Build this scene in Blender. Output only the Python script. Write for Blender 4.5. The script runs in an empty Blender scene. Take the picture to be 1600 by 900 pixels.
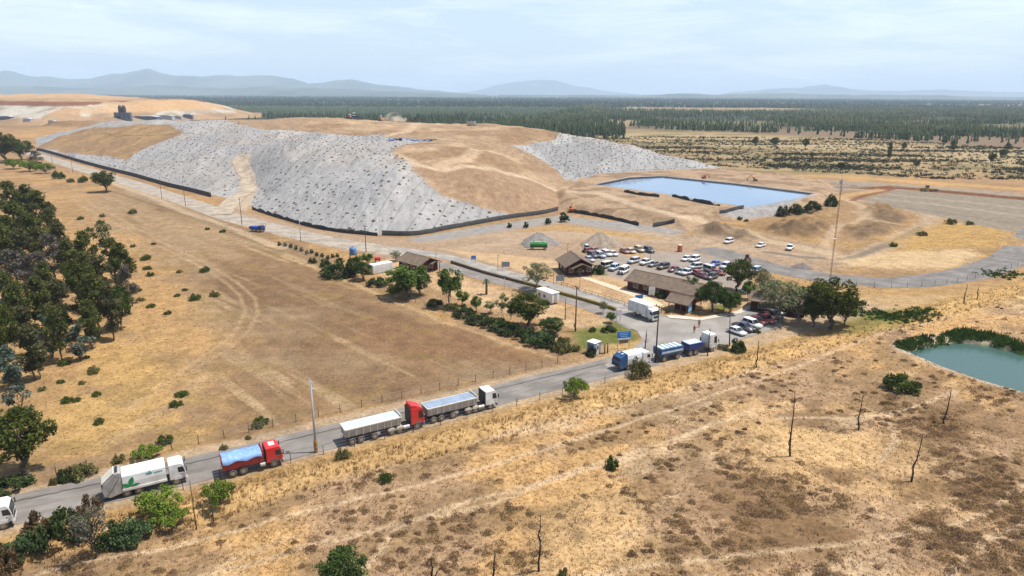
import bpy, bmesh, math, random
import numpy as np
from mathutils import Vector, Matrix

# ------------------------------------------------------------------ camera, sky, sun, exposure
SC = bpy.context.scene
COL = SC.collection
rad = math.radians
PITCH, ROLL, CAM_H, FPX = rad(15.93), rad(0.30), 50.0, 1067.0
cam = bpy.data.cameras.new('camera')
cam.lens = 24.0
cam.sensor_width = 36.0
cam.clip_start = 0.5
cam.clip_end = 120000.0
cam_o = bpy.data.objects.new('camera', cam)
COL.objects.link(cam_o)
CAM_ROT = Matrix.Rotation(math.pi / 2 - PITCH, 3, 'X') @ Matrix.Rotation(ROLL, 3, 'Z')
cam_o.matrix_world = Matrix.Translation((0, 0, CAM_H)) @ CAM_ROT.to_4x4()
SC.camera = cam_o

SUN_EL, SUN_AZ = rad(66.0), rad(84.0)        # azimuth clockwise from +Y (the view direction)
world = bpy.data.worlds.new('World')
SC.world = world
world.use_nodes = True
wn, wl = world.node_tree.nodes, world.node_tree.links
wn.clear()
sky = wn.new('ShaderNodeTexSky')
sky.sky_type = 'NISHITA'
sky.sun_disc = False
sky.sun_elevation = SUN_EL
sky.sun_rotation = SUN_AZ
sky.altitude = 150.0
sky.air_density = 1.0
sky.dust_density = 1.6
sky.ozone_density = 1.2
# thin high cloud mixed into the sky by direction
tc = wn.new('ShaderNodeTexCoord')
mp = wn.new('ShaderNodeMapping')
mp.inputs['Scale'].default_value = (1.6, 2.2, 11.0)
mp.inputs['Rotation'].default_value = (0.0, 0.10, 0.3)
nz = wn.new('ShaderNodeTexNoise')
nz.inputs['Scale'].default_value = 2.3
nz.inputs['Detail'].default_value = 7.0
nz.inputs['Roughness'].default_value = 0.62
nz.inputs['Distortion'].default_value = 0.6
ramp = wn.new('ShaderNodeValToRGB')
ramp.color_ramp.elements[0].position = 0.44
ramp.color_ramp.elements[1].position = 0.72
mixc = wn.new('ShaderNodeMixRGB')
mixc.inputs['Color2'].default_value = (8.6, 8.9, 9.0, 1)
mulc = wn.new('ShaderNodeMath')
mulc.operation = 'MULTIPLY'
mulc.inputs[1].default_value = 0.36
veil = wn.new('ShaderNodeMixRGB')               # thin even veil
veil.inputs['Fac'].default_value = 0.55
veil.inputs['Color2'].default_value = (4.3, 5.3, 6.4, 1)
bg = wn.new('ShaderNodeBackground')
bg.inputs['Strength'].default_value = 0.13
wo = wn.new('ShaderNodeOutputWorld')
wl.new(tc.outputs['Generated'], mp.inputs['Vector'])
wl.new(mp.outputs['Vector'], nz.inputs['Vector'])
wl.new(nz.outputs['Fac'], ramp.inputs['Fac'])
wl.new(ramp.outputs['Color'], mulc.inputs[0])

# the veil and the cloud thin out towards the zenith, as haze seen edge-on does
sepd = wn.new('ShaderNodeSeparateXYZ')
wl.new(tc.outputs['Generated'], sepd.inputs[0])
thin = wn.new('ShaderNodeMapRange')
thin.inputs['From Min'].default_value = 0.16
thin.inputs['From Max'].default_value = 0.55
thin.inputs['To Min'].default_value = 1.0
thin.inputs['To Max'].default_value = 0.0
wl.new(sepd.outputs['Z'], thin.inputs['Value'])
vf = wn.new('ShaderNodeMath')
vf.operation = 'MULTIPLY'
vf.inputs[1].default_value = 0.60
wl.new(thin.outputs['Result'], vf.inputs[0])
wl.new(vf.outputs[0], veil.inputs['Fac'])
cf = wn.new('ShaderNodeMath')
cf.operation = 'MULTIPLY'
wl.new(thin.outputs['Result'], cf.inputs[0])
wl.new(mulc.outputs[0], cf.inputs[1])
wl.new(sky.outputs['Color'], veil.inputs['Color1'])
wl.new(veil.outputs['Color'], mixc.inputs['Color1'])
wl.new(cf.outputs[0], mixc.inputs['Fac'])
wl.new(mixc.outputs['Color'], bg.inputs['Color'])
wl.new(bg.outputs['Background'], wo.inputs['Surface'])

sun = bpy.data.lights.new('sun', 'SUN')
sun.energy = 5.0
sun.angle = rad(0.53)
sun.color = (1.0, 0.965, 0.91)
sun_o = bpy.data.objects.new('sun', sun)
COL.objects.link(sun_o)
SUN_DIR = Vector((math.sin(SUN_AZ) * math.cos(SUN_EL), math.cos(SUN_AZ) * math.cos(SUN_EL), math.sin(SUN_EL)))
sun_o.rotation_euler = SUN_DIR.to_track_quat('Z', 'Y').to_euler()

SC.view_settings.view_transform = 'Standard'
SC.view_settings.look = 'None'
SC.view_settings.exposure = 0.42
SC.view_settings.gamma = 1.0
SC.view_settings.use_curve_mapping = False
SC.render.engine = 'CYCLES'
SC.cycles.use_denoising = True
SC.cycles.max_bounces = 5
SC.cycles.diffuse_bounces = 2
SC.cycles.glossy_bounces = 2
SC.cycles.transmission_bounces = 3
SC.cycles.volume_bounces = 1
SC.cycles.transparent_max_bounces = 8
SC.cycles.caustics_reflective = False
SC.cycles.caustics_refractive = False

# ------------------------------------------------------------------ helpers
rng = np.random.default_rng(7)
random.seed(7)
CR = np.array(CAM_ROT)


def sstep(a, b, x):
    t = np.clip((x - a) / (b - a), 0, 1)
    return t * t * (3 - 2 * t)


def _hash(ix, iy, s):
    h = (ix.astype(np.int64) * 374761393 + iy.astype(np.int64) * 668265263 + s * 1442695041) & 0x7fffffff
    h = ((h ^ (h >> 13)) * 1274126177) & 0x7fffffff
    h = (h ^ (h >> 16)) & 0xffff
    return h / 65535.0


def vnoise(x, y, s=0):
    ix, iy = np.floor(x), np.floor(y)
    fx, fy = x - ix, y - iy
    fx, fy = fx * fx * (3 - 2 * fx), fy * fy * (3 - 2 * fy)
    a, b = _hash(ix, iy, s), _hash(ix + 1, iy, s)
    c, d = _hash(ix, iy + 1, s), _hash(ix + 1, iy + 1, s)
    return (a + (b - a) * fx) * (1 - fy) + (c + (d - c) * fx) * fy


def fbm(x, y, size, octv=4, s=0, rough=0.5):
    v, a, t = 0.0, 1.0, 0.0
    fx, fy = x / size, y / size
    for i in range(octv):
        ca, sa = math.cos(i * 1.1), math.sin(i * 1.1)
        v = v + a * vnoise(fx * ca - fy * sa + 17.3 * i, fx * sa + fy * ca, s + i)
        t += a
        a *= rough
        fx, fy = fx * 2.03, fy * 2.03
    return v / t


def in_poly(x, y, P):
    P = np.asarray(P, float)
    out = np.zeros(x.shape, bool)
    sel = (x >= P[:, 0].min()) & (x <= P[:, 0].max()) & (y >= P[:, 1].min()) & (y <= P[:, 1].max())
    if not sel.any():
        return out
    xs, ys = x[sel], y[sel]
    c = np.zeros(xs.shape, bool)
    n = len(P)
    for i in range(n):
        x1, y1 = P[i]
        x2, y2 = P[(i + 1) % n]
        if y1 == y2:
            continue
        k = ((y1 > ys) != (y2 > ys)) & (xs < (x2 - x1) * (ys - y1) / (y2 - y1) + x1)
        c ^= k
    out[sel] = c
    return out


def seg_dist(x, y, P, closed=False):
    P = np.asarray(P, float)
    best = np.full(x.shape, 1e9)
    n = len(P)
    for i in range(n if closed else n - 1):
        a, b = P[i], P[(i + 1) % n]
        d = b - a
        L = max(d @ d, 1e-9)
        t = np.clip(((x - a[0]) * d[0] + (y - a[1]) * d[1]) / L, 0, 1)
        best = np.minimum(best, (x - a[0] - t * d[0]) ** 2 + (y - a[1] - t * d[1]) ** 2)
    return np.sqrt(best)


def sdist(x, y, P, pad=60.0):
    """signed distance to a polygon, positive inside (-pad far outside)"""
    P = np.asarray(P, float)
    out = np.full(x.shape, -pad)
    sel = (x > P[:, 0].min() - pad) & (x < P[:, 0].max() + pad) & (y > P[:, 1].min() - pad) & (y < P[:, 1].max() + pad)
    if sel.any():
        xs, ys = x[sel], y[sel]
        d = seg_dist(xs, ys, P, True)
        out[sel] = np.where(in_poly(xs, ys, P), d, -d)
    return out


def ray(px, py):
    v = np.array([(px - 800.0) / FPX, -(py - 450.0) / FPX, -1.0])
    return CR @ v


def at_z(px, py, z=0.0):
    d = ray(px, py)
    t = (z - CAM_H) / d[2]
    return np.array([d[0] * t, d[1] * t])


def zpoly(pts, z=0.0):
    return np.array([at_z(a, b, z) for a, b in pts])


# ------------------------------------------------------------------ the lie of the land
R0, R1 = at_z(20, 797), at_z(950, 575)                 # two points on the middle of the lower road
RD = (R1 - R0) / np.linalg.norm(R1 - R0)               # direction of the trucks' queue
RN = np.array([RD[1], -RD[0]])                         # to the right of it

TOE = np.vstack([zpoly([(60, 237), (130, 254), (200, 268), (262, 287), (330, 304), (352, 309), (372, 307), (388, 318), (400, 328),
                        (440, 342), (480, 352), (530, 361), (590, 366), (650, 366), (705, 356), (760, 345), (800, 338), (850, 332),
                        (880, 324), (886, 305), (905, 287), (940, 279), (1035, 273), (1132, 269)]),
                 np.array([[150, 459], [138, 490], [112, 520], [80, 556], [40, 610], [-60, 660], [-260, 690], [-420, 760], [-520, 760]])])
BENCH = np.vstack([zpoly([(872, 330), (930, 338), (1000, 350), (1040, 356), (1078, 362), (1090, 352), (1120, 346), (1160, 345), (1215, 338),
                          (1280, 322), (1312, 304), (1300, 288), (1140, 268)]), zpoly([(1035, 265), (905, 270), (850, 300)])])
POND1 = zpoly([(934, 290), (985, 279.5), (1035, 277), (1150, 289), (1268, 304), (1235, 314), (1172, 325), (1110, 317), (1040, 304)], 2.2)
POND2 = zpoly([(1424, 553), (1440, 546), (1470, 540), (1505, 537), (1545, 542), (1600, 556), (1690, 580), (1760, 640), (1690, 645),
               (1600, 615), (1540, 598), (1480, 577)], -1.0)
HILL2 = np.array([at_z(-60, 192), at_z(60, 196), at_z(190, 191), at_z(285, 187), [-560, 1500], [-700, 1900], [-1500, 1900], [-1500, 1400]])
PILE_B = zpoly([(60, 196.5), (95, 200.5), (150, 200.5), (176, 198), (165, 195), (75, 195)])
W1Z, W2Z = 2.2, -1.0


def H(x, y):
    x, y = np.atleast_1d(np.asarray(x, float)), np.atleast_1d(np.asarray(y, float))
    side = (x - R0[0]) * RN[0] + (y - R0[1]) * RN[1]
    und = (fbm(x, y, 60, 2, 3) - 0.5) * 1.6 * sstep(420, 620, y)
    near = np.exp(-np.maximum(y - 60, 0) / 160.0)
    bumps = ((fbm(x, y, 9, 3, 11) - 0.45) * 0.9 + (fbm(x, y, 2.2, 2, 15) - 0.5) * 0.22) * sstep(6, 15, side)
    ridge = 0.55 * np.exp(-((side - 10.5 - 1.5 * (vnoise(x / 25, y / 25, 2) - .5)) / 1.8) ** 2) * sstep(5, 7, side) - 0.25 * np.exp(-((side - 6.5) / 1.2) ** 2)
    z = und * sstep(0, 25, np.abs(side)) * 0.6 + bumps * near + ridge * (y < 165)
    # landfill: banks of about one in three up to a gently rising top
    d = sdist(x, y, TOE)
    dd = d + (fbm(x, y, 45, 2, 21) - 0.5) * 16 * sstep(2, 20, d)
    top = 20.5 + 7.5 * sstep(330, 560, y) + 1.6 * (fbm(x, y, 70, 3, 5) - 0.5)
    m = np.maximum(dd, 0) / 2.9
    m = m - 0.0
    k = 4.0
    cap = -k * np.log(np.exp(-np.minimum(m, 60) / k) + np.exp(-top / k))
    cap = np.maximum(cap - (-k * np.log(1 + np.exp(-top / k))), 0) * (d > 0)
    # valley of the haul road, and the brown heaps on the right of the top
    vx = VALLEY
    dv = seg_dist(x, y, vx)
    cap = cap - np.minimum(cap * 0.75, 7.0 * np.exp(-(dv / 16.0) ** 2))
    for (bx, by, br, bh) in HEAPS:
        cap = cap + bh * np.exp(-(((x - bx) ** 2 + (y - by) ** 2) / br ** 2)) * sstep(4, 25, d)
    gully = np.abs(fbm(x * .7 + y * .4, y * .8, 24, 4, 37, .55) - .5) * 2.0
    cap = cap - gully * 2.6 * sstep(10, 30, d) * sstep(-60, -10, x - .12 * (y - 300))
    fold = np.abs(fbm(x + .35 * y, y * .35, 13, 3, 35) - .5) * 2.2
    z = z * (1 - sstep(-3, 3, d)) + cap - fold * 1.1 * sstep(3, 14, d) + (fbm(x, y, 3.5, 3, 31) - 0.5) * 0.55 * sstep(2, 8, d)
    # bench round the blue pond
    b = sdist(x, y, BENCH)
    bz = 3.0 * sstep(-0.5, 9, b) + (fbm(x, y, 9, 3, 33) - 0.5) * 1.6 * sstep(2, 8, b) * (1 - sstep(10, 26, b))
    z = np.maximum(z, np.where(b > -1, bz, -9))
    k = (y > 190) & (y < 520) & (x > 50) & (x < 420)
    if k.any():
        xs, ys = x[k], y[k]
        add = 1.3 * np.exp(-(seg_dist(xs, ys, BERM) / 1.8) ** 2)
        rough = .25 + 1.5 * fbm(xs, ys, 4.5, 3, 46)
        for (bx, by, br, bh) in SPOIL:
            r2 = ((xs - bx) ** 2 + ((ys - by) * .8) ** 2) / br ** 2
            add = add + bh * np.exp(-r2 ** 2) * rough
        z = z.copy()
        z[k] += add
    p1 = sdist(x, y, POND1)
    z = np.where(p1 > -4, z * (1 - sstep(-4, -1, p1)) + 2.9 * sstep(-4, -1, p1), z)
    z = z - 2.2 * sstep(-1.0, 2.0, p1)
    p2 = sdist(x, y, POND2)
    z = z * (1 - sstep(-9, -1, p2)) - 2.2 * sstep(-2.5, 2.0, p2) + 0.35 * np.exp(-((p2 + 6) / 3.0) ** 2)
    # second landfill hill far off
    h2 = sdist(x, y, HILL2)
    z = z + np.minimum(np.maximum(h2, 0) / 3.6, 34 + 10 * sstep(160, 330, h2)) + (fbm(x, y, 40, 3, 41) - .5) * 9 * sstep(5, 40, h2)
    pb = sdist(x, y, PILE_B)
    z = z + 7 * sstep(0, 22, pb) * (0.7 + 0.6 * fbm(x, y, 25, 2, 44))
    # the plain rolls gently towards the horizon
    z = z + (fbm(x, y, 900, 3, 51) - 0.5) * 10 * sstep(900, 3000, y) - 4 * sstep(900, 2000, y)
    return z


VALLEY = np.vstack([zpoly([(366, 306), (386, 288)], 1), zpoly([(384, 268)], 6), zpoly([(372, 250)], 12)])
HEAPS = []
for (px, py, zz, br, bh) in [(790, 268, 17, 26, 6.0), (690, 225, 24, 28, 3.0), (820, 197, 26, 34, 1.5), (765, 192, 27, 14, 2.0), (480, 193, 27, 45, 4.0), (780, 225, 24, 18, 4)]:
    q = at_z(px, py, zz)
    HEAPS.append((q[0], q[1], br, bh))

SPOIL = []
for (px, py, br, bh) in [(1250, 357, 11, 2.6), (1285, 352, 7, 1.8), (1228, 362, 6, 2.0), (1352, 360, 9, 1.8), (1372, 356, 6, 1.5), (1388, 336, 10, 2.2), (1372, 333, 6, 1.6), (1140, 362, 8, 2.0), (1110, 358, 6, 1.6), (1170, 370, 5, 1.6),
                         (1090, 374, 6, 1.2), (1560, 372, 7, 1.0), (1262, 330, 12, 1.8)]:
    q = at_z(px, py, .5)
    SPOIL.append((q[0], q[1], br, bh))
BERM = zpoly([(1195, 279), (1290, 287), (1365, 295), (1395, 293), (1440, 297), (1640, 315)])
_T = np.concatenate([np.arange(50, 900, 2.0), np.geomspace(900, 30000, 260)])


def G(px, py):
    """the point of the ground that the given spot of the photograph shows"""
    d = ray(px, py)
    t = _T
    for step in range(3):
        zs = CAM_H + d[2] * t
        k = np.nonzero(H(d[0] * t, d[1] * t) >= zs)[0]
        i = k[0] if len(k) else len(t) - 1
        t = np.linspace(t[max(i - 1, 0)], t[i], 24)
    b = t[-1] if step == 0 else t[12]
    return Vector((d[0] * b, d[1] * b, float(H(d[0] * b, d[1] * b)[0])))


def on_top(px, py):
    """as G, but keeps to the near side of the mound's skyline"""
    p = G(px, py)
    while p.y > 640:
        py += 0.5
        p = G(px, py)
    return p


def gpoly(pts):
    return np.array([G(a, b)[:2] for a, b in pts])


def hz(x, y):
    return float(H(np.array([x]), np.array([y]))[0])


def px_per_m(p):
    """scale of the photograph (1600 wide) at a world point"""
    v = np.array(p) - np.array([0, 0, CAM_H])
    return FPX / -(CR.T @ v)[2]


def mat(name, color, rough=0.8, metal=0.0, noise=0.0, nscale=3.0, spec=0.3, dust=0.0):
    m = bpy.data.materials.new(name)
    m.use_nodes = True
    nt = m.node_tree
    b = nt.nodes['Principled BSDF']
    b.inputs['Roughness'].default_value = rough
    b.inputs['Metallic'].default_value = metal
    b.inputs['Specular IOR Level'].default_value = spec
    c = tuple(color) + (1,)
    if noise > 0:
        t = nt.nodes.new('ShaderNodeTexCoord')
        n = nt.nodes.new('ShaderNodeTexNoise')
        n.inputs['Scale'].default_value = nscale
        n.inputs['Detail'].default_value = 5
        r = nt.nodes.new('ShaderNodeValToRGB')
        r.color_ramp.elements[0].position = 0.3
        r.color_ramp.elements[1].position = 0.7
        r.color_ramp.elements[0].color = tuple(max(v * (1 - noise), 0) for v in color) + (1,)
        r.color_ramp.elements[1].color = tuple(min(v * (1 + noise * 0.6), 1) for v in color) + (1,)
        nt.links.new(t.outputs['Object'], n.inputs['Vector'])
        nt.links.new(n.outputs['Fac'], r.inputs['Fac'])
        nt.links.new(r.outputs['Color'], b.inputs['Base Color'])
        if dust > 0:                              # road dust caked low down on the thing
            sp = nt.nodes.new('ShaderNodeSeparateXYZ')
            nt.links.new(t.outputs['Object'], sp.inputs[0])
            n2 = nt.nodes.new('ShaderNodeTexNoise')
            n2.inputs['Scale'].default_value = 1.6
            n2.inputs['Detail'].default_value = 6
            nt.links.new(t.outputs['Object'], n2.inputs['Vector'])
            ad = nt.nodes.new('ShaderNodeMath')
            ad.operation = 'MULTIPLY_ADD'
            ad.inputs[1].default_value = 2.6
            nt.links.new(n2.outputs['Fac'], ad.inputs[0])
            nt.links.new(sp.outputs['Z'], ad.inputs[2])
            mr = nt.nodes.new('ShaderNodeMapRange')
            mr.inputs['From Min'].default_value = 1.6
            mr.inputs['From Max'].default_value = 3.6
            mr.inputs['To Min'].default_value = dust
            mr.inputs['To Max'].default_value = dust * .12
            nt.links.new(ad.outputs[0], mr.inputs['Value'])
            mx = nt.nodes.new('ShaderNodeMixRGB')
            mx.inputs['Color2'].default_value = (.30, .235, .165, 1)
            nt.links.new(mr.outputs['Result'], mx.inputs['Fac'])
            nt.links.new(r.outputs['Color'], mx.inputs['Color1'])
            nt.links.new(mx.outputs['Color'], b.inputs['Base Color'])
    else:
        b.inputs['Base Color'].default_value = c
    return m


def np_mesh(name, V, F, mats=(), smooth=False, cols=None, parent=None, loc=None):
    """V (n,3); F (m,3) or (m,4) integer array; cols (n,3) colour attribute"""
    me = bpy.data.meshes.new(name)
    V = np.asarray(V, np.float32)
    F = np.asarray(F, np.int32)
    k = F.shape[1]
    me.vertices.add(len(V))
    me.vertices.foreach_set('co', V.ravel())
    me.loops.add(F.size)
    me.loops.foreach_set('vertex_index', F.ravel())
    me.polygons.add(len(F))
    me.polygons.foreach_set('loop_start', np.arange(0, F.size, k, dtype=np.int32))
    if smooth:
        me.polygons.foreach_set('use_smooth', np.ones(len(F), bool))
    if cols is not None:
        at = me.color_attributes.new('Col', 'FLOAT_COLOR', 'POINT')
        c4 = np.ones((len(V), 4), np.float32)
        c4[:, :cols.shape[1]] = cols
        at.data.foreach_set('color', c4.ravel())
    me.update(calc_edges=True)
    for m in mats:
        me.materials.append(m)
    o = bpy.data.objects.new(name, me)
    COL.objects.link(o)
    if parent is not None:
        o.parent = parent
    if loc is not None:
        o.location = loc
    return o


def tag(o, label=None, cat=None, group=None, kind=None):
    if label:
        o['label'] = label
    if cat:
        o['category'] = cat
    if group:
        o['group'] = group
    if kind:
        o['kind'] = kind
    return o


def empty(name, loc=(0, 0, 0), rz=0.0, label=None, cat=None, group=None):
    o = bpy.data.objects.new(name, None)
    o.empty_display_size = 0.3
    COL.objects.link(o)
    o.location = loc
    o.rotation_euler = (0, 0, rz)
    return tag(o, label, cat, group)


_KIDS = {}


def copy_tree(o, kids, parent=None):
    """a thing and all its parts; kids maps a name to its children"""
    c = o.copy()
    COL.objects.link(c)
    if parent is not None:
        c.parent = parent
    for ch in kids.get(o.name, ()):
        copy_tree(ch, kids, c)
    return c


def kids_map(root):
    out = {}
    stack = [root]
    while stack:
        o = stack.pop()
        out[o.name] = list(o.children)
        stack += out[o.name]
    return out


class MB:
    """collects simple solids and links them as one mesh object"""
    def __init__(self):
        self.v, self.f = [], []

    def add(self, vs, fs):
        n = len(self.v)
        self.v += [tuple(p) for p in vs]
        self.f += [tuple(i + n for i in q) for q in fs]
        return self

    def box(self, c, s, rz=0.0, tx=1.0, ty=1.0):
        """centre of the base, size; the top may be scaled by tx, ty"""
        ca, sa = math.cos(rz), math.sin(rz)
        P = []
        for z, kx, ky in ((0, 1, 1), (s[2], tx, ty)):
            for sx, sy in ((-1, -1), (1, -1), (1, 1), (-1, 1)):
                x, y = sx * s[0] / 2 * kx, sy * s[1] / 2 * ky
                P.append((c[0] + x * ca - y * sa, c[1] + x * sa + y * ca, c[2] + z))
        return self.add(P, [(3, 2, 1, 0), (4, 5, 6, 7), (0, 1, 5, 4), (1, 2, 6, 5), (2, 3, 7, 6), (3, 0, 4, 7)])

    def prism(self, prof, y0, y1, s0=None, s1=None):
        """side outline (x, z) run across from y0 to y1"""
        n = len(prof)
        a = s0 or prof
        b = s1 or prof
        P = [(x, y0, z) for x, z in a] + [(x, y1, z) for x, z in b]
        ar = sum(prof[i][0] * prof[(i + 1) % n][1] - prof[(i + 1) % n][0] * prof[i][1] for i in range(n))
        F = [tuple(range(n)), tuple(range(2 * n - 1, n - 1, -1))]
        F += [((i + 1) % n, i, n + i, n + (i + 1) % n) for i in range(n)]
        if ar < 0:
            F = [q[::-1] for q in F]
        return self.add(P, F)

    def xprism(self, prof, x0, x1):
        """cross-section (y, z) run along x"""
        n = len(prof)
        P = [(x0, y, z) for y, z in prof] + [(x1, y, z) for y, z in prof]
        ar = sum(prof[i][0] * prof[(i + 1) % n][1] - prof[(i + 1) % n][0] * prof[i][1] for i in range(n))
        F = [tuple(range(n - 1, -1, -1)), tuple(range(n, 2 * n))]
        F += [(i, (i + 1) % n, n + (i + 1) % n, n + i) for i in range(n)]
        if ar < 0:
            F = [q[::-1] for q in F]
        return self.add(P, F)

    def tube(self, p0, p1, r0, r1=None, n=8):
        r1 = r0 if r1 is None else r1
        p0, p1 = Vector(p0), Vector(p1)
        d = (p1 - p0).normalized()
        u = d.orthogonal().normalized()
        w = d.cross(u)
        P = []
        for p, r in ((p0, r0), (p1, r1)):
            for i in range(n):
                a = 2 * math.pi * i / n
                P.append(p + u * (r * math.cos(a)) + w * (r * math.sin(a)))
        F = [(i, (i + 1) % n, n + (i + 1) % n, n + i) for i in range(n)]
        F += [tuple(range(n - 1, -1, -1)), tuple(range(n, 2 * n))]
        return self.add(P, F)

    def lathe(self, prof, n=14, c=(0, 0, 0)):
        """(r, z) outline turned about the vertical"""
        P, F = [], []
        m = len(prof)
        for r, z in prof:
            for i in range(n):
                a = 2 * math.pi * i / n
                P.append((c[0] + r * math.cos(a), c[1] + r * math.sin(a), c[2] + z))
        for j in range(m - 1):
            for i in range(n):
                F.append((j * n + i, j * n + (i + 1) % n, (j + 1) * n + (i + 1) % n, (j + 1) * n + i))
        F.append(tuple(range(n - 1, -1, -1)))
        F.append(tuple(range((m - 1) * n, m * n)))
        return self.add(P, F)

    def wheel_y(self, c, r, w, n=16, inner=None):
        """a disc whose axle runs across (y)"""
        prof = [(-w / 2, r * .88), (-w / 2 * .8, r), (w / 2 * .8, r), (w / 2, r * .88)]
        if inner:
            prof = [(-w / 2 * .7, inner)] + prof + [(w / 2 * .7, inner)]
        P, F = [], []
        for y, q in prof:
            for i in range(n):
                a = 2 * math.pi * i / n
                P.append((c[0] + q * math.cos(a), c[1] + y, c[2] + q * math.sin(a)))
        for j in range(len(prof) - 1):
            for i in range(n):
                F.append((j * n + i, (j + 1) * n + i, (j + 1) * n + (i + 1) % n, j * n + (i + 1) % n))
        F.append(tuple(range(n)))
        F.append(tuple(range(len(prof) * n - 1, (len(prof) - 1) * n - 1, -1)))
        return self.add(P, F)

    def build(self, name, m, parent=None, smooth=False, bevel=0.0, loc=None):
        me = bpy.data.meshes.new(name)
        me.from_pydata(self.v, [], self.f)
        if bevel > 0:
            bm = bmesh.new()
            bm.from_mesh(me)
            bmesh.ops.recalc_face_normals(bm, faces=bm.faces)
            bmesh.ops.bevel(bm, geom=[e for e in bm.edges if e.is_manifold and e.calc_face_angle(0) > 0.35], offset=bevel, segments=2,
                            affect='EDGES', clamp_overlap=True)
            bm.to_mesh(me)
            bm.free()
        if m is not None:
            me.materials.append(m)
        if smooth:
            for p in me.polygons:
                p.use_smooth = True
        o = bpy.data.objects.new(name, me)
        COL.objects.link(o)
        if parent is not None:
            o.parent = parent
        if loc is not None:
            o.location = loc
        return o


# ------------------------------------------------------------------ ground sheet
DRY_GOLD, DRY_TAN, DRY_BROWN = (.395, .25, .122), (.30, .195, .11), (.15, .092, .048)
FIELD, DUST, PALE = (.205, .13, .075), (.34, .245, .165), (.50, .365, .23)
MEMB, GRAVEL, SOIL = (.385, .365, .338), (.27, .235, .20), (.32, .225, .145)
GREEN, OLIVE, REDSOIL = (.10, .125, .03), (.17, .15, .06), (.17, .075, .04)

rows = [-60.0, -30, 0, 20, 35, 45, 52]
yv = 55.0
while yv < 45000:
    rows.append(yv)
    if yv < 650:
        yv += min(max(0.24, yv / 440.0), max(0.24, yv * yv / 30000.0))
    else:
        yv *= 1.0035 if yv < 3000 else 1.03
rows = np.array(rows)
s_in = np.linspace(-0.86, 0.86, 900)
cols_s = np.concatenate([np.linspace(-3.2, -0.9, 24), s_in, np.linspace(0.9, 3.2, 24)])
NX, NY = len(cols_s), len(rows)
gx = (rows[:, None] + 8.0 + 80.0 * np.exp(-np.maximum(rows[:, None] + 60, 0) / 40.0)) * cols_s[None, :]
gy = np.repeat(rows[:, None], NX, 1)
gx, gy = gx.ravel(), gy.ravel()
gz = H(gx, gy)

C = np.zeros((len(gx), 3))
DET = np.zeros(len(gx))                     # how rough the surface looks close up
side = (gx - R0[0]) * RN[0] + (gy - R0[1]) * RN[1]
along = (gx - R0[0]) * RD[0] + (gy - R0[1]) * RD[1]
n_big, n_mid = fbm(gx, gy, 45, 4, 60), fbm(gx, gy, 9, 4, 61)
n_sm = fbm(gx, gy, 2.0, 3, 62)
wx, wy = (fbm(gx, gy, 12, 3, 63) - .5), (fbm(gx, gy, 12, 3, 64) - .5)


def lay(color, m, amt=1.0):
    global C
    m = np.clip(m * amt, 0, 1)[:, None]
    C = C * (1 - m) + np.array(color)[None, :] * m


def NF(mask, u, v, *a):
    """noise worked out only where a mask is set"""
    out = np.zeros(gx.shape)
    k = mask > 0.003
    u = np.broadcast_to(u, gx.shape)
    v = np.broadcast_to(v, gx.shape)
    out[k] = fbm(u[k], v[k], *a)
    return out


def region(pts, soft=2.0, warp=3.0, world_pts=False):
    P = np.asarray(pts) if world_pts else gpoly(pts)
    out = np.zeros(gx.shape)
    k = (gx > P[:, 0].min() - 40) & (gx < P[:, 0].max() + 40) & (gy > P[:, 1].min() - 40) & (gy < P[:, 1].max() + 40)
    out[k] = sstep(-soft, soft, sdist(gx[k] + wx[k] * warp, gy[k] + wy[k] * warp, P, 30.0))
    return out


def track(pts, w, warp=0.8, soft=0.5):
    P = gpoly(pts)
    sel = (gx > P[:, 0].min() - 20) & (gx < P[:, 0].max() + 20) & (gy > P[:, 1].min() - 20) & (gy < P[:, 1].max() + 20)
    out = np.zeros(gx.shape)
    out[sel] = 1 - sstep(w / 2 - soft, w / 2 + soft, seg_dist(gx[sel] + wx[sel] * warp, gy[sel] + wy[sel] * warp, P))
    return out


# dry grassland everywhere
C[:] = DRY_TAN
lay(DRY_GOLD, sstep(.42, .60, .55 * n_big + .45 * n_mid))
lay((.25, .16, .085), sstep(.5, .68, fbm(gx, gy, 22, 4, 66)), .6)
DET[:] = 1.0
# the hillside to the right of the road: worn ground, gold grass, brown low scrub, sheep paths
right = sstep(4, 12, side) * (gy < 330)
lay((.30, .20, .12), right)
lay(DRY_GOLD, right * sstep(.50, .62, .6 * n_big + .4 * n_mid))
streak = NF(right, along / 3.2, side, 6, 4, 67)
lay((.43, .315, .20), right * sstep(.56, .70, streak), .7)
lay((.20, .132, .072), right * sstep(.53, .66, NF(right, along / 1.8, side, 7, 4, 68)), .75)
brown_zone = region([(1130, 700), (1300, 640), (1420, 600), (1520, 590), (1620, 640), (1700, 800), (1650, 950), (1000, 950), (1040, 820)], 14, 20)
lay(DRY_BROWN, brown_zone * sstep(.44, .58, NF(brown_zone, along / 1.5, side, 5.5, 4, 69)), .85)
gold_zone = region([(1160, 640), (1330, 650), (1440, 720), (1500, 800), (1380, 780), (1240, 720), (1140, 690)], 8, 20) + region([(880, 800), (1000, 780), (1060, 850), (960, 960), (820, 960), (860, 860)], 6, 14)
lay((.47, .315, .165), gold_zone * sstep(.36, .5, n_mid + .1 * (n_sm - .5)), .9)
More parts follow.
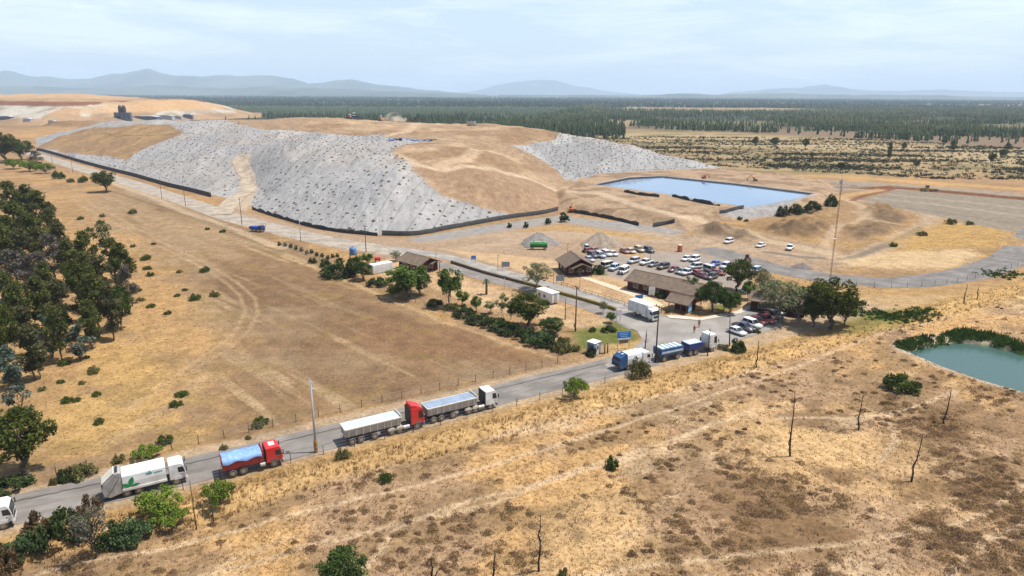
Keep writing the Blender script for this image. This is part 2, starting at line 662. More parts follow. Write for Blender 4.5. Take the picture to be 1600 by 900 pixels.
for pts in ([(60, 900), (200, 868), (420, 815), (560, 782), (700, 745), (850, 702), (1000, 655), (1150, 607), (1250, 572), (1312, 545), (1400, 515), (1500, 490)],
            [(300, 905), (470, 860), (640, 815), (760, 790), (870, 745), (960, 720), (1080, 680), (1180, 640)],
            [(560, 905), (620, 830), (680, 800), (820, 760), (900, 742), (1050, 700), (1120, 660)],
            [(900, 905), (1050, 880), (1250, 860), (1420, 835), (1500, 820), (1545, 800), (1620, 745)],
            [(1220, 655), (1330, 655), (1390, 650), (1440, 630), (1500, 610)], [(100, 840), (300, 800), (520, 740)],
            [(740, 690), (900, 650), (1060, 610), (1200, 575)], [(1380, 720), (1400, 690), (1390, 660)], [(1490, 900), (1530, 850), (1600, 815)]):
    lay((.44, .325, .21), track(pts, .75, 1.5, .45), .8)
# long grass along the verge ridge
lay((.385, .25, .115), sstep(4.5, 6, side + wx * 2) * (1 - sstep(12, 15, side + wx * 4)) * (gy < 190), .8)
lay((.50, .35, .17), sstep(12, 16, side) * (1 - sstep(26, 40, side)) * sstep(150, 175, gy) * (1 - sstep(230, 260, gy)) * sstep(.35, .5, n_mid), .8)

# the ploughed and mown field to the left of the road
fieldm = region([(215, 290), (300, 330), (430, 372), (520, 410), (590, 455), (660, 490), (760, 530), (870, 560), (860, 580), (640, 630), (420, 680), (300, 680),
                 (330, 600), (380, 540), (330, 470), (250, 390), (140, 310)], 6, 10)
lay(FIELD, fieldm, .85)
ang = rad(-46)
fu, fv = gx * math.cos(ang) + gy * math.sin(ang), -gx * math.sin(ang) + gy * math.cos(ang)
stripe = NF(fieldm, fu / 16, fv, 2.6, 3, 71)
lay((.37, .265, .155), fieldm * sstep(.54, .68, stripe), .85)
lay((.15, .094, .055), fieldm * sstep(.52, .66, NF(fieldm, fu / 5, fv, 10, 3, 72)), .55)
lay((.30, .215, .13), fieldm * sstep(.50, .66, n_big), .6)
up_left = region([(60, 290), (230, 300), (420, 385), (330, 440), (150, 350)], 8, 14)
lay((.33, .23, .14), up_left * sstep(.35, .6, NF(up_left, fu / 6, fv, 7, 3, 73)), .8)
redf = region([(560, 500), (760, 530), (860, 560), (800, 580), (690, 575), (560, 540)], 6, 14)
lay((.215, .125, .07), redf, .7)
g2 = region([(120, 560), (200, 520), (300, 600), (330, 660), (250, 690), (90, 730), (80, 640)], 10, 16)
lay((.46, .30, .13), g2 * sstep(.32, .5, n_mid), .8)
lay((.24, .165, .07), sstep(.60, .72, fbm(gx, gy, 5, 3, 74)) * (side < -6) * (gy < 330), .45)
for pts in ([(120, 318), (230, 375), (300, 410), (352, 440), (376, 462), (384, 490), (366, 520), (330, 550), (270, 590), (200, 640)],
            [(140, 318), (250, 376), (318, 410), (370, 440), (398, 466), (404, 490), (388, 518), (350, 550), (300, 580)]):
    lay((.40, .28, .165), track(pts, .8, .9, .5), .6)
lay((.43, .30, .17), track([(440, 400), (520, 428), (600, 462), (690, 500), (780, 530), (860, 560)], 1.5, 3, .8), .8)
lay((.43, .30, .17), track([(320, 585), (260, 640), (180, 690)], 2.5, 3, 1.2), .5)
lay((.46, .345, .225), track([(160, 280), (230, 305), (300, 336), (400, 372), (440, 387)], 4.5, 2, 1.5), .75)
lay((.14, .095, .055), track([(165, 296), (260, 326), (340, 353), (440, 395)], 1.8, 2, .8), .55)
lay((.40, .30, .20), (1 - sstep(4.6, 6.2, np.abs(side) + wx * 1.2)) * (gy < 170), .8)          # gravel shoulders

# yards, tracks and banks round the offices
lay(DUST, region([(330, 318), (400, 335), (480, 356), (560, 368), (650, 372), (760, 352), (880, 340), (1000, 362), (1090, 366), (1150, 372), (1240, 400), (1310, 430), (1300, 445),
                  (1190, 418), (1140, 478), (1000, 490), (860, 445), (640, 410), (500, 385), (380, 350)], 1.5, 4))
lay((.40, .30, .205), region([(650, 380), (800, 362), (930, 360), (1100, 372), (1080, 380), (900, 372), (720, 395)], 3, 8), .6)
lay((.30, .215, .14), region([(640, 384), (720, 374), (800, 372), (780, 378), (700, 388)], 2, 6), .6)
yard = (.46, .32, .19)
lay(yard, region([(690, 388), (770, 396), (860, 405), (905, 432), (980, 430), (1000, 455), (1160, 470), (1180, 458), (1170, 480), (1040, 488), (930, 463), (800, 420)], 1.5, 3))
lay(yard, region([(560, 412), (640, 400), (700, 425), (960, 500), (968, 520), (940, 520), (880, 512), (820, 490), (760, 482), (680, 450), (600, 432)], 1.5, 3))
lay((.36, .225, .12), sstep(.5, .62, n_mid) * region([(690, 388), (860, 405), (1000, 455), (1170, 480), (960, 500), (880, 512), (560, 412)], 2, 3), .45)
lay((.30, .27, .235), region([(925, 398), (1000, 395), (1080, 395), (1150, 410), (1190, 418), (1150, 450), (1100, 440), (1000, 425), (980, 440), (930, 425)], 2, 3), .75)
lay((.45, .275, .12), region([(965, 392), (1000, 396), (1010, 403), (985, 404)], 1, 2), .8)
lay((.29, .265, .235), region([(640, 372), (770, 351), (875, 336), (960, 346), (1040, 353), (1078, 350), (1080, 361), (1040, 368), (960, 359), (880, 346), (800, 358), (700, 374), (650, 379)], .7, .5))
lay((.41, .26, .11), region([(800, 362), (880, 350), (960, 362), (1080, 368), (1010, 374), (940, 366), (880, 360)], 1.2, 4), .7)
lay(GREEN, region([(890, 520), (935, 507), (958, 500), (985, 515), (996, 530), (960, 540), (900, 545)], 2, 4) * sstep(.35, .5, n_mid + .2), .85)
lay((.47, .32, .16), region([(935, 540), (1000, 533), (1008, 545), (950, 556)], 1, 2), .8)
lay(GREEN, region([(924, 420), (945, 422), (950, 430), (930, 430)], .7, 1), .9)
lay(GREEN, region([(1105, 480), (1135, 472), (1150, 478), (1130, 487)], 1, 1), .8)
lay((.16, .135, .045), region([(1306, 505), (1345, 489), (1400, 483), (1450, 488), (1440, 497), (1400, 505), (1360, 520), (1318, 522)], 2.5, 4), .85)
lay(GREEN, region([(1345, 493), (1385, 486), (1405, 495), (1380, 502)], 2, 6) + region([(1415, 487), (1450, 481), (1453, 490), (1425, 498)], 1.5, 3), .8)
lay((.40, .26, .115), region([(1310, 440), (1560, 440), (1600, 420), (1600, 470), (1450, 490), (1330, 470)], 5, 8), .55)
# ground beyond the yards on the right
lay(DUST, region([(1080, 335), (1300, 385), (1330, 425), (1180, 412), (1090, 372)], 3, 6), .8)
lay((.44, .335, .22), track([(1040, 338), (1100, 352), (1180, 368), (1260, 388), (1330, 405)], 6.5, 2, 1.5), .85)
lay((.38, .285, .195), track([(1000, 362), (1100, 377), (1180, 390), (1260, 402), (1320, 408), (1400, 378), (1450, 350), (1460, 338), (1420, 325), (1340, 312)], 8, 2, 2), .85)
lay((.17, .135, .105), track([(1200, 394), (1260, 403), (1325, 406), (1390, 381), (1440, 356)], 3.4, 2, 1.2), .85)
lay((.42, .31, .2), track([(1300, 404), (1290, 380), (1310, 355), (1350, 340), (1400, 350)], 3, 2, 1), .8)
lay((.42, .31, .2), track([(1340, 330), (1355, 340), (1352, 325), (1320, 310), (1290, 306)], 5, 2, 1), .8)
lay((.125, .085, .055), region([(1205, 355), (1240, 343), (1290, 347), (1310, 360), (1280, 372), (1230, 367)], 3, 10), .8)
lay((.14, .10, .068), region([(1330, 358), (1360, 345), (1400, 350), (1380, 365), (1335, 373)], 2.5, 6), .7)
lay((.14, .10, .068), region([(1362, 332), (1390, 326), (1420, 340), (1400, 348), (1370, 342)], 2.5, 6), .7)
lay((.13, .09, .058), region([(1090, 352), (1150, 358), (1185, 372), (1150, 372), (1100, 366)], 2, 6), .7)
lay((.42, .27, .11), region([(1390, 375), (1470, 345), (1560, 350), (1590, 360), (1560, 385), (1500, 388), (1400, 395)], 5, 8), .8)
lay((.52, .38, .22), region([(1310, 405), (1400, 392), (1520, 390), (1540, 400), (1480, 418), (1380, 420), (1330, 418)], 3, 5), .8)
lay((.235, .20, .155), region([(1345, 312), (1400, 297), (1480, 300), (1620, 312), (1640, 372), (1560, 358), (1450, 335)], 2, 3), .9)
for pts, cc in (([(1360, 318), (1440, 328), (1620, 354)], (.19, .155, .115)), ([(1390, 304), (1480, 312), (1620, 328)], (.33, .28, .215)), ([(1370, 310), (1450, 318), (1620, 340)], (.34, .285, .215))):
    lay(cc, track(pts, 5, 1, 2), .6)
lay((.28, .235, .185), region([(1150, 274), (1300, 281), (1450, 290), (1620, 304), (1620, 312), (1440, 298), (1290, 291), (1150, 282)], 2, 2), .8)
lay((.46, .29, .13), track([(1000, 262), (1130, 264), (1300, 275), (1450, 285), (1620, 297)], 16, 4, 5), .7)
lay(REDSOIL, track([(1195, 279), (1290, 287), (1365, 295), (1395, 293), (1440, 297), (1620, 313)], 3.6, 1.5, .8), .95)
lay(REDSOIL, track([(1395, 295), (1350, 306), (1333, 313)], 3.4, 1.5, .8), .9)
lay((.44, .28, .14), track([(1375, 297), (1320, 306), (1300, 312)], 6, 1.5, 1.5), .8)
# scrubland and plain
scrubz = sstep(425, 470, gy + wx * 30) * (gx > 60)
lay((.30, .225, .125), scrubz, .8)
lay((.15, .125, .06), scrubz * sstep(.45, .6, NF(scrubz, gx / 4, gy, 14, 4, 75)), .8)
lay((.36, .275, .16), scrubz * region([(900, 204), (1100, 208), (1300, 218), (1600, 236), (1620, 262), (1450, 250), (1200, 232), (1000, 222)], 20, 40) * sstep(.36, .5, n_big), .9)
FOREST = np.vstack([gpoly([(840, 200), (930, 198), (1080, 204), (1280, 213), (1620, 233)]), np.array([[1500, 720], [3400, 3000], [300, 3000], [-60, 900]])])
lay((.20, .145, .095), sstep(-12, 12, sdist(gx + wx * 40, gy + wy * 60, FOREST, 60)))
far = sstep(900, 1300, gy)
patch = NF(far, gx / 2.6, gy, 420, 4, 80)
lay((.05, .06, .036), far * (sdist(gx, gy, HILL2, 60) < -20))
lay((.20, .155, .085), far * sstep(.56, .62, patch) * (gy < 9000) * (sdist(gx, gy, HILL2, 60) < -20), .7)
lay((.035, .052, .035), sstep(2600, 3200, gy))
lay((.28, .22, .13), sstep(3000, 5000, gy) * sstep(.63, .68, NF(far, gx / 3, gy, 700, 3, 81)), .8)
lay((.085, .105, .055), sstep(2200, 2600, gy) * sstep(.52, .6, NF(far, gx / 4, gy, 900, 2, 82)), .7)
STRIPS = [gpoly([(925, 170), (1000, 166), (1150, 166.5), (1320, 172), (1300, 176), (1150, 177), (960, 174)]), gpoly([(1490, 160), (1560, 158), (1640, 161), (1640, 166), (1540, 165)]), gpoly([(900, 195), (960, 186), (1010, 190), (980, 199)]), gpoly([(1340, 190), (1480, 188), (1500, 193), (1380, 195)])]
for S_ in STRIPS:
    lay((.30, .22, .13), region(S_, 15, 60, True), .9)
# the landfill
dT = sdist(gx, gy, TOE)
onm = sstep(-.6, .6, dT)
lay(MEMB, onm)
lay((.40, .365, .325), onm * sstep(8, 17, gz) * sstep(.30, .55, NF(onm, gx, gy, 30, 4, 85)), .8)
lay((.40, .36, .31), onm * region([(180, 250), (360, 250), (372, 300), (330, 300), (260, 280)], 5, 8), .6)
lay((.46, .38, .30), onm * sstep(.55, .7, NF(onm, gx, gy, 12, 4, 86)) * sstep(12, 20, gz), .5)
lay((.27, .275, .29), onm * region([(480, 300), (620, 260), (660, 300), (600, 330)], 8, 14) * sstep(.45, .6, fbm(gx / 1, gy / 3, 8, 3, 87)), .4)
soil = np.zeros(len(gx))
B_LEFT = [(52, 230), (90, 213), (150, 198), (270, 194), (285, 210), (240, 226), (196, 250), (150, 243), (100, 240)]
B_TOP = [(355, 190), (430, 181), (690, 189), (630, 207), (560, 212), (480, 207), (400, 202)]
B_RIGHT = [(700, 186), (690, 192), (600, 213), (655, 222), (607, 238), (640, 256), (662, 284), (690, 306), (745, 319), (805, 335), (850, 336), (888, 327), (908, 286),
           (860, 258), (800, 227), (868, 219), (900, 210), (885, 196), (800, 181)]
m = onm * np.maximum(region(B_LEFT, 1.2, 6), np.maximum(region(B_TOP, 1.5, 8), region(B_RIGHT, 1.2, 5)))
back = onm * sstep(560, 600, gy) * (gx > -210)
m = np.maximum(m, back)
soil = np.maximum(soil, m)
lay(SOIL, m)
mm = m
lay((.45, .325, .205), mm * sstep(.48, .66, NF(mm, gx, gy, 16, 4, 88)) * (gx > -150), .75)
lay((.235, .15, .088), mm * sstep(.52, .68, NF(mm, gx, gy, 26, 4, 89)), .7)
lay((.26, .165, .09), m * region(B_LEFT, 3, 8), .75)
lay((.36, .24, .12), m * region(B_LEFT, 3, 8) * sstep(.48, .62, fbm(gx, gy, 14, 3, 90)), .6)
lay((.305, .205, .132), m * region([(650, 262), (860, 290), (885, 325), (800, 335), (690, 306)], 2, 3), .8)
lay((.52, .40, .28), m * track([(610, 240), (650, 258), (690, 266), (760, 262), (830, 280), (865, 296)], 5, 2, 2), .75)
lay((.50, .37, .25), m * track([(690, 191), (640, 204), (600, 213)], 7, 2, 2) + m * track([(770, 238), (730, 250), (690, 258)], 8, 3, 2), .7)
M_RIGHT = [(797, 227), (850, 220), (890, 219), (960, 229), (1040, 246), (1131, 265), (1131, 270), (1035, 273), (938, 279), (905, 285), (872, 264), (840, 246)]
mr = onm * region(M_RIGHT, 1, 3)
lay((.36, .345, .32), mr)
soil = soil * (1 - mr)
HAUL = [(352, 322), (366, 308), (376, 292), (370, 272), (360, 250), (378, 240), (394, 242), (387, 252), (398, 278), (402, 296), (393, 314), (384, 330)]
hm = region(HAUL, .8, 1)
lay((.42, .33, .235), hm)
lay((.13, .09, .06), onm * track([(30, 222), (90, 218), (150, 210), (200, 212), (240, 211), (300, 208)], 1.6, 3, .6), .7)
lay((.22, .17, .12), onm * track([(165, 270), (220, 262), (300, 250), (345, 246)], 1.6, 4, .6), .6)
cover = (onm > .5) & (soil < .5) & (hm < .5)
# bench round the pond
bn = sstep(-.5, .5, sdist(gx, gy, BENCH)) * (1 - onm)
lay((.36, .255, .165), bn)
lay((.20, .135, .085), bn * sstep(.48, .64, NF(bn, gx, gy, 9, 4, 91)), .7)
lay((.50, .385, .265), bn * track([(880, 300), (930, 300), (1000, 322), (1060, 338), (1100, 345)], 6, 3, 2), .7)
p1 = sdist(gx, gy, POND1)
lay((.33, .32, .30), sstep(-3.2, -2.4, p1) * bn, .8)
lay((.035, .035, .038), sstep(-1.6, -.6, p1))
lay((.30, .29, .275), region([(1125, 335), (1180, 322), (1235, 312), (1260, 306), (1235, 322), (1215, 336), (1160, 343)], .8, 1), .9)
# teal pond's stony rim
p2 = sdist(gx, gy, POND2)
lay((.33, .27, .21), sstep(-4.5, -2.0, p2 + wx * 3), .9)
lay((.09, .11, .05), sstep(-1.2, 0, p2))
# second hill
h2 = sdist(gx, gy, HILL2)
on2 = sstep(-5, 5, h2)
lay((.36, .245, .15), on2)
lay((.47, .44, .37), on2 * sstep(5, 10, gz) * (1 - sstep(24, 30, gz + 8 * (n_big - .5))) * sstep(.40, .46, NF(on2, gx, gy * .3, 48, 4, 92)), .9)
lay((.24, .165, .10), on2 * sstep(.5, .62, NF(on2, gx, gy, 60, 4, 94)), .6)
lay((.48, .31, .17), on2 * sstep(-760, -690, gx) * (1 - sstep(-640, -560, gx)) * sstep(10, 18, gz), .9)
lay((.46, .31, .18), on2 * sstep(33, 38, gz), .8)
lay((.17, .075, .045), on2 * sstep(24, 26, gz) * (1 - sstep(31, 33, gz)) * (gx + wx * 30 > -1020) * (gx + wx * 30 < -735), .9)
lay((.24, .15, .085), sstep(0, 15, sdist(gx, gy, PILE_B)), .9)
lum = C.mean(1, keepdims=True)
C = np.where(cover[:, None], C, np.clip(lum + 1.12 * (C - lum), .01, 1))
C *= np.where(cover, .71, np.where(right > .5, .93, .77))[:, None]
C *= (0.86 + 0.28 * n_sm[:, None]) * (0.92 + 0.16 * fbm(gx, gy, .7, 2, 93)[:, None])
DET = 1.0 - onm * (1 - soil) * .8
DET = DET * (1 - .6 * region([(330, 318), (650, 372), (880, 340), (1310, 430), (1140, 478), (860, 445), (500, 385)], 3, 1))


def ground_material():
    m = bpy.data.materials.new('dry_ground')
    m.use_nodes = True
    nt = m.node_tree
    N, L = nt.nodes, nt.links
    b = N['Principled BSDF']
    b.inputs['Roughness'].default_value = 0.95
    b.inputs['Specular IOR Level'].default_value = 0.08
    at = N.new('ShaderNodeAttribute')
    at.attribute_name = 'Col'
    geo = N.new('ShaderNodeNewGeometry')
    n1 = N.new('ShaderNodeTexNoise')
    n1.inputs['Scale'].default_value = 1.7
    n1.inputs['Detail'].default_value = 6
    n1.inputs['Roughness'].default_value = 0.75
    n2 = N.new('ShaderNodeTexNoise')
    n2.inputs['Scale'].default_value = 0.33
    n2.inputs['Detail'].default_value = 4
    L.new(geo.outputs['Position'], n1.inputs['Vector'])
    L.new(geo.outputs['Position'], n2.inputs['Vector'])
    r1 = N.new('ShaderNodeMapRange')
    r1.inputs['From Min'].default_value = 0.3
    r1.inputs['From Max'].default_value = 0.7
    r1.inputs['To Min'].default_value = 0.55
    r1.inputs['To Max'].default_value = 1.42
    r2 = N.new('ShaderNodeMapRange')
    r2.inputs['From Min'].default_value = 0.3
    r2.inputs['From Max'].default_value = 0.7
    r2.inputs['To Min'].default_value = 0.82
    r2.inputs['To Max'].default_value = 1.18
    L.new(n1.outputs['Fac'], r1.inputs['Value'])
    L.new(n2.outputs['Fac'], r2.inputs['Value'])
    mu = N.new('ShaderNodeMath')
    mu.operation = 'MULTIPLY'
    L.new(r1.outputs['Result'], mu.inputs[0])
    L.new(r2.outputs['Result'], mu.inputs[1])
    one = N.new('ShaderNodeMix')          # smooth sheets take less of the grain
    one.data_type = 'FLOAT'
    one.inputs['A'].default_value = 1.0
    L.new(at.outputs['Alpha'], one.inputs['Factor'])
    L.new(mu.outputs[0], one.inputs['B'])
    vm = N.new('ShaderNodeVectorMath')
    vm.operation = 'SCALE'
    L.new(at.outputs['Color'], vm.inputs[0])
    L.new(one.outputs['Result'], vm.inputs['Scale'])
    L.new(vm.outputs['Vector'], b.inputs['Base Color'])
    bp = N.new('ShaderNodeBump')
    bp.inputs['Strength'].default_value = 0.7
    bp.inputs['Distance'].default_value = 0.35
    L.new(n1.outputs['Fac'], bp.inputs['Height'])
    L.new(bp.outputs['Normal'], b.inputs['Normal'])
    return m


M_GROUND = ground_material()
idx = np.arange(NX * NY).reshape(NY, NX)
quads = np.stack([idx[:-1, :-1], idx[:-1, 1:], idx[1:, 1:], idx[1:, :-1]], -1).reshape(-1, 4)
V = np.stack([gx, gy, gz], -1)
c4 = np.concatenate([C, DET[:, None]], 1)
fc = quads[:, 0]
f_cover = cover[fc] & (gx[fc] < 400)
f_mound = (dT[fc] > 0) & ~f_cover


def cover_material():
    m = M_GROUND.copy()
    m.name = 'sheeting'
    nt = m.node_tree
    N, L = nt.nodes, nt.links
    b = N['Principled BSDF']
    b.inputs['Roughness'].default_value = .7
    b.inputs['Specular IOR Level'].default_value = .2
    src = b.inputs['Base Color'].links[0].from_socket
    geo = N.new('ShaderNodeNewGeometry')
    mp_ = N.new('ShaderNodeMapping')
    mp_.inputs['Rotation'].default_value = (0, 0, .35)
    mp_.inputs['Scale'].default_value = (1, .3, .3)
    L.new(geo.outputs['Position'], mp_.inputs['Vector'])
    w = N.new('ShaderNodeTexWave')                 # welded seams running up the bank
    w.inputs['Scale'].default_value = .046
    w.inputs['Distortion'].default_value = 4.5
    w.inputs['Detail'].default_value = 3
    w.inputs['Detail Scale'].default_value = .35
    L.new(mp_.outputs['Vector'], w.inputs['Vector'])
    r = N.new('ShaderNodeMapRange')
    r.inputs['From Min'].default_value = .0
    r.inputs['From Max'].default_value = .035
    r.inputs['To Min'].default_value = .76
    r.inputs['To Max'].default_value = 1.0
    L.new(w.outputs['Fac'], r.inputs['Value'])
    n = N.new('ShaderNodeTexNoise')                # dirt and water stains drawn out down the slope
    n.inputs['Scale'].default_value = .22
    n.inputs['Detail'].default_value = 8
    n.inputs['Roughness'].default_value = .68
    n.inputs['Distortion'].default_value = .8
    L.new(mp_.outputs['Vector'], n.inputs['Vector'])
    r2 = N.new('ShaderNodeMapRange')
    r2.inputs['From Min'].default_value = .32
    r2.inputs['From Max'].default_value = .68
    r2.inputs['To Min'].default_value = .82
    r2.inputs['To Max'].default_value = 1.12
    L.new(n.outputs['Fac'], r2.inputs['Value'])
    mu = N.new('ShaderNodeMath')
    mu.operation = 'MULTIPLY'
    L.new(r.outputs['Result'], mu.inputs[0])
    L.new(r2.outputs['Result'], mu.inputs[1])
    vo = N.new('ShaderNodeTexVoronoi')              # sheets of different age
    vo.inputs['Scale'].default_value = .055
    L.new(mp_.outputs['Vector'], vo.inputs['Vector'])
    r3 = N.new('ShaderNodeMapRange')
    r3.inputs['To Min'].default_value = .84
    r3.inputs['To Max'].default_value = 1.12
    sx = N.new('ShaderNodeSeparateColor')
    L.new(vo.outputs['Color'], sx.inputs[0])
    L.new(sx.outputs[0], r3.inputs['Value'])
    mu2 = N.new('ShaderNodeMath')
    mu2.operation = 'MULTIPLY'
    L.new(mu.outputs[0], mu2.inputs[0])
    L.new(r3.outputs['Result'], mu2.inputs[1])
    mu = mu2
    v = N.new('ShaderNodeVectorMath')
    v.operation = 'SCALE'
    L.new(src, v.inputs[0])
    L.new(mu.outputs[0], v.inputs['Scale'])
    L.new(v.outputs['Vector'], b.inputs['Base Color'])
    bp = N.new('ShaderNodeBump')
    bp.inputs['Strength'].default_value = .8
    bp.inputs['Distance'].default_value = 1.0
    n4 = N.new('ShaderNodeTexNoise')
    n4.inputs['Scale'].default_value = .55
    n4.inputs['Detail'].default_value = 7
    n4.inputs['Roughness'].default_value = .65
    L.new(mp_.outputs['Vector'], n4.inputs['Vector'])
    L.new(n4.outputs['Fac'], bp.inputs['Height'])
    L.new(bp.outputs['Normal'], b.inputs['Normal'])
    return m


M_COVER = cover_material()


def sheet(name, sel):
    q = quads[sel]
    u, inv = np.unique(q, return_inverse=True)
    o = np_mesh(name, V[u], inv.reshape(q.shape), [M_COVER if name == 'landfill_cover' else M_GROUND], True, c4[u])
    return tag(o, kind='structure')


sheet('ground', ~f_cover & ~f_mound)
sheet('landfill_mound', f_mound)
sheet('landfill_cover', f_cover)

# far hills, each range one ridge of real depth
M_HILL = mat('hill_scrub', (.075, .085, .055), .95, noise=.5, nscale=.0015)


def hills(prof, dist, depth, name):
    xs = np.array([p[0] for p in prof], float)
    hs = np.array([p[1] for p in prof], float)
    px = np.linspace(xs[0], xs[-1], 260)
    py = np.interp(px, xs, hs) + (fbm(px, px * 0, 22, 4, 7) - .5) * 2.2
    base = 141 + px * 9 / 1600
    X, Hh = [], []
    for a, b_, c_ in zip(px, py, base):
        d = ray(a, min(b_, c_ + 1))
        t = dist / d[1]
        X.append(d[0] * t)
        Hh.append(max(CAM_H + d[2] * t, -20))
    X, Hh = np.array(X), np.array(Hh)
    n = 26
    V_, F_ = [], []
    for j in range(n):
        u = j / (n - 1)
        k = math.sin(math.pi * u) ** 1.2
        zz = Hh * k * (1 + .55 * (fbm(X / 1, np.full_like(X, u * 9000.), 1300, 4, 9) - .5) * (abs(u - .5) > .04)) - 15
        V_.append(np.stack([X * (1 + depth / dist * (u - .5)), np.full_like(X, dist + depth * (u - .5)), zz], -1))
    V_ = np.concatenate(V_)
    id2 = np.arange(n * 260).reshape(n, 260)
    q = np.stack([id2[:-1, :-1], id2[:-1, 1:], id2[1:, 1:], id2[1:, :-1]], -1).reshape(-1, 4)
    tag(np_mesh(name, V_, q, [M_HILL], True), kind='structure')


hills([(-120, 118), (-40, 112), (0, 114), (12, 113), (42, 120), (60, 122), (82, 119), (107, 122), (140, 122), (175, 115), (190, 116), (207, 112), (232, 109), (250, 114),
       (275, 117), (300, 117), (325, 119), (350, 117), (375, 117), (400, 119), (440, 120), (458, 121), (482, 130), (505, 128), (525, 124), (550, 123), (582, 131),
       (640, 137), (720, 144)], 15000, 3600, 'hills')
hills([(690, 148), (740, 141), (755, 138), (790, 129), (830, 125), (870, 128), (900, 135), (945, 141), (1000, 147)], 24000, 4000, 'hills')
hills([(1090, 150), (1130, 146), (1170, 142), (1200, 139), (1250, 137), (1290, 133), (1330, 139), (1370, 142), (1450, 141), (1500, 140), (1560, 143), (1640, 146), (1740, 151)], 20000, 4000, 'hills')
hills([(-80, 135), (60, 133), (160, 137), (240, 132), (330, 136), (420, 134), (560, 139), (660, 142), (760, 146)], 10500, 2400, 'hills')
hills([(780, 149), (900, 147), (1000, 148), (1060, 145), (1120, 147), (1200, 144), (1330, 147), (1420, 147), (1560, 150), (1700, 152)], 10000, 2000, 'hills')

# the air between: one even box of thin haze over land and hills
hb = MB().box((0, 13500, -60), (46000, 28000, 640)).build('haze', None)
hm_ = bpy.data.materials.new('haze_air')
hm_.use_nodes = True
hn = hm_.node_tree
hn.nodes.clear()
pv = hn.nodes.new('ShaderNodeVolumePrincipled')
pv.inputs['Color'].default_value = (.68, .83, 1.0, 1)
pv.inputs['Density'].default_value = 7.0e-5
pv.inputs['Anisotropy'].default_value = 0.0
ho = hn.nodes.new('ShaderNodeOutputMaterial')
hn.links.new(pv.outputs['Volume'], ho.inputs['Volume'])
hb.data.materials.append(hm_)
tag(hb, kind='stuff')
# ------------------------------------------------------------------ roads, yards, water
def resample(P, step):
    P = np.asarray(P, float)
    # Catmull-Rom through the points, then even steps
    Q = np.vstack([2 * P[0] - P[1], P, 2 * P[-1] - P[-2]])
    out = []
    for i in range(1, len(Q) - 2):
        for u in np.linspace(0, 1, 12, endpoint=False):
            a, b, c, d = Q[i - 1], Q[i], Q[i + 1], Q[i + 2]
            out.append(.5 * ((2 * b) + (c - a) * u + (2 * a - 5 * b + 4 * c - d) * u * u + (3 * b - a - 3 * c + d) * u ** 3))
    out = np.array(out + [P[-1]])
    L = np.concatenate([[0], np.cumsum(np.linalg.norm(np.diff(out, axis=0), axis=1))])
    s = np.linspace(0, L[-1], max(int(L[-1] / step), 2))
    return np.stack([np.interp(s, L, out[:, 0]), np.interp(s, L, out[:, 1])], -1), s


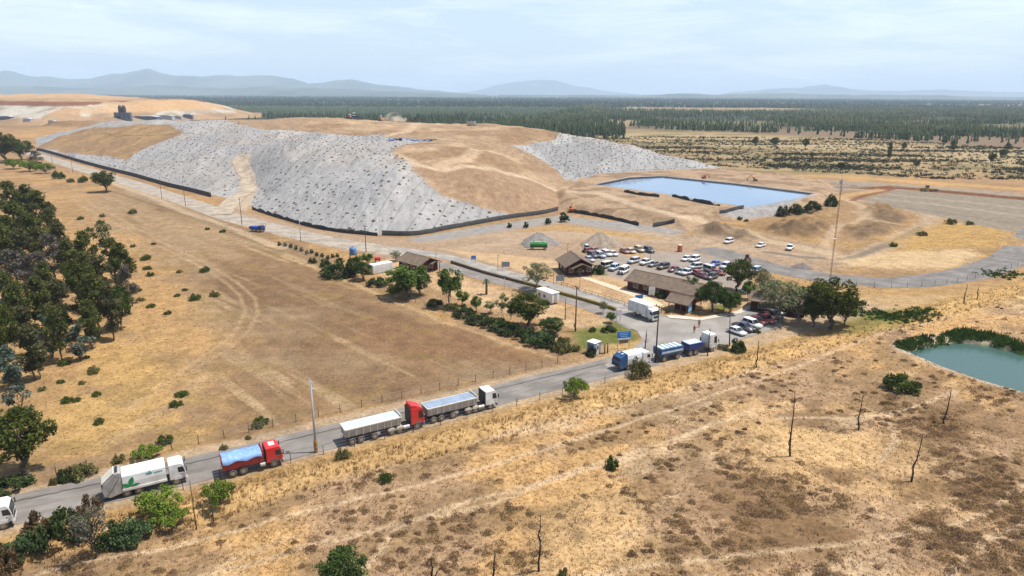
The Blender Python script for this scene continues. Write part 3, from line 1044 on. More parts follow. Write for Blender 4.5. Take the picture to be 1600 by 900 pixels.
def road_material(name, c0, c1, cable_shade, streak):
    m = bpy.data.materials.new(name)
    m.use_nodes = True
    nt = m.node_tree
    N, L = nt.nodes, nt.links
    b = N['Principled BSDF']
    b.inputs['Roughness'].default_value = 0.9
    b.inputs['Specular IOR Level'].default_value = 0.15
    at = N.new('ShaderNodeAttribute')
    at.attribute_name = 'Col'
    mp_ = N.new('ShaderNodeMapping')
    mp_.inputs['Scale'].default_value = (6.0, 14.0, 1.0)
    n1 = N.new('ShaderNodeTexNoise')
    n1.inputs['Scale'].default_value = 1.0
    n1.inputs['Detail'].default_value = 6
    n1.inputs['Roughness'].default_value = .65
    L.new(at.outputs['Color'], mp_.inputs['Vector'])
    L.new(mp_.outputs['Vector'], n1.inputs['Vector'])
    r = N.new('ShaderNodeValToRGB')
    r.color_ramp.elements[0].position = .34
    r.color_ramp.elements[1].position = .66
    r.color_ramp.elements[0].color = tuple(c0) + (1,)
    r.color_ramp.elements[1].color = tuple(c1) + (1,)
    L.new(n1.outputs['Fac'], r.inputs['Fac'])
    geo = N.new('ShaderNodeNewGeometry')
    n2 = N.new('ShaderNodeTexNoise')
    n2.inputs['Scale'].default_value = .22
    n2.inputs['Detail'].default_value = 6
    L.new(geo.outputs['Position'], n2.inputs['Vector'])
    r2 = N.new('ShaderNodeMapRange')
    r2.inputs['From Min'].default_value = .35
    r2.inputs['From Max'].default_value = .65
    r2.inputs['To Min'].default_value = .78
    r2.inputs['To Max'].default_value = 1.15
    L.new(n2.outputs['Fac'], r2.inputs['Value'])
    v = N.new('ShaderNodeVectorMath')
    v.operation = 'SCALE'
    L.new(r.outputs['Color'], v.inputs[0])
    L.new(r2.outputs['Result'], v.inputs['Scale'])
    out = v.outputs['Vector']
    if cable_shade:                                        # overhead cable's shadow, painted as a wavering dark line along the road
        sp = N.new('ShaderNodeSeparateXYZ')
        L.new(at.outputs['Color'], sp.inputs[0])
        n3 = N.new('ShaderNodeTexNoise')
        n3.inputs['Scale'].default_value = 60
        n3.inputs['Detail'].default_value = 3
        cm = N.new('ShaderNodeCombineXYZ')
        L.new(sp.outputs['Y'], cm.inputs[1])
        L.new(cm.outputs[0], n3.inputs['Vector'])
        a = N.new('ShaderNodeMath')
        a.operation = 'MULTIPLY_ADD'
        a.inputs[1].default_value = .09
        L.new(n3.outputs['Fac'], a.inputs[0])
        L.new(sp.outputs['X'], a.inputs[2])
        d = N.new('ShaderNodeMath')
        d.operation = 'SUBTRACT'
        d.inputs[1].default_value = cable_shade
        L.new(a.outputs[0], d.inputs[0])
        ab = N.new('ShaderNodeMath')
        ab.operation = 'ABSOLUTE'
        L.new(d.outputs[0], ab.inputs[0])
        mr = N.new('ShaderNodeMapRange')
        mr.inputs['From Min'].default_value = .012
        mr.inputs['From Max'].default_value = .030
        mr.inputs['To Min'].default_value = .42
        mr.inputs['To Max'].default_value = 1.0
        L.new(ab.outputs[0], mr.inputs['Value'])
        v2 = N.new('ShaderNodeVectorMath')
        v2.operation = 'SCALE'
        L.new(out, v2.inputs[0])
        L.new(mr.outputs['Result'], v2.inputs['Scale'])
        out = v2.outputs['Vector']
    L.new(out, b.inputs['Base Color'])
    return m


def ribbon(name, P, w, z, m, step=1.5, n=7, drape=False, ragged=0.25):
    c, s = resample(P, step)
    t = np.gradient(c, axis=0)
    t /= np.linalg.norm(t, axis=1)[:, None]
    nrm = np.stack([-t[:, 1], t[:, 0]], -1)
    V_, K_ = [], []
    for j in range(n):
        u = j / (n - 1)
        e = (u - .5) * w + (ragged * (fbm(s, s * 0 + j * 9.7, 4, 3, 5) - .5) * 2 if j in (0, n - 1) else 0)
        p = c + nrm * np.reshape(e, (-1, 1))
        zz = (H(p[:, 0], p[:, 1]) if drape else 0) + z - (.03 if j in (0, n - 1) else 0)
        V_.append(np.column_stack([p, np.broadcast_to(zz, len(p))]))
        K_.append(np.column_stack([np.full(len(p), u), s / 100.0, np.zeros(len(p))]))
    V_, K_ = np.concatenate(V_), np.concatenate(K_)
    q = np.arange(n * len(c)).reshape(n, len(c))
    F_ = np.stack([q[1:, :-1], q[:-1, :-1], q[:-1, 1:], q[1:, 1:]], -1).reshape(-1, 4)[:, ::-1]
    o = np_mesh(name, V_, F_, [m], True, K_)
    return tag(o, kind='structure')


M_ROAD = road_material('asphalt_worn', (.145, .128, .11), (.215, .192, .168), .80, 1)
M_SERV = road_material('dusty_concrete', (.25, .21, .165), (.33, .28, .22), 0, 1)
M_LANE = road_material('weighbridge_concrete', (.215, .195, .17), (.30, .275, .24), 0, 1)
M_LANE2 = road_material('lane_dark', (.15, .13, .115), (.235, .205, .18), 0, 1)
M_GRAV = road_material('gravel_track', (.13, .117, .104), (.19, .172, .152), 0, 1)
RMID = [at_z(*p) for p in ((-120, 832), (-60, 817), (20, 797), (200, 757), (295, 735), (400, 711), (500, 686), (620, 657), (820, 606), (950, 575), (1010, 560))]
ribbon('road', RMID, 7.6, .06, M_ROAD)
ribbon('service_road', [at_z(*p) for p in ((40, 238), (70, 246), (130, 264), (200, 285), (270, 308), (320, 325), (360, 339), (420, 355), (500, 374), (560, 384), (640, 396))], 11, .045, M_SERV, 3)
M_HAUL = road_material('haul_track', (.29, .228, .165), (.37, .30, .22), 0, 1)
ribbon('haul_road', [G(*p)[:2] for p in ((345, 336), (366, 312), (386, 296), (388, 280), (380, 265), (374, 250), (382, 244))], 8, .25, M_HAUL, 1.2, 7, True)
ribbon('weighbridge_lane', [at_z(*p) for p in ((620, 389), (700, 402), (755, 417.5), (810, 432.5), (863, 447.5), (901, 458), (940, 469), (985, 484), (1006, 494))], 5.2, .075, M_LANE, 2)
ribbon('entrance_lane', [at_z(*p) for p in ((632, 404), (690, 415), (750, 431), (810, 446), (880, 465), (925, 479), (968, 496), (1000, 512))], 6.0, .075, M_LANE2, 2)
ribbon('gravel_road', [at_z(*p) for p in ((1100, 388), (1150, 402), (1200, 417), (1260, 429), (1320, 437), (1400, 441.5), (1480, 434), (1540, 420), (1585, 400), (1612, 372), (1640, 345))], 11.0, .05, M_GRAV, 2)


def flat_area(name, pts, z, m, thick=0.0):
    P = zpoly(pts)
    bm = bmesh.new()
    f = bm.faces.new([bm.verts.new((a, b_, z)) for a, b_ in P])
    if f.normal.z < 0:
        f.normal_flip()
    if thick:
        r_ = bmesh.ops.extrude_face_region(bm, geom=[f])
        for v in r_['geom']:
            if isinstance(v, bmesh.types.BMVert):
                v.co.z += thick
        bmesh.ops.recalc_face_normals(bm, faces=bm.faces)
    me = bpy.data.meshes.new(name)
    bm.to_mesh(me)
    bm.free()
    me.materials.append(m)
    o = bpy.data.objects.new(name, me)
    COL.objects.link(o)
    return tag(o, kind='structure')


M_APRON = mat('apron_concrete', (.245, .22, .19), .9, noise=.32, nscale=.16)
M_PAVE = mat('pavement_slab', (.46, .40, .32), .9, noise=.15, nscale=.8)
flat_area('entrance_yard', [(958, 500), (975, 487), (1000, 480), (1034, 492), (1046, 498), (1095, 502), (1155, 491), (1196, 473), (1150, 452), (1168, 447), (1215, 472), (1230, 492), (1218, 512),
                            (1160, 530), (1110, 548), (1020, 568), (955, 582), (945, 570), (985, 548), (1004, 532), (996, 518)], .085, M_APRON)
flat_area('pavement', [(1040, 494), (1050, 493), (1095, 497), (1150, 487), (1188, 471), (1194, 474), (1156, 490.5), (1096, 501.5), (1046, 497.5)], 0.0, M_PAVE, .16)
flat_area('garden_path', [(905, 433), (912, 431), (1010, 462), (1036, 476), (1030, 480), (1000, 467)], .03, mat('path_sand', (.50, .40, .27), .95, noise=.1))

M_POND = mat('pond_water', (.10, .17, .27), .05, spec=.8)
M_TEAL = mat('green_pond_water', (.045, .088, .072), .2, spec=.3)
for m_ in (M_POND, M_TEAL):
    nt = m_.node_tree
    n_ = nt.nodes.new('ShaderNodeTexNoise')
    n_.inputs['Scale'].default_value = .8
    n_.inputs['Detail'].default_value = 4
    g_ = nt.nodes.new('ShaderNodeNewGeometry')
    b_ = nt.nodes.new('ShaderNodeBump')
    b_.inputs['Strength'].default_value = .06
    b_.inputs['Distance'].default_value = .1
    nt.links.new(g_.outputs['Position'], n_.inputs['Vector'])
    nt.links.new(n_.outputs['Fac'], b_.inputs['Height'])
    nt.links.new(b_.outputs['Normal'], nt.nodes['Principled BSDF'].inputs['Normal'])


def water(name, P, z, m):
    bm = bmesh.new()
    f = bm.faces.new([bm.verts.new((a, b, z)) for a, b in P])
    bm.normal_update()
    if f.normal.z < 0:
        f.normal_flip()
    me = bpy.data.meshes.new(name)
    bm.to_mesh(me)
    bm.free()
    me.materials.append(m)
    o = bpy.data.objects.new(name, me)
    COL.objects.link(o)
    return tag(o, kind='structure')


def grow(P, d):
    P = np.asarray(P)
    c = P.mean(0)
    v = P - c
    return c + v * (1 + d / np.linalg.norm(v, axis=1))[:, None]


water('pond', grow(POND1, 1.2), 2.2, M_POND)
water('pond', grow(POND2, 1.5), -1.0, M_TEAL)

# ------------------------------------------------------------------ plants
def leaf_material(name):
    m = bpy.data.materials.new(name)
    m.use_nodes = True
    nt = m.node_tree
    nt.nodes.clear()
    N, L = nt.nodes, nt.links
    at = N.new('ShaderNodeAttribute')
    at.attribute_name = 'Col'
    d = N.new('ShaderNodeBsdfDiffuse')
    t = N.new('ShaderNodeBsdfTranslucent')
    mx = N.new('ShaderNodeMixShader')
    mx.inputs[0].default_value = .22
    o = N.new('ShaderNodeOutputMaterial')
    L.new(at.outputs['Color'], d.inputs['Color'])
    L.new(at.outputs['Color'], t.inputs['Color'])
    L.new(d.outputs[0], mx.inputs[1])
    L.new(t.outputs[0], mx.inputs[2])
    L.new(mx.outputs[0], o.inputs['Surface'])
    return m


M_LEAF = leaf_material('leaves')
M_BARK = mat('bark', (.12, .09, .065), .95, noise=.4, nscale=4)
M_BARK_PALE = mat('bark_pale', (.22, .185, .15), .95, noise=.4, nscale=3)
M_DEAD = mat('charred_bark', (.035, .028, .024), .95, noise=.4, nscale=5)


def cards(P, size, rg, flat=0.0, aspect=.6):
    """a small leaf-shaped quad at every point"""
    n = len(P)
    nr = rg.normal(size=(n, 3))
    nr[:, 2] = np.abs(nr[:, 2]) + flat
    nr /= np.linalg.norm(nr, axis=1)[:, None]
    a = np.cross(nr, rg.normal(size=(n, 3)))
    a /= np.maximum(np.linalg.norm(a, axis=1), 1e-6)[:, None]
    b = np.cross(nr, a)
    s = (size * rg.uniform(.6, 1.3, n))[:, None]
    V_ = np.stack([P - a * s, P - b * s * aspect, P + a * s, P + b * s * aspect], 1).reshape(-1, 3)
    return V_, np.arange(4 * n).reshape(n, 4)


def crown_cloud(rg, clumps, per, c_lo, c_hi, size, aspect=.6):
    """clumps: rows of x, y, z, r"""
    P, Cc = [], []
    for (x, y, z, r) in clumps:
        u = rg.normal(size=(per, 3))
        u /= np.linalg.norm(u, axis=1)[:, None]
        k = rg.uniform(.35, 1.0, per) ** .6
        p = u * (r * k)[:, None] * np.array([1, 1, .78]) + np.array([x, y, z])
        P.append(p)
        tone = rg.uniform(0, 1)
        tt = np.clip(tone * .75 + rg.uniform(0, .35, per), 0, 1)[:, None]
        Cc.append(np.array(c_lo) * (1 - tt) + np.array(c_hi) * tt)
    P, Cc = np.concatenate(P), np.concatenate(Cc)
    V_, F_ = cards(P, size, rg, .25, aspect)
    return V_, F_, np.repeat(Cc, 4, 0)


def limb(mb, p0, p1, r0, r1, rg, n=3, wob=.06):
    p0, p1 = np.array(p0, float), np.array(p1, float)
    last, lr = p0, r0
    for i in range(1, n + 1):
        u = i / n
        q = p0 + (p1 - p0) * u + (rg.normal(size=3) * wob * np.linalg.norm(p1 - p0) if i < n else 0)
        r = r0 + (r1 - r0) * u
        mb.tube(last, q, lr, r, 6)
        last, lr = q, r


TREES = {}


def tree_kind(key, seed, h, rx, z0, nc, per, size, c_lo, c_hi, shape='round', bark=None, cr=.30, trunk_r=.16, aspect=.6):
    """one prototype, kept as meshes only: trunk with limbs, crown of leaf clumps"""
    rg = np.random.default_rng(seed)
    cl = []
    for i in range(nc):
        if shape == 'round':
            u = rg.normal(size=3)
            u /= np.linalg.norm(u)
            k = rg.uniform(.45, .88)
            w = 1.0
            p = np.array([u[0] * rx * k, u[1] * rx * k, z0 + (h - z0) * .5 + u[2] * (h - z0) * .46 * k])
        elif shape == 'tall':
            t_ = rg.uniform(0, 1)
            w = (1 - abs(t_ - .42) * 1.35) * rg.uniform(.35, 1.0)
            a = rg.uniform(0, 2 * math.pi)
            p = np.array([math.cos(a) * rx * w, math.sin(a) * rx * w, z0 + (h - z0) * (.06 + .88 * t_)])
        elif shape == 'flat':
            a, q = rg.uniform(0, 2 * math.pi), math.sqrt(rg.uniform(0, 1))
            p = np.array([math.cos(a) * rx * q, math.sin(a) * rx * q, z0 + (h - z0) * rg.uniform(.35, .9) * (1 - .35 * q * q)])
        else:                                          # bush: domed, down to the ground
            a, q = rg.uniform(0, 2 * math.pi), math.sqrt(rg.uniform(0, 1))
            p = np.array([math.cos(a) * rx * q, math.sin(a) * rx * q, h * (.12 + .7 * rg.uniform(0, 1) * (1 - q * q * .8))])
        cl.append((p[0], p[1], p[2], rx * cr * rg.uniform(.7, 1.25)))
    V_, F_, Cc = crown_cloud(rg, cl, per, c_lo, c_hi, size, aspect)
    V_[:, 2] = np.maximum(V_[:, 2], .02)
    crown = np_mesh('crown', V_, F_, [M_LEAF], False, Cc)
    mb = MB()
    top = h * (.8 if shape == 'tall' else .6)
    if shape == 'bush':
        for c in cl[:6]:
            limb(mb, (0, 0, 0), (c[0] * .8, c[1] * .8, c[2] * .9), trunk_r * .4, .02, rg)
    else:
        limb(mb, (0, 0, -.2), (rg.normal() * .2, rg.normal() * .2, top), trunk_r, trunk_r * .35, rg, 5)
        for c in sorted(cl, key=lambda q: q[2])[::max(1, nc // 14)]:
            zb = min(max(c[2] - rx * .7, z0 * .55), top * .9)
            limb(mb, (0, 0, zb), (c[0], c[1], c[2]), trunk_r * .4, .03, rg)
    trunk = mb.build('trunk', bark or M_BARK, None, True)
    TREES[key] = (crown.data, trunk.data, h, rx)
    bpy.data.objects.remove(crown)
    bpy.data.objects.remove(trunk)


DG_LO, DG_HI = (.026, .036, .012), (.12, .13, .036)
tree_kind('euc_a', 1, 12, 3.1, 2.5, 46, 100, .24, DG_LO, (.125, .135, .038), 'tall', cr=.33, trunk_r=.2)
tree_kind('euc_b', 2, 12, 3.4, 3.0, 44, 100, .24, (.025, .036, .013), (.125, .14, .038), 'tall', cr=.34, trunk_r=.2)
tree_kind('euc_c', 3, 12, 2.8, 2.2, 42, 90, .23, (.035, .04, .02), (.13, .125, .055), 'tall', cr=.34, trunk_r=.18)
tree_kind('euc_grey', 4, 11, 2.8, 1.8, 36, 75, .21, (.06, .055, .045), (.16, .14, .115), 'tall', cr=.33, trunk_r=.15)
tree_kind('euc_blue', 5, 8, 1.7, 1.2, 30, 80, .19, (.05, .07, .05), (.15, .18, .135), 'tall', cr=.36, trunk_r=.13)
tree_kind('airy', 6, 12, 2.8, 5.5, 18, 80, .22, (.06, .07, .03), (.15, .155, .07), 'round', cr=.33, trunk_r=.13)
tree_kind('oak', 7, 9.5, 4.6, 2.0, 60, 110, .22, (.02, .032, .009), (.11, .125, .028), 'round', cr=.24, trunk_r=.28)
tree_kind('oak_b', 8, 9.5, 4.4, 1.6, 60, 100, .22, (.025, .045, .014), (.09, .13, .035), 'round', cr=.24, trunk_r=.25)
tree_kind('lime', 9, 7, 2.6, 1.8, 36, 80, .20, (.07, .11, .015), (.19, .25, .04), 'round', cr=.28, trunk_r=.13)
tree_kind('garden', 10, 8, 3.0, 2.0, 42, 90, .21, (.04, .07, .015), (.14, .19, .045), 'round', cr=.28, trunk_r=.15)
tree_kind('feather', 11, 8, 2.8, 1.4, 34, 80, .19, (.075, .085, .04), (.19, .20, .10), 'round', M_BARK_PALE, .30, .12, .35)
tree_kind('willow', 12, 6, 1.7, 2.2, 16, 80, .2, (.08, .10, .04), (.18, .21, .085), 'round', M_BARK_PALE, .36, .09, .35)
tree_kind('bush', 13, 1.6, 1.3, 0, 24, 60, .13, (.03, .05, .012), (.12, .15, .035), 'bush', cr=.34, trunk_r=.08)
tree_kind('bush_lime', 14, 2.6, 2.3, .9, 34, 90, .13, (.07, .11, .012), (.20, .27, .045), 'flat', cr=.24, trunk_r=.12)
tree_kind('bush_dark', 15, 2.4, 1.9, 0, 32, 70, .16, (.02, .032, .012), (.08, .105, .035), 'bush', cr=.30, trunk_r=.1)
tree_kind('bush_red', 16, 2.4, 1.9, 0, 28, 60, .15, (.05, .04, .02), (.16, .105, .055), 'bush', cr=.30, trunk_r=.1)
tree_kind('bush_olive', 17, 1.6, 1.5, 0, 24, 55, .13, (.07, .07, .025), (.2, .19, .07), 'bush', cr=.32, trunk_r=.07)
tree_kind('bush_teal', 18, 2.4, 1.9, 0, 30, 70, .15, (.03, .055, .022), (.11, .16, .06), 'bush', cr=.30, trunk_r=.1)
tree_kind('haze_tree', 19, 4.5, 1.6, 1.0, 22, 40, .14, (.09, .085, .06), (.19, .17, .12), 'round', M_DEAD, .36, .08, .35)
tree_kind('cone', 20, 5, 1.5, .3, 40, 60, .17, (.02, .04, .018), (.06, .10, .04), 'bush', cr=.30)


def plant(key, px, py, top, wpx, label, cat='tree', name='tree', group=None, rot=None, sq=None):
    """stands a copy of a prototype at a spot of the ground with the height and width seen there"""
    p = G(px, py)
    s = px_per_m(p)
    cd, td, h, rx = TREES[key]
    kz = (py - top) / s / .955 / h
    kx = wpx / s / 2 / (rx * 1.12)
    rz = random.uniform(0, 6.28) if rot is None else rot
    o = empty(name, (p.x, p.y, p.z - .03), rz, label, cat, group)
    o.scale = (kx, kx, kz)
    for nm, d in (('crown', cd), ('trunk', td)):
        c = bpy.data.objects.new(nm if nm == 'crown' or cat == 'tree' else 'stems', d)
        if nm == 'crown' and cat != 'tree':
            c.name = 'foliage'
        COL.objects.link(c)
        c.parent = o
    return o


# ------------------------------------------------------------------ the grove at the edge of the field
GR = 'eucalyptus trees of the grove in the dry field'
for k, x, y, t, w, lab in (
    ('euc_b', 22, 352, 289, 46, 'dark green tree at the grove end toward the road, topmost crown against the tan field'),
    ('euc_a', 48, 350, 293, 36, 'dark round tree beside the topmost crown at the head of the grove'),
    ('euc_b', 66, 368, 303, 44, 'dark broad tree on the grove corner above the long bare slope'),
    ('airy', 82, 366, 320, 22, 'thin bare topped tree peeping out behind the grove corner tree'),
    ('euc_a', 86, 398, 330, 30, 'narrow dark tree on the field edge of the grove, just below its corner'),
    ('euc_c', 100, 418, 352, 34, 'olive narrow tree by the sandy gap between the two grove clumps'),
    ('euc_c', 4, 384, 306, 46, 'olive tree cut by the picture edge near the head of the grove'),
    ('euc_b', 34, 398, 320, 46, 'bright green rounded crown low behind the topmost grove trees'),
    ('euc_a', 62, 416, 338, 42, 'mid green tree in the first grove clump, below the corner tree'),
    ('euc_grey', 88, 440, 368, 44, 'grey leafed tree on the field side of the first grove clump'),
    ('euc_a', 12, 436, 350, 46, 'dark tree deep in the first grove clump near the picture edge'),
    ('euc_c', 46, 446, 362, 46, 'olive tree in the middle of the first grove clump'),
    ('euc_grey', 32, 476, 392, 50, 'purple grey half bare tree in the middle of the grove'),
    ('euc_grey', 66, 470, 396, 48, 'purple grey half bare tree next to the sandy gap'),
    ('euc_blue', 4, 486, 420, 40, 'bluish grey tree at the picture edge halfway down the grove'),
    ('euc_a', 112, 446, 378, 34, 'dark slim tree standing in the gap between the grove clumps'),
    ('airy', 172, 430, 352, 40, 'tall airy tree with a see-through crown rising above the second grove clump'),
    ('euc_b', 142, 452, 366, 44, 'dark green tree topping the second grove clump beside the airy tree'),
    ('euc_b', 196, 462, 384, 42, 'dark green tree on the open field corner of the second grove clump'),
    ('oak', 128, 482, 404, 52, 'bright rounded crown in front of the second grove clump'),
    ('euc_c', 166, 486, 402, 46, 'dark mixed crown in the heart of the second grove clump'),
    ('euc_grey', 204, 492, 416, 34, 'grey brown tree on the field flank of the second grove clump'),
    ('oak_b', 190, 515, 442, 46, 'small dark tree with a bare forked trunk at the field edge of the grove'),
    ('euc_a', 152, 528, 430, 48, 'tall olive tree above the bluish saplings of the grove'),
    ('euc_c', 106, 530, 440, 44, 'olive green tree on the near side of the bright rounded crown'),
    ('euc_a', 70, 520, 434, 44, 'dark tree with an open sunny floor beside it in the grove'),
    ('euc_b', 36, 530, 446, 46, 'dark crown in the lower middle of the grove'),
    ('euc_blue', 80, 560, 492, 34, 'bluish sapling with silvery leaves under the grove trees'),
    ('euc_blue', 128, 562, 508, 36, 'silvery blue sapling at the near foot of the second grove clump'),
    ('euc_a', 146, 545, 470, 36, 'narrow dark tree on the near foot of the second grove clump'),
    ('oak', 8, 580, 472, 62, 'bright green broad crown at the picture edge, low in the grove'),
    ('euc_c', 56, 594, 512, 44, 'brownish green tree at the near end of the grove'),
    ('euc_blue', 20, 606, 540, 36, 'bluish low tree at the picture edge near the grove end'),
    ('euc_a', 62, 592, 535, 30, 'small dark narrow tree in the opening at the grove end'),
    ('euc_blue', 36, 664, 568, 40, 'grey green slender tree just above the big lone oak'),
    ('euc_b', 24, 420, 342, 40, 'deep green crown filling the first grove clump behind the olive tree'),
    ('euc_a', 80, 492, 412, 36, 'narrow dark tree in the middle of the grove beside the bare greys'),
    ('euc_b', 182, 440, 376, 36, 'full green crown right under the airy tree of the second clump'),
    ('euc_a', 150, 502, 418, 38, 'dark tree standing behind the bright rounded crown'),
    ('euc_c', 178, 532, 446, 38, 'olive tree beside the bare forked trunk on the near field flank'),
    ('euc_b', 20, 500, 428, 40, 'green crown between the purple grey trees and the picture edge'),
    ('euc_c', 48, 556, 480, 40, 'olive crown above the small opening at the grove end'),
    ('euc_b', 98, 566, 480, 40, 'full dark crown between the bluish saplings at the grove foot'),
    ('oak', 40, 742, 634, 104, 'big dark lone tree with a thick trunk by the roadside fence'),
):
    plant(k, x, y, t - 3, w * 1.08, lab, 'tree', 'tree', GR)
for k, x, y, t, w, lab in (
    ('oak', 8, 254, 207, 60, 'broad dark tree at the picture edge beside the perimeter road'),
    ('oak_b', 32, 250, 216, 46, 'dark tree next to the black roadside fence, second from the picture edge'),
    ('euc_grey', 58, 262, 236, 26, 'greyish low tree at the end of the dark roadside trees'),
    ('oak', 166, 300, 267, 44, 'dark round tree standing alone at the top of the dry field'),
):
    plant(k, x, y, t, w, lab, 'tree', 'tree', 'trees along the perimeter road')
for k, x, y, t, w, lab in (
    ('bush_lime', 22, 264, 249, 30, 'bright green bush below the dark roadside trees, at the picture edge'),
    ('bush_lime', 46, 268, 252, 28, 'second bright bush below the dark roadside trees'),
    ('bush_lime', 70, 271, 256, 30, 'wide bright bush in the middle of the roadside bush row'),
    ('bush', 92, 279, 264, 18, 'small round bush at the lower end of the roadside bush row'),
    ('bush_olive', 110, 285, 276, 12, 'tiny olive bush just past the roadside bush row'),
    ('bush', 130, 285, 272, 14, 'small bush between the bush row and the lone round tree'),
):
    plant(k, x, y, t, w, lab, 'bush', 'bush', 'bushes along the perimeter road')
# hedge and trees between the field and the offices
HG = 'trees along the fence of the office grounds'
for k, x, y, t, w, lab in (
    ('garden', 640, 463, 410, 66, 'spreading green tree below the weighing cabin, next to the white container'),
    ('oak_b', 655, 462, 420, 36, 'dark green tree leaning on the spreading tree below the weighing cabin'),
    ('garden', 704, 480, 412, 38, 'tall bright green tree in the yard between weighing cabin and palm'),
    ('lime', 722, 478, 452, 22, 'small yellow green tree beside the tall yard tree'),
    ('garden', 744, 488, 460, 20, 'small round topped tree below the palm'),
    ('willow', 766, 490, 470, 22, 'low pale tree in the hedge between round topped tree and willow'),
    ('willow', 785, 498, 458, 20, 'slim drooping willow before the white cabin trailer'),
    ('willow', 797, 506, 470, 20, 'second slim willow against the big dark hedge tree'),
    ('oak', 826, 512, 457, 66, 'big dark tree in front of the white cabin trailer'),
    ('oak_b', 862, 522, 494, 42, 'dense green low tree right of the big dark hedge tree'),
    ('feather', 838, 454, 406, 46, 'light airy tree between the two weighbridge lanes'),
    ('feather', 942, 490, 468, 14, 'small brown thin tree by the lane end near the flag'),
    ('garden', 955, 505, 486, 16, 'young tree on the lawn beside the billboard'),
    ('oak_b', 556, 432, 398, 26, 'dark tree with full crown under the water tower'),
    ('garden', 573, 414, 394, 20, 'green tree between water tower and white container'),
    ('oak_b', 567, 438, 406, 30, 'dark tree in front of the white container end'),
    ('feather', 619, 408, 391, 20, 'grey green tree behind the white container'),
):
    plant(k, x, y, t, w * 1.2, lab, 'tree', 'tree', HG)
random.seed(3)
bl = [(530, 431, 402, 40, 'bush_dark', 'dark bush at the field corner by the water tower'), (488, 411, 403, 10, 'bush_dark', 'small dark bush at the uphill end of the hedge'),
      (508, 416, 404, 14, 'bush_dark', 'dark small bush beside the row of saplings'), (589, 447, 432, 24, 'bush_dark', 'low bush just below the white container'),
      (618, 455, 440, 22, 'bush_olive', 'olive bush left of the spreading tree'), (614, 463, 453, 11, 'bush_lime', 'small bright bush on the field edge under the spreading tree'),
      (632, 452, 442, 18, 'bush_dark', 'dark scrub in the shade of the spreading tree'), (680, 477, 467, 22, 'bush_dark', 'dark scrub at the foot of the tall yard tree'),
      (706, 484, 472, 22, 'bush_olive', 'olive scrub under the tall yard tree'), (725, 494, 475, 26, 'bush_dark', 'thick dark bush under the small yellow green tree'),
      (748, 504, 489, 30, 'bush_dark', 'dark hedge bush below the round topped tree'), (772, 512, 494, 34, 'bush_dark', 'dark hedge bush below the pale low tree'),
      (796, 520, 500, 32, 'bush_dark', 'dark hedge bush below the slim willows'), (820, 530, 508, 30, 'bush_dark', 'deep dark hedge bush below the big dark tree'),
      (842, 538, 513, 34, 'bush_teal', 'grey green bush at the outer face of the hedge'), (862, 540, 518, 30, 'bush_dark', 'dark bush at the lower end of the hedge'),
      (880, 548, 526, 30, 'bush_olive', 'dry olive bush where the hedge ends near the kiosk'), (925, 556, 541, 14, 'bush_dark', 'small bush at the kiosk corner'),
      (900, 548, 540, 14, 'bush_olive', 'low olive shrub between hedge end and kiosk'), (926, 518, 512, 9, 'bush', 'small round clipped bush on the lawn'),
      (951, 518, 509, 18, 'bush_dark', 'flat dark bush under the young lawn tree'), (1008, 440, 434, 14, 'bush_lime', 'green flowering shrub before the long office'),
      (1032, 466, 456, 10, 'bush_teal', 'pale shrub at the near end of the long office'), (934, 428, 412, 14, 'bush_dark', 'dark conifer shrub at the meeting cabin corner'),
      (1043, 489, 481, 7, 'bush_olive', 'round yellowish shrub beside the gate canopy')]
for x, y, t, w, k, lab in bl:
    plant(k, x, y, t - 3, w * 1.3, lab, 'bush', 'bush', 'bushes of the office hedge')
for i, (x, y) in enumerate(((437, 384), (445, 385), (454, 387), (462, 390), (471, 393), (479, 397), (487, 396), (495, 400), (503, 402), (512, 405), (520, 403), (527, 402))):
    plant('cone', x, y, y - 9.5, 6.5, 'young clipped sapling in the row along the entrance road', 'sapling', 'sapling', 'row of young saplings')
for x, y, t, w, lab in ((797, 356, 344, 9, 'faint low sapling at the end of the three conifers by the grey bank'), (823, 356, 342, 10, 'small dark conifer on the grey bank'), (857, 350, 336, 11, 'middle conifer on the grey bank'), (882, 347, 325, 16, 'tallest dark conifer by the landfill fence')):
    plant('cone', x, y, t, w, lab, 'conifer', 'conifer', 'conifers below the landfill fence')
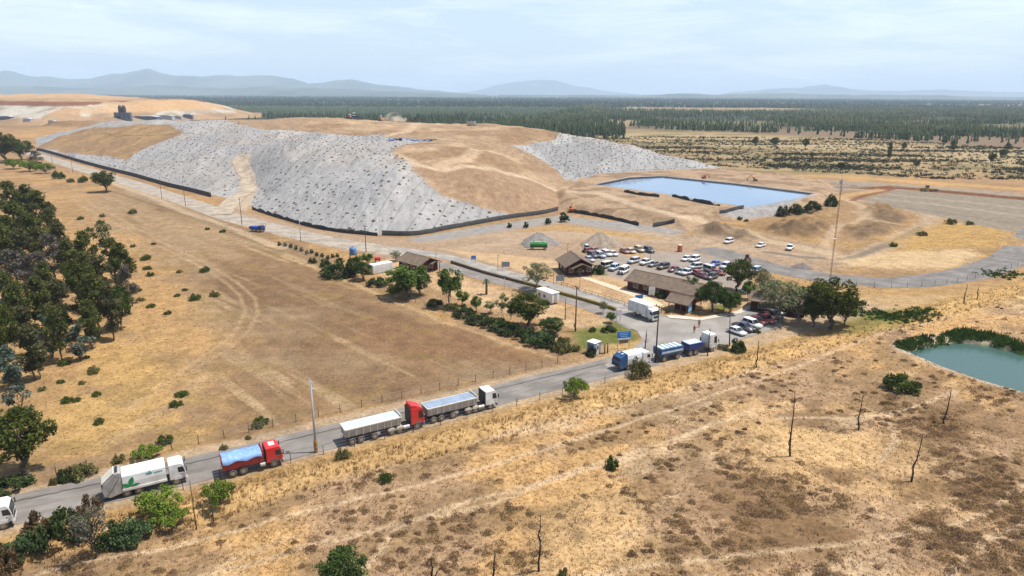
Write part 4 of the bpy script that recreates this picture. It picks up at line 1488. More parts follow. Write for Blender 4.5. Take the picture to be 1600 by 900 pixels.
# the trees round the lower car park
for k, x, y, t, w, lab in (
    ('garden', 1078, 466, 428, 24, 'slim dark green tree at the near corner of the long office'),
    ('oak_b', 1112, 488, 434, 42, 'dark green tree with twin trunks beside the gate canopy'),
    ('garden', 1130, 486, 448, 32, 'leafy tree behind the twin trunk tree by the pavement'),
    ('oak', 1152, 455, 404, 54, 'broad dark tree between the long office and the parked cars'),
    ('feather', 1188, 458, 414, 26, 'pale thin tree beside the silver blue car'),
    ('lime', 1150, 474, 455, 18, 'yellow green shrub tree by the driveway'),
    ('feather', 1216, 503, 432, 74, 'wide olive see-through tree hanging over the brown cabin'),
    ('feather', 1246, 504, 446, 52, 'second olive tree with feathery crown by the brown cabin'),
    ('oak', 1296, 514, 432, 92, 'largest dark tree at the end of the lower car park'),
    ('oak_b', 1319, 508, 458, 44, 'dark tree joined to the largest one on the pond side'),
    ('oak', 1270, 511, 464, 44, 'dark tree between the brown cabin and the largest tree'),
    ('garden', 1096, 480, 447, 24, 'leafy tree between the long office corner and the gate canopy'),
    ('oak_b', 1141, 491, 455, 34, 'dark tree at the pavement bend beside the driveway'),
    ('garden', 1168, 468, 436, 26, 'green tree behind the yellow green shrub tree'),
    ('feather', 1200, 482, 426, 40, 'olive tree behind the brown cabin roof, nearest the pale thin tree'),
    ('garden', 1256, 484, 444, 36, 'green tree behind the brown cabin next to the largest tree'),
    ('garden', 1348, 482, 467, 10, 'tiny dark tree alone in the gold grass below the gravel curve'),
):
    plant(k, x, y, t, w * 1.12, lab, 'tree', 'tree', 'trees by the lower car park')
for k, x, y, t, w, lab in (
    ('bush_dark', 1222, 338, 316, 18, 'dark pine like bush nearest the grey pond slope'), ('bush_dark', 1243, 334, 314, 22, 'dark bush second in the row on the pond bank'),
    ('bush_dark', 1270, 329, 309, 26, 'round dark bush third in the row on the pond bank'), ('bush_dark', 1298, 322, 299, 20, 'dark upright bush at the mast end of the row on the pond bank'),
    ('bush', 1156, 343, 337, 8, 'tiny bush at the foot of the grey pond slope'), ('bush', 1166, 346, 341, 7, 'second tiny bush at the foot of the grey pond slope'),
    ('bush_olive', 1440, 368, 358, 16, 'round bush on the inside of the dirt track bend'), ('bush_olive', 1486, 350, 338, 18, 'olive bush on the gold rise beyond the dirt bend'),
    ('bush', 1396, 385, 377, 12, 'small dark bush beside the dark tyre track'), ('bush_olive', 1515, 351, 343, 14, 'small olive bush at the top of the gold rise'),
):
    plant(k, x, y, t, w, lab, 'bush', 'bush', 'bushes round the pond bank and tracks')
# bushes along the lower road and on the hillside
for k, x, y, t, w, lab in (
    ('bush_lime', 344, 790, 752, 52, 'bright flat topped bush behind the red tipper truck'),
    ('bush_lime', 250, 802, 768, 74, 'bright flat topped bush beside the white refuse truck'),
    ('bush_lime', 264, 822, 795, 58, 'bright low bush below the flat topped one by the refuse truck'),
    ('bush_teal', 205, 846, 800, 62, 'blue green bush in the middle of the roadside thicket'),
    ('bush_dark', 178, 850, 806, 50, 'dark bush behind the thin grey tree of the thicket'),
    ('bush_dark', 100, 848, 778, 74, 'large dark bush in the roadside thicket'),
    ('bush_red', 62, 838, 790, 50, 'reddish brown bush behind the large dark bush'),
    ('bush_red', 140, 800, 766, 36, 'purple brown bush at the rear of the refuse truck'),
    ('bush_teal', 36, 866, 820, 50, 'green bush at the picture edge end of the thicket'),
    ('bush_red', 10, 892, 838, 44, 'rust brown dry bush in the picture corner'),
    ('oak_b', 538, 925, 848, 92, 'big leafy bush at the bottom edge of the picture'),
    ('bush', 603, 752, 732, 22, 'small green bush on the slope below the grey tipper'),
    ('bush', 956, 732, 706, 20, 'upright green bush alone on the middle of the slope'),
    ('bush_olive', 536, 717, 694, 26, 'olive bush at the tail of the grey tipper'),
    ('bush_lime', 899, 622, 592, 42, 'round bright bush on the verge before the blue refuse truck'),
    ('bush_olive', 1000, 588, 550, 38, 'tall olive bush hiding the side of the blue refuse truck'),
    ('bush_dark', 1152, 548, 524, 26, 'dark bush at the foot of the leaning pole'),
    ('bush', 1408, 608, 577, 52, 'round green bush on the sheep paths near the teal pond'),
    ('bush_olive', 880, 905, 880, 20, 'olive shrub cut by the bottom edge'),
    ('bush', 1182, 520, 511, 12, 'low bush at the end of the lower car park'), ('bush_olive', 1130, 545, 535, 24, 'dry shrub on the verge at the yard corner'),
    ('bush_lime', 230, 716, 697, 44, 'lime bush behind the roof of the refuse truck'),
    ('bush_olive', 186, 722, 706, 22, 'small olive bush on the far verge behind the refuse truck'),
    ('bush_olive', 130, 744, 716, 44, 'olive bush along the fence behind the refuse truck'),
    ('bush_dark', 104, 750, 722, 26, 'dark bush at a fence post behind the thicket'),
    ('bush_dark', 20, 764, 742, 60, 'dark shrubs in the shade of the big lone tree'),
    ('bush_olive', 84, 757, 740, 14, 'thin shrub on the verge past the big lone tree'),
    ('bush_olive', 350, 702, 692, 14, 'small bush on the far verge above the red tipper'), ('bush_olive', 388, 686, 678, 10, 'tiny bush on the far verge near the fence'),
):
    plant(k, x, y, t, w, lab, 'bush', 'bush', 'bushes along the lower road and slope')
plant('haze_tree', 146, 874, 774, 62, 'thin grey half dead tree in front of the roadside thicket', 'tree', 'tree')
# small bushes scattered in the field
fb = [(126, 343), (157, 350), (160, 339), (207, 334), (140, 361), (208, 386), (240, 382), (228, 406), (324, 359), (348, 363), (280, 426), (230, 421), (320, 425), (277, 463), (262, 491),
      (289, 454), (336, 463), (300, 470), (235, 431), (146, 583), (128, 600), (95, 598), (66, 610), (151, 618), (120, 627), (105, 628), (284, 618), (275, 634), (155, 662), (258, 692), (408, 661), (402, 668),
      (100, 570), (135, 560), (220, 470), (214, 455), (236, 480), (305, 468)]
for x, y in fb:
    w = random.uniform(7, 14) * (1 + (y - 330) / 500)
    plant(random.choice(['bush', 'bush_olive', 'bush']), x, y, y - w * random.uniform(.45, .75), w, 'small green bush scattered in the dry mown field', 'bush', 'bush', 'small bushes in the field')

# palm in the yard
pp = G(760, 460)
pk = px_per_m(pp)
palm = empty('palm_tree', pp, 0, 'short palm with a thick dark trunk in the sandy yard', 'palm')
MB().tube((0, 0, -.1), (.05, 0, 3.4), .32, .26, 9).build('trunk', M_BARK, palm, True)
fr = MB()
for i in range(34):
    a, e = i * 2.399, random.uniform(-.5, 1.2)
    L_ = random.uniform(1.2, 1.6)
    p0 = Vector((.05, 0, 3.4))
    d_ = Vector((math.cos(a) * math.cos(e), math.sin(a) * math.cos(e), math.sin(e)))
    sd = Vector((-math.sin(a), math.cos(a), 0)) * .14
    p1 = p0 + d_ * L_ * .6
    p2 = p1 + (d_ + Vector((0, 0, -.9))) * L_ * .4
    fr.add([p0 - sd * .3, p0 + sd * .3, p1 + sd, p1 - sd, p2], [(0, 1, 2, 3), (3, 2, 4)])
fr.build('fronds', mat('palm_leaf', (.06, .085, .03), .7), palm)


def dead_tree(px, py, top, label, seed, lean=0.0, second=False, twigs=14):
    p = G(px, py)
    h = (py - top) / px_per_m(p) / .955
    rg = np.random.default_rng(seed)
    o = empty('dead_tree', p, rg.uniform(0, 6), label, 'dead tree', 'bare dead trees on the slope')
    mb = MB()
    tips = [(lean, 0, h)]
    if second:
        tips.append((.9, .3, h * .5))
    for (tx, ty, tz) in tips:
        limb(mb, (0, 0, -.2), (tx, ty, tz), .15 if tz == h else .10, .025, rg, 6, .018)
    mb.build('trunk', M_DEAD, o, True)
    bm_ = MB()
    for i in range(twigs):
        z = h * rg.uniform(.25, .95)
        a = rg.uniform(0, 6.28)
        L_ = h * rg.uniform(.08, .2) * (1.25 - z / h)
        b0 = (lean * z / h, 0, z)
        limb(bm_, b0, (b0[0] + math.cos(a) * L_, math.sin(a) * L_, z + L_ * 1.1), .03, .008, rg, 2)
    bm_.build('branches', M_DEAD, o)


for a in ((1235, 713, 606, 'tall charred dead tree with a second short stem', 1, .5, True), (1341, 672, 613, 'small charred dead tree straight above the golden patch', 2, .2),
          (1475, 662, 606, 'charred dead tree on the slope between round bush and teal pond', 3, .2), (1424, 753, 672, 'charred dead tree with low side twigs in the golden grass', 4, .3),
          (842, 893, 790, 'bushy bare dead tree with many thin branches at the bottom of the slope', 5, .3, False, 34), (1183, 574, 530, 'forked leafless tree on the verge below the lower car park', 6, .2, True),
          (1506, 474, 444, 'dark bare snag near the gravel curve, the one nearer the largest tree', 7), (1526, 468, 447, 'dark bare snag near the gravel curve, the one farther from the largest tree', 8),
          (772, 905, 853, 'short dead stem cut by the bottom edge, beside the bushy bare tree', 9), (675, 905, 862, 'pair of thin dead twigs at the bottom edge beside the big leafy bush', 10, .1, True, 4),
          (1008, 545, 515, 'bare grey shrub tree beside the road behind the refuse truck', 11, .2, False, 30), (1106, 556, 512, 'leafless reddish tree in front of the white truck cab', 12, .2, False, 34)):
    dead_tree(*a)
# bigger trees dotted over the scrubland
for i, (x, y, t, w, lab) in enumerate(((1388, 254, 222, 10, 'tall dark tree standing alone in the pale scrubland strip'), (1313, 266, 253, 18, 'round dark tree in the near scrub beyond the pond road'),
                                       (1210, 229, 214, 16, 'dark tree in front of the pine wood, nearest the mound'), (1180, 228, 214, 14, 'dark tree on the mound side of the first tree before the pine wood'),
                                       (1258, 233, 216, 14, 'thin tree third along before the pine wood'), (1412, 235, 222, 10, 'small tree behind the lone tall scrub tree'),
                                       (1488, 238, 220, 12, 'upright tree at the wood edge beyond the gold rise'), (1548, 256, 238, 16, 'wide dark tree in the scrub toward the picture edge'),
                                       (1566, 248, 232, 14, 'dark tree at the wood edge toward the picture edge'), (1575, 236, 224, 14, 'small dark tree against the pine wood at the picture edge'),
                                       (1268, 248, 238, 10, 'small tree in the middle of the scrub'), (1432, 262, 250, 12, 'dark bushy tree in the near scrub rows'),
                                       (946, 166, 158, 6, 'single tree on the far plain above the mound'))):
    plant(['euc_a', 'oak', 'oak_b'][i % 3], x, y, t, w, lab, 'tree', 'tree', 'trees dotted over the scrubland')


# ------------------------------------------------------------------ growth nobody could count
def ground_colour(x, y):
    r = np.clip(np.searchsorted(rows, y), 0, NY - 1)
    s_ = x / (rows[r] + 8 + 80 * np.exp(-np.maximum(rows[r] + 60, 0) / 40))
    c = np.clip(np.searchsorted(cols_s, s_), 0, NX - 1)
    return C[r * NX + c], c4[r * NX + c, 3]


def tufts(name, x, y, hgt, wid, nb, colr, jit, label, dome=False, lean=.5, seed=1):
    rg = np.random.default_rng(seed)
    n = len(x)
    z = H(x, y)
    B = np.stack([x, y, z], -1)
    B = np.repeat(B, nb, 0)
    m = len(B)
    a = rg.uniform(0, 2 * np.pi, m)
    hh = np.repeat(hgt, nb) * rg.uniform(.5, 1.15, m)
    ww = np.repeat(wid, nb)
    q = np.sqrt(rg.uniform(0, 1, m))
    off = np.stack([np.cos(a) * ww * q, np.sin(a) * ww * q, np.zeros(m)], -1)
    b2 = rg.uniform(0, 2 * np.pi, m)
    t = np.stack([np.cos(b2), np.sin(b2), np.zeros(m)], -1)
    bw = (np.repeat(wid, nb) * rg.uniform(.14, .3, m))[:, None]
    base = B + off
    if dome:
        hh = hh * (1 - .75 * q * q)
    tip = base + off * lean + np.stack([np.zeros(m), np.zeros(m), hh], -1)
    V_ = np.stack([base - t * bw, base + t * bw, tip + t * bw * .35], 1).reshape(-1, 3)
    F_ = np.arange(3 * m).reshape(m, 3)
    cc = np.repeat(colr, nb, 0) * rg.uniform(1 - jit, 1 + jit, (m, 1))
    o = np_mesh(name, V_, F_, [M_LEAF], False, np.repeat(cc, 3, 0))
    return tag(o, label, 'grass', kind='stuff')


rg = np.random.default_rng(77)
# long dry grass over the near slope and verge
ny = 60000
yy = 52 + 150 * rg.uniform(0, 1, ny) ** 1.5
xx = (yy + 8) * rg.uniform(-.80, .80, ny)
sd_ = (xx - R0[0]) * RN[0] + (yy - R0[1]) * RN[1]
gc, _ = ground_colour(xx, yy)
gold = sstep(.20, .31, gc[:, 0])
keep = (sd_ > 6.0) & (sdist(xx, yy, POND2) < -2) & (rg.uniform(0, 1, ny) < .25 + .75 * gold)
xx, yy, gc, sd_ = xx[keep], yy[keep], gc[keep], sd_[keep]
vg = (sd_ < 15) & (sd_ > 8)
hgt = rg.uniform(.10, .28, len(xx)) * (1 + 1.4 * vg)
tufts('dry_grass', xx, yy, hgt, rg.uniform(.12, .3, len(xx)), 6, gc * rg.uniform(.85, 1.2, (len(xx), 1)), .25, 'long dry grass over the near slope')
# low brown scrub: flat domes of fine twigs
n = 20000
yy = 54 + 190 * rg.uniform(0, 1, n) ** 1.25
xx = (yy + 8) * rg.uniform(-.70, .82, n)
sd_ = (xx - R0[0]) * RN[0] + (yy - R0[1]) * RN[1]
al_ = (xx - R0[0]) * RD[0] + (yy - R0[1]) * RD[1]
gc, _ = ground_colour(xx, yy)
bz = sdist(xx, yy, gpoly([(1130, 700), (1300, 640), (1420, 600), (1520, 590), (1620, 640), (1700, 800), (1650, 950), (1000, 950), (1040, 820)]))
gz_ = sdist(xx, yy, gpoly([(1160, 640), (1330, 650), (1440, 720), (1500, 800), (1380, 780), (1240, 720), (1140, 690)]))
pn = fbm(al_ / 1.6, sd_, 6, 3, 68)
pale = sstep(.30, .36, gc[:, 0])                     # the trodden paths stay bare
pr = (.05 + .30 * sstep(.5, .62, pn) + .55 * sstep(-6, 8, bz) * sstep(.38, .55, pn)) * (1 - .9 * pale) * (1 - .93 * sstep(-3, 3, gz_))
keep = (sd_ > 14) & (sdist(xx, yy, POND2) < -3) & (rg.uniform(0, 1, n) < pr * 1.05)
xx, yy, gc, bz = xx[keep], yy[keep], gc[keep], bz[keep]
n = len(xx)
print('scrub', n)
R_ = rg.uniform(.35, .85, n) + .6 * sstep(-4, 10, bz) * rg.uniform(0, 1, n) ** 1.5
V0, F0, C0 = [], [], []
off = 0
for lo, hi, per, cs_ in ((0, 95, 190, .10), (95, 140, 100, .14), (140, 400, 50, .2)):
    k = (yy >= lo) & (yy < hi)
    m_ = int(k.sum())
    if not m_:
        continue
    a, q = rg.uniform(0, 6.283, (m_, per)), np.sqrt(rg.uniform(0, 1, (m_, per)))
    lob = 1 + .25 * np.sin(3 * a + rg.uniform(0, 6, (m_, 1)))
    P_ = np.stack([xx[k][:, None] + np.cos(a) * q * lob * R_[k][:, None], yy[k][:, None] + np.sin(a) * q * lob * R_[k][:, None] * .8,
                   H(xx[k], yy[k])[:, None] + .03 + (.12 + R_[k][:, None] * .42) * (1 - q * q) * rg.uniform(.3, 1, (m_, per))], -1).reshape(-1, 3)
    v_, f_ = cards(P_, cs_, rg, .3, .3)
    base_ = np.array([.25, .158, .082]) * rg.uniform(.6, 1.3, (m_, 1)) + np.array([.02, .02, -.004]) * rg.uniform(-1, 1, (m_, 1))
    cc = np.repeat(np.clip(base_, .02, 1), per, 0) * rg.uniform(.65, 1.35, (m_ * per, 1))
    V0.append(v_)
    F0.append(f_ + off)
    C0.append(np.repeat(cc, 4, 0))
    off += len(v_)
tag(np_mesh('low_scrub', np.concatenate(V0), np.concatenate(F0), [M_LEAF], False, np.concatenate(C0)), 'low brown scrub on the near slope', 'scrub', kind='stuff')
# coarse tufts in the field
n = 52000
yy = 75 + 255 * rg.uniform(0, 1, n)
xx = (yy + 8) * rg.uniform(-.80, .84, n)
sd_ = (xx - R0[0]) * RN[0] + (yy - R0[1]) * RN[1]
gc, _ = ground_colour(xx, yy)
keep = (sd_ < -5.5) & (rg.uniform(0, 1, n) < sstep(.19, .32, gc[:, 0])) & (gc[:, 2] < .13)
xx, yy, gc = xx[keep], yy[keep], gc[keep]
tufts('field_grass', xx, yy, rg.uniform(.08, .22, len(xx)), rg.uniform(.15, .4, len(xx)), 5, gc * rg.uniform(.7, 1.15, (len(xx), 1)), .25, 'dry grass of the mown field', False, .5, 6)
# reeds and thick green round the teal pond
ring = []
for px_, py_, k in ((1408, 542, 6), (1418, 538, 9), (1432, 534, 10), (1446, 531, 9), (1468, 530, 7), (1486, 524, 9), (1498, 520, 11), (1512, 521, 11), (1526, 522, 11), (1540, 524, 11), (1555, 528, 11),
                    (1568, 532, 11), (1580, 537, 10), (1590, 541, 10), (1602, 547, 9), (1620, 552, 9), (1490, 528, 9), (1505, 526, 9), (1532, 529, 9), (1560, 536, 9), (1422, 543, 8)):
    q = G(px_, py_)
    ring.append((q.x, q.y, k / 5.2))
ring = np.array(ring)
rx_ = np.repeat(ring, 16, 0)
n = len(rx_)
tufts('reeds', rx_[:, 0] + rg.normal(0, .9, n), rx_[:, 1] + rg.normal(0, .7, n), rx_[:, 2] * rg.uniform(.35, .8, n), rg.uniform(.5, .9, n), 30,
      np.array([.075, .125, .025]) * rg.uniform(.5, 1.5, (n, 1)), .4, 'thick green reeds round the teal pond', True, .3, 8)
gq = np.array([G(a, b_)[:2] for a, b_ in ((1420, 492), (1432, 488), (1442, 485), (1425, 495), (1385, 493), (1398, 498), (1360, 492), (1550, 428), (1565, 431), (1590, 428))])
gq = np.repeat(gq, 40, 0)
n = len(gq)
tufts('green_weeds', gq[:, 0] + rg.normal(0, 2.2, n), gq[:, 1] + rg.normal(0, 2.0, n), rg.uniform(.3, .9, n), rg.uniform(.3, .7, n), 22,
      np.array([.06, .10, .02]) * rg.uniform(.6, 1.5, (n, 1)), .4, 'green weeds in the damp hollow', True, .3, 9)
# stones on the pond rim
# scrubland bushes
n = 30000
yy = 425 + 420 * rg.uniform(0, 1, n) ** 1.2
xx = (yy * 1.0) * rg.uniform(.05, .84, n)
rowk = .5 + .5 * np.sin((yy + .12 * xx) / 9.0)
pn = fbm(xx / 3, yy, 26, 3, 75)
keep = (sdist(xx, yy, TOE) < -8) & (rg.uniform(0, 1, n) < .10 + .9 * sstep(.40, .58, pn) * rowk) & (sdist(xx, yy, FOREST) < 0)
gcl, _ = ground_colour(xx, yy)
keep &= (gcl[:, 0] < .40)
line = at_z(1000, 256), at_z(1620, 292)
keep &= (yy > np.interp(xx, [line[0][0], line[1][0]], [line[0][1] + 18, line[1][1] + 14]))
xx, yy = xx[keep], yy[keep]
n = len(xx)
sc_ = np.array([[.055, .062, .035]]) * rg.uniform(.6, 1.5, (n, 1)) + rg.uniform(-.008, .012, (n, 3))
tufts('scrub', xx, yy, rg.uniform(.8, 2.6, n), rg.uniform(.7, 1.8, n), 12, np.clip(sc_, .01, 1), .35, 'dark scrub over the dry plain', True, .3, 10)


def conifers(name, x, y, hgt, r, colr, label, seed=1):
    """spires of two ragged tiers, one mesh"""
    rg_ = np.random.default_rng(seed)
    n_ = len(x)
    z = H(x, y)
    k = 5
    Vs, Fs, Cs = [], [], []
    off = 0
    for (zb, zt, rr) in ((.10, .72, 1.0), (.48, 1.0, .62)):
        a0 = rg_.uniform(0, 6.28, n_)
        ring_ = []
        for i in range(k):
            a = a0 + 2 * np.pi * i / k
            q = r * rr * rg_.uniform(.55, 1.25, n_)
            ring_.append(np.stack([x + np.cos(a) * q, y + np.sin(a) * q, z + hgt * (zb + rg_.uniform(-.07, .07, n_))], -1))
        tip = np.stack([x + rg_.normal(0, .15, n_), y + rg_.normal(0, .15, n_), z + hgt * zt], -1)
        P = np.stack(ring_ + [tip], 1)                       # n, k+1, 3
        Vs.append(P.reshape(-1, 3))
        base = off + np.arange(n_)[:, None] * (k + 1)
        for i in range(k):
            Fs.append(np.concatenate([base + i, base + (i + 1) % k, base + k], 1))
        Cs.append(np.repeat(colr * rg_.uniform(.75, 1.25, (n_, 1)), k + 1, 0))
        off += n_ * (k + 1)
    o_ = np_mesh(name, np.concatenate(Vs), np.concatenate(Fs), [M_LEAF], False, np.concatenate(Cs))
    return tag(o_, label, 'wood', kind='stuff')


def scatter(n_, y0, y1, x0f, x1f, p=1.0):
    yy_ = y0 + (y1 - y0) * rg.uniform(0, 1, n_) ** p
    return yy_ * rg.uniform(x0f, x1f, n_), yy_


px_, py_ = scatter(70000, 640, 3000, -.05, .95, 1.5)
gap = fbm(px_ / 2.2, py_, 90, 4, 95)
fs = sdist(px_ + 30 * (fbm(px_, py_, 60, 2, 96) - .5), py_ + 40 * (fbm(px_, py_, 60, 2, 97) - .5), FOREST)
keep = (fs > 0) & (rg.uniform(0, 1, len(px_)) < (1 - sstep(.44, .56, gap)) * .72 + .035)
for S_ in STRIPS:
    keep &= ~in_poly(px_, py_, S_)
px_, py_ = px_[keep], py_[keep]
n = len(px_)
pc = np.array([[.048, .066, .03]]) * rg.uniform(.6, 1.5, (n, 1)) + np.array([[.045, .026, .018]]) * sstep(.5, .65, fbm(px_, py_, 60, 3, 98))[:, None]
conifers('pine_wood', px_, py_, rg.uniform(8, 14, n) * (1 + (py_ > 1500) * .15), rg.uniform(1.1, 2.0, n) * (1 + .5 * (py_ > 1300) + .8 * (py_ > 2000)), pc, 'dense dark pine plantation beyond the scrubland', 3)
# belts of trees behind the mound
px_, py_ = scatter(52000, 760, 3200, -.72, .16, 1.3)
d1 = fbm(px_ / 3, py_, 120, 4, 101)
dens = np.where(py_ < 1080, .85 * sstep(.36, .5, d1), np.where(py_ < 1750, .30 * sstep(.42, .6, d1), .30))
keep = (rg.uniform(0, 1, len(px_)) < dens) & (sdist(px_, py_, TOE) < -20) & (sdist(px_, py_, HILL2) < -25) & ~((px_ < -250) & (py_ < 1250))
px_, py_ = px_[keep], py_[keep]
n = len(px_)
pc = np.array([[.036, .05, .025]]) * rg.uniform(.6, 1.5, (n, 1))
yng = ((py_ > 1750) & (py_ < 2700))[:, None]
pc = np.where(yng, np.array([[.07, .095, .05]]) * rg.uniform(.8, 1.2, (n, 1)), pc)
conifers('tree_belts', px_, py_, np.where(yng[:, 0], rg.uniform(3, 6, n), rg.uniform(7, 14, n)), rg.uniform(1.3, 2.6, n) * (1 + .6 * (py_ > 1700)), pc, 'belts of dark trees on the plain behind the mound', 4)
# woods of the far plain, coarse crowns
px_, py_ = scatter(26000, 3000, 8500, -.85, .85, 1.2)
d1 = fbm(px_ / 3, py_, 500, 4, 103)
keep = (rg.uniform(0, 1, len(px_)) < .12 + .88 * sstep(.42, .56, d1))
px_, py_ = px_[keep], py_[keep]
n = len(px_)
conifers('far_woods', px_, py_, rg.uniform(9, 19, n), rg.uniform(5, 11, n), np.array([[.028, .042, .026]]) * rg.uniform(.6, 1.4, (n, 1)), 'dark woods of the far plain', 5)

# ------------------------------------------------------------------ paints and small materials
def paint(name, c, r=.35):
    return mat(name, c, r, 0, .12, 1.1, .5, .35)


M_WHITE = mat('white_paint', (.70, .695, .67), .4, 0, .22, .9, .45, dust=0.42)
M_DIRTY = mat('dirty_steel', (.36, .34, .31), .6, .2, .35, 1.2)
M_GREYBOX = mat('dusty_grey_box', (.40, .385, .36), .6, .1, .25, .9, dust=0.50)
M_CREAM = mat('cream_paint', (.62, .57, .47), .5, 0, .15, 1.2, dust=0.50)
M_RED = mat('red_paint', (.55, .018, .02), .35, 0, .15, 1.2, .5, dust=0.20)
M_REDBOX = mat('red_box_paint', (.36, .03, .03), .5, 0, .3, 1.0, dust=0.20)
M_BLUEBOX = mat('blue_container_paint', (.022, .085, .21), .45, 0, .3, .9, dust=0.20)
M_NAVY = mat('deep_blue_paint', (.012, .03, .15), .4, 0, .2, 1.0, dust=0.20)
M_CHASSIS = mat('chassis_dark', (.035, .032, .03), .8, 0, .3, 2, dust=0.45)
M_TYRE = mat('tyre_rubber', (.028, .027, .026), .9, 0, .3, 3, dust=0.40)
M_RIM = mat('wheel_rim', (.40, .39, .37), .5, .4, .25, 3, dust=0.50)
M_GLASS = mat('dark_glass', (.018, .022, .028), .08, 0, 0, 1, .6)
M_LAMP = mat('lamp_glass', (.65, .66, .66), .15, 0, 0, 1, .6)
M_TAIL = mat('tail_lamp', (.35, .015, .015), .3)
M_TARP_B = mat('blue_tarp', (.20, .33, .56), .6, 0, .28, 1.5)
M_TARP_G = mat('pale_tarp', (.42, .49, .53), .6, 0, .16, .8)
M_TARP_D = mat('grey_tarp', (.22, .27, .34), .6, 0, .22, .8)
M_BLACK = mat('black_plastic', (.022, .022, .024), .55)
M_TEALLEAF = mat('emblem_green', (.02, .22, .07), .5)
M_TEALMARK = mat('emblem_teal', (.02, .27, .22), .5)

_WH = {}


def wheel(parent, x, y, r=.52, w=.32, rim=True, name='wheel'):
    k = (r, w, rim)
    if k not in _WH:
        a = MB().wheel_y((0, 0, 0), r, w, 18, r * .55).build('tyre', M_TYRE, None, True)
        b = MB().wheel_y((0, 0, 0), r * .60, w * .82, 14).build('rim', M_RIM, None, False)
        _WH[k] = (a.data, b.data)
        bpy.data.objects.remove(a)
        bpy.data.objects.remove(b)
    o = bpy.data.objects.new(name, _WH[k][0])
    COL.objects.link(o)
    o.parent = parent
    o.location = (x, y, r)
    if rim:
        q = bpy.data.objects.new('rim', _WH[k][1])
        COL.objects.link(q)
        q.parent = o
    return o


def axle(parent, x, half=1.05, r=.52, dual=False):
    for s in (-1, 1):
        wheel(parent, x, s * (half - (.12 if dual else 0)), r, .58 if dual else .32)


def cab(root, xr, L, m, roof=3.0, z0=.75, w=2.45, deflector=False, rear_dark=False):
    """forward-control cab whose back stands at xr"""
    xf = xr + L
    prof = [(xr, z0), (xf - .02, z0), (xf + .03, z0 + .75), (xf - .22, roof - .28), (xf - .50, roof), (xr + .08, roof), (xr, roof - .1)]
    b = MB().prism(prof, -w / 2, w / 2).build('cab', m, root, False, .05)
    # glass lies just proud of the shell
    fx0, fz0, fx1, fz1 = xf + .02, z0 + .86, xf - .2, roof - .36
    nx, nz = (fz1 - fz0), (fx0 - fx1)
    ln = math.hypot(nx, nz)
    nx, nz = nx / ln * .03, nz / ln * .03
    MB().prism([(fx0 + nx - .04, fz0 + nz), (fx0 + nx, fz0 + nz), (fx1 + nx, fz1 + nz), (fx1 + nx - .04, fz1 + nz)], -w / 2 + .14, w / 2 - .14).build('windscreen', M_GLASS, b)
    for s in (-1, 1):
        y = s * (w / 2 + .012)
        ya, yb = sorted((y, y - s * .03))
        MB().prism([(xf - .92, z0 + .95), (xf - .12, z0 + .85), (xf - .30, roof - .48), (xf - .95, roof - .48)], ya, yb).build('side_window', M_GLASS, b)
        MB().box((xf - .55, y + s * .01, z0 + .62), (.2, .03, .05)).build('door_handle', M_BLACK, b)
        mb = MB().box((xf + .08, s * (w / 2 + .22), z0 + 1.0), (.1, .18, .62))
        mb.tube((xf - .1, s * (w / 2), z0 + 1.55), (xf + .08, s * (w / 2 + .22), z0 + 1.55), .025)
        mb.build('mirror', M_BLACK, root)
        MB().box((xf + .06, s * (w / 2 - .3), z0 - .22), (.08, .36, .2)).build('headlight', M_LAMP, root)
        MB().prism([(xr + L * .25, z0 - .05), (xr + L * .28, z0 + .28), (xr + L * .5, z0 + .44), (xr + L * .78, z0 + .28), (xr + L * .8, z0 - .05)], *sorted((s * (w / 2 + .03), s * (w / 2 - .3)))).build('mudguard', M_CHASSIS if m is not M_WHITE else M_WHITE, root)
    MB().box((xf - .05, 0, z0 - .40), (.22, w, .42)).build('bumper', M_CHASSIS if rear_dark else m, root, False, .04)
    MB().box((xf + .035, 0, z0 + .12), (.05, w * .62, .5)).build('grille', M_BLACK, root)
    if rear_dark:
        MB().box((xr - .035, 0, z0 + .05), (.06, w - .1, roof - z0 - .12)).build('cab_back', M_BLACK, root)
    if deflector:
        MB().prism([(xr + .15, roof), (xf - .55, roof), (xr + .5, roof + .48), (xr + .15, roof + .5)], -w / 2 + .12, w / 2 - .12).build('wind_deflector', m, root, False, .03)
    return b


def frame(root, x0, x1, z=.72):
    mb = MB()
    for s in (-1, 1):
        mb.box(((x0 + x1) / 2, s * .42, z), (x1 - x0, .1, .26))
    for k in range(4):
        mb.box((x0 + (x1 - x0) * (k + .5) / 4, 0, z + .04), (.12, .8, .16))
    return mb.build('chassis', M_CHASSIS, root)


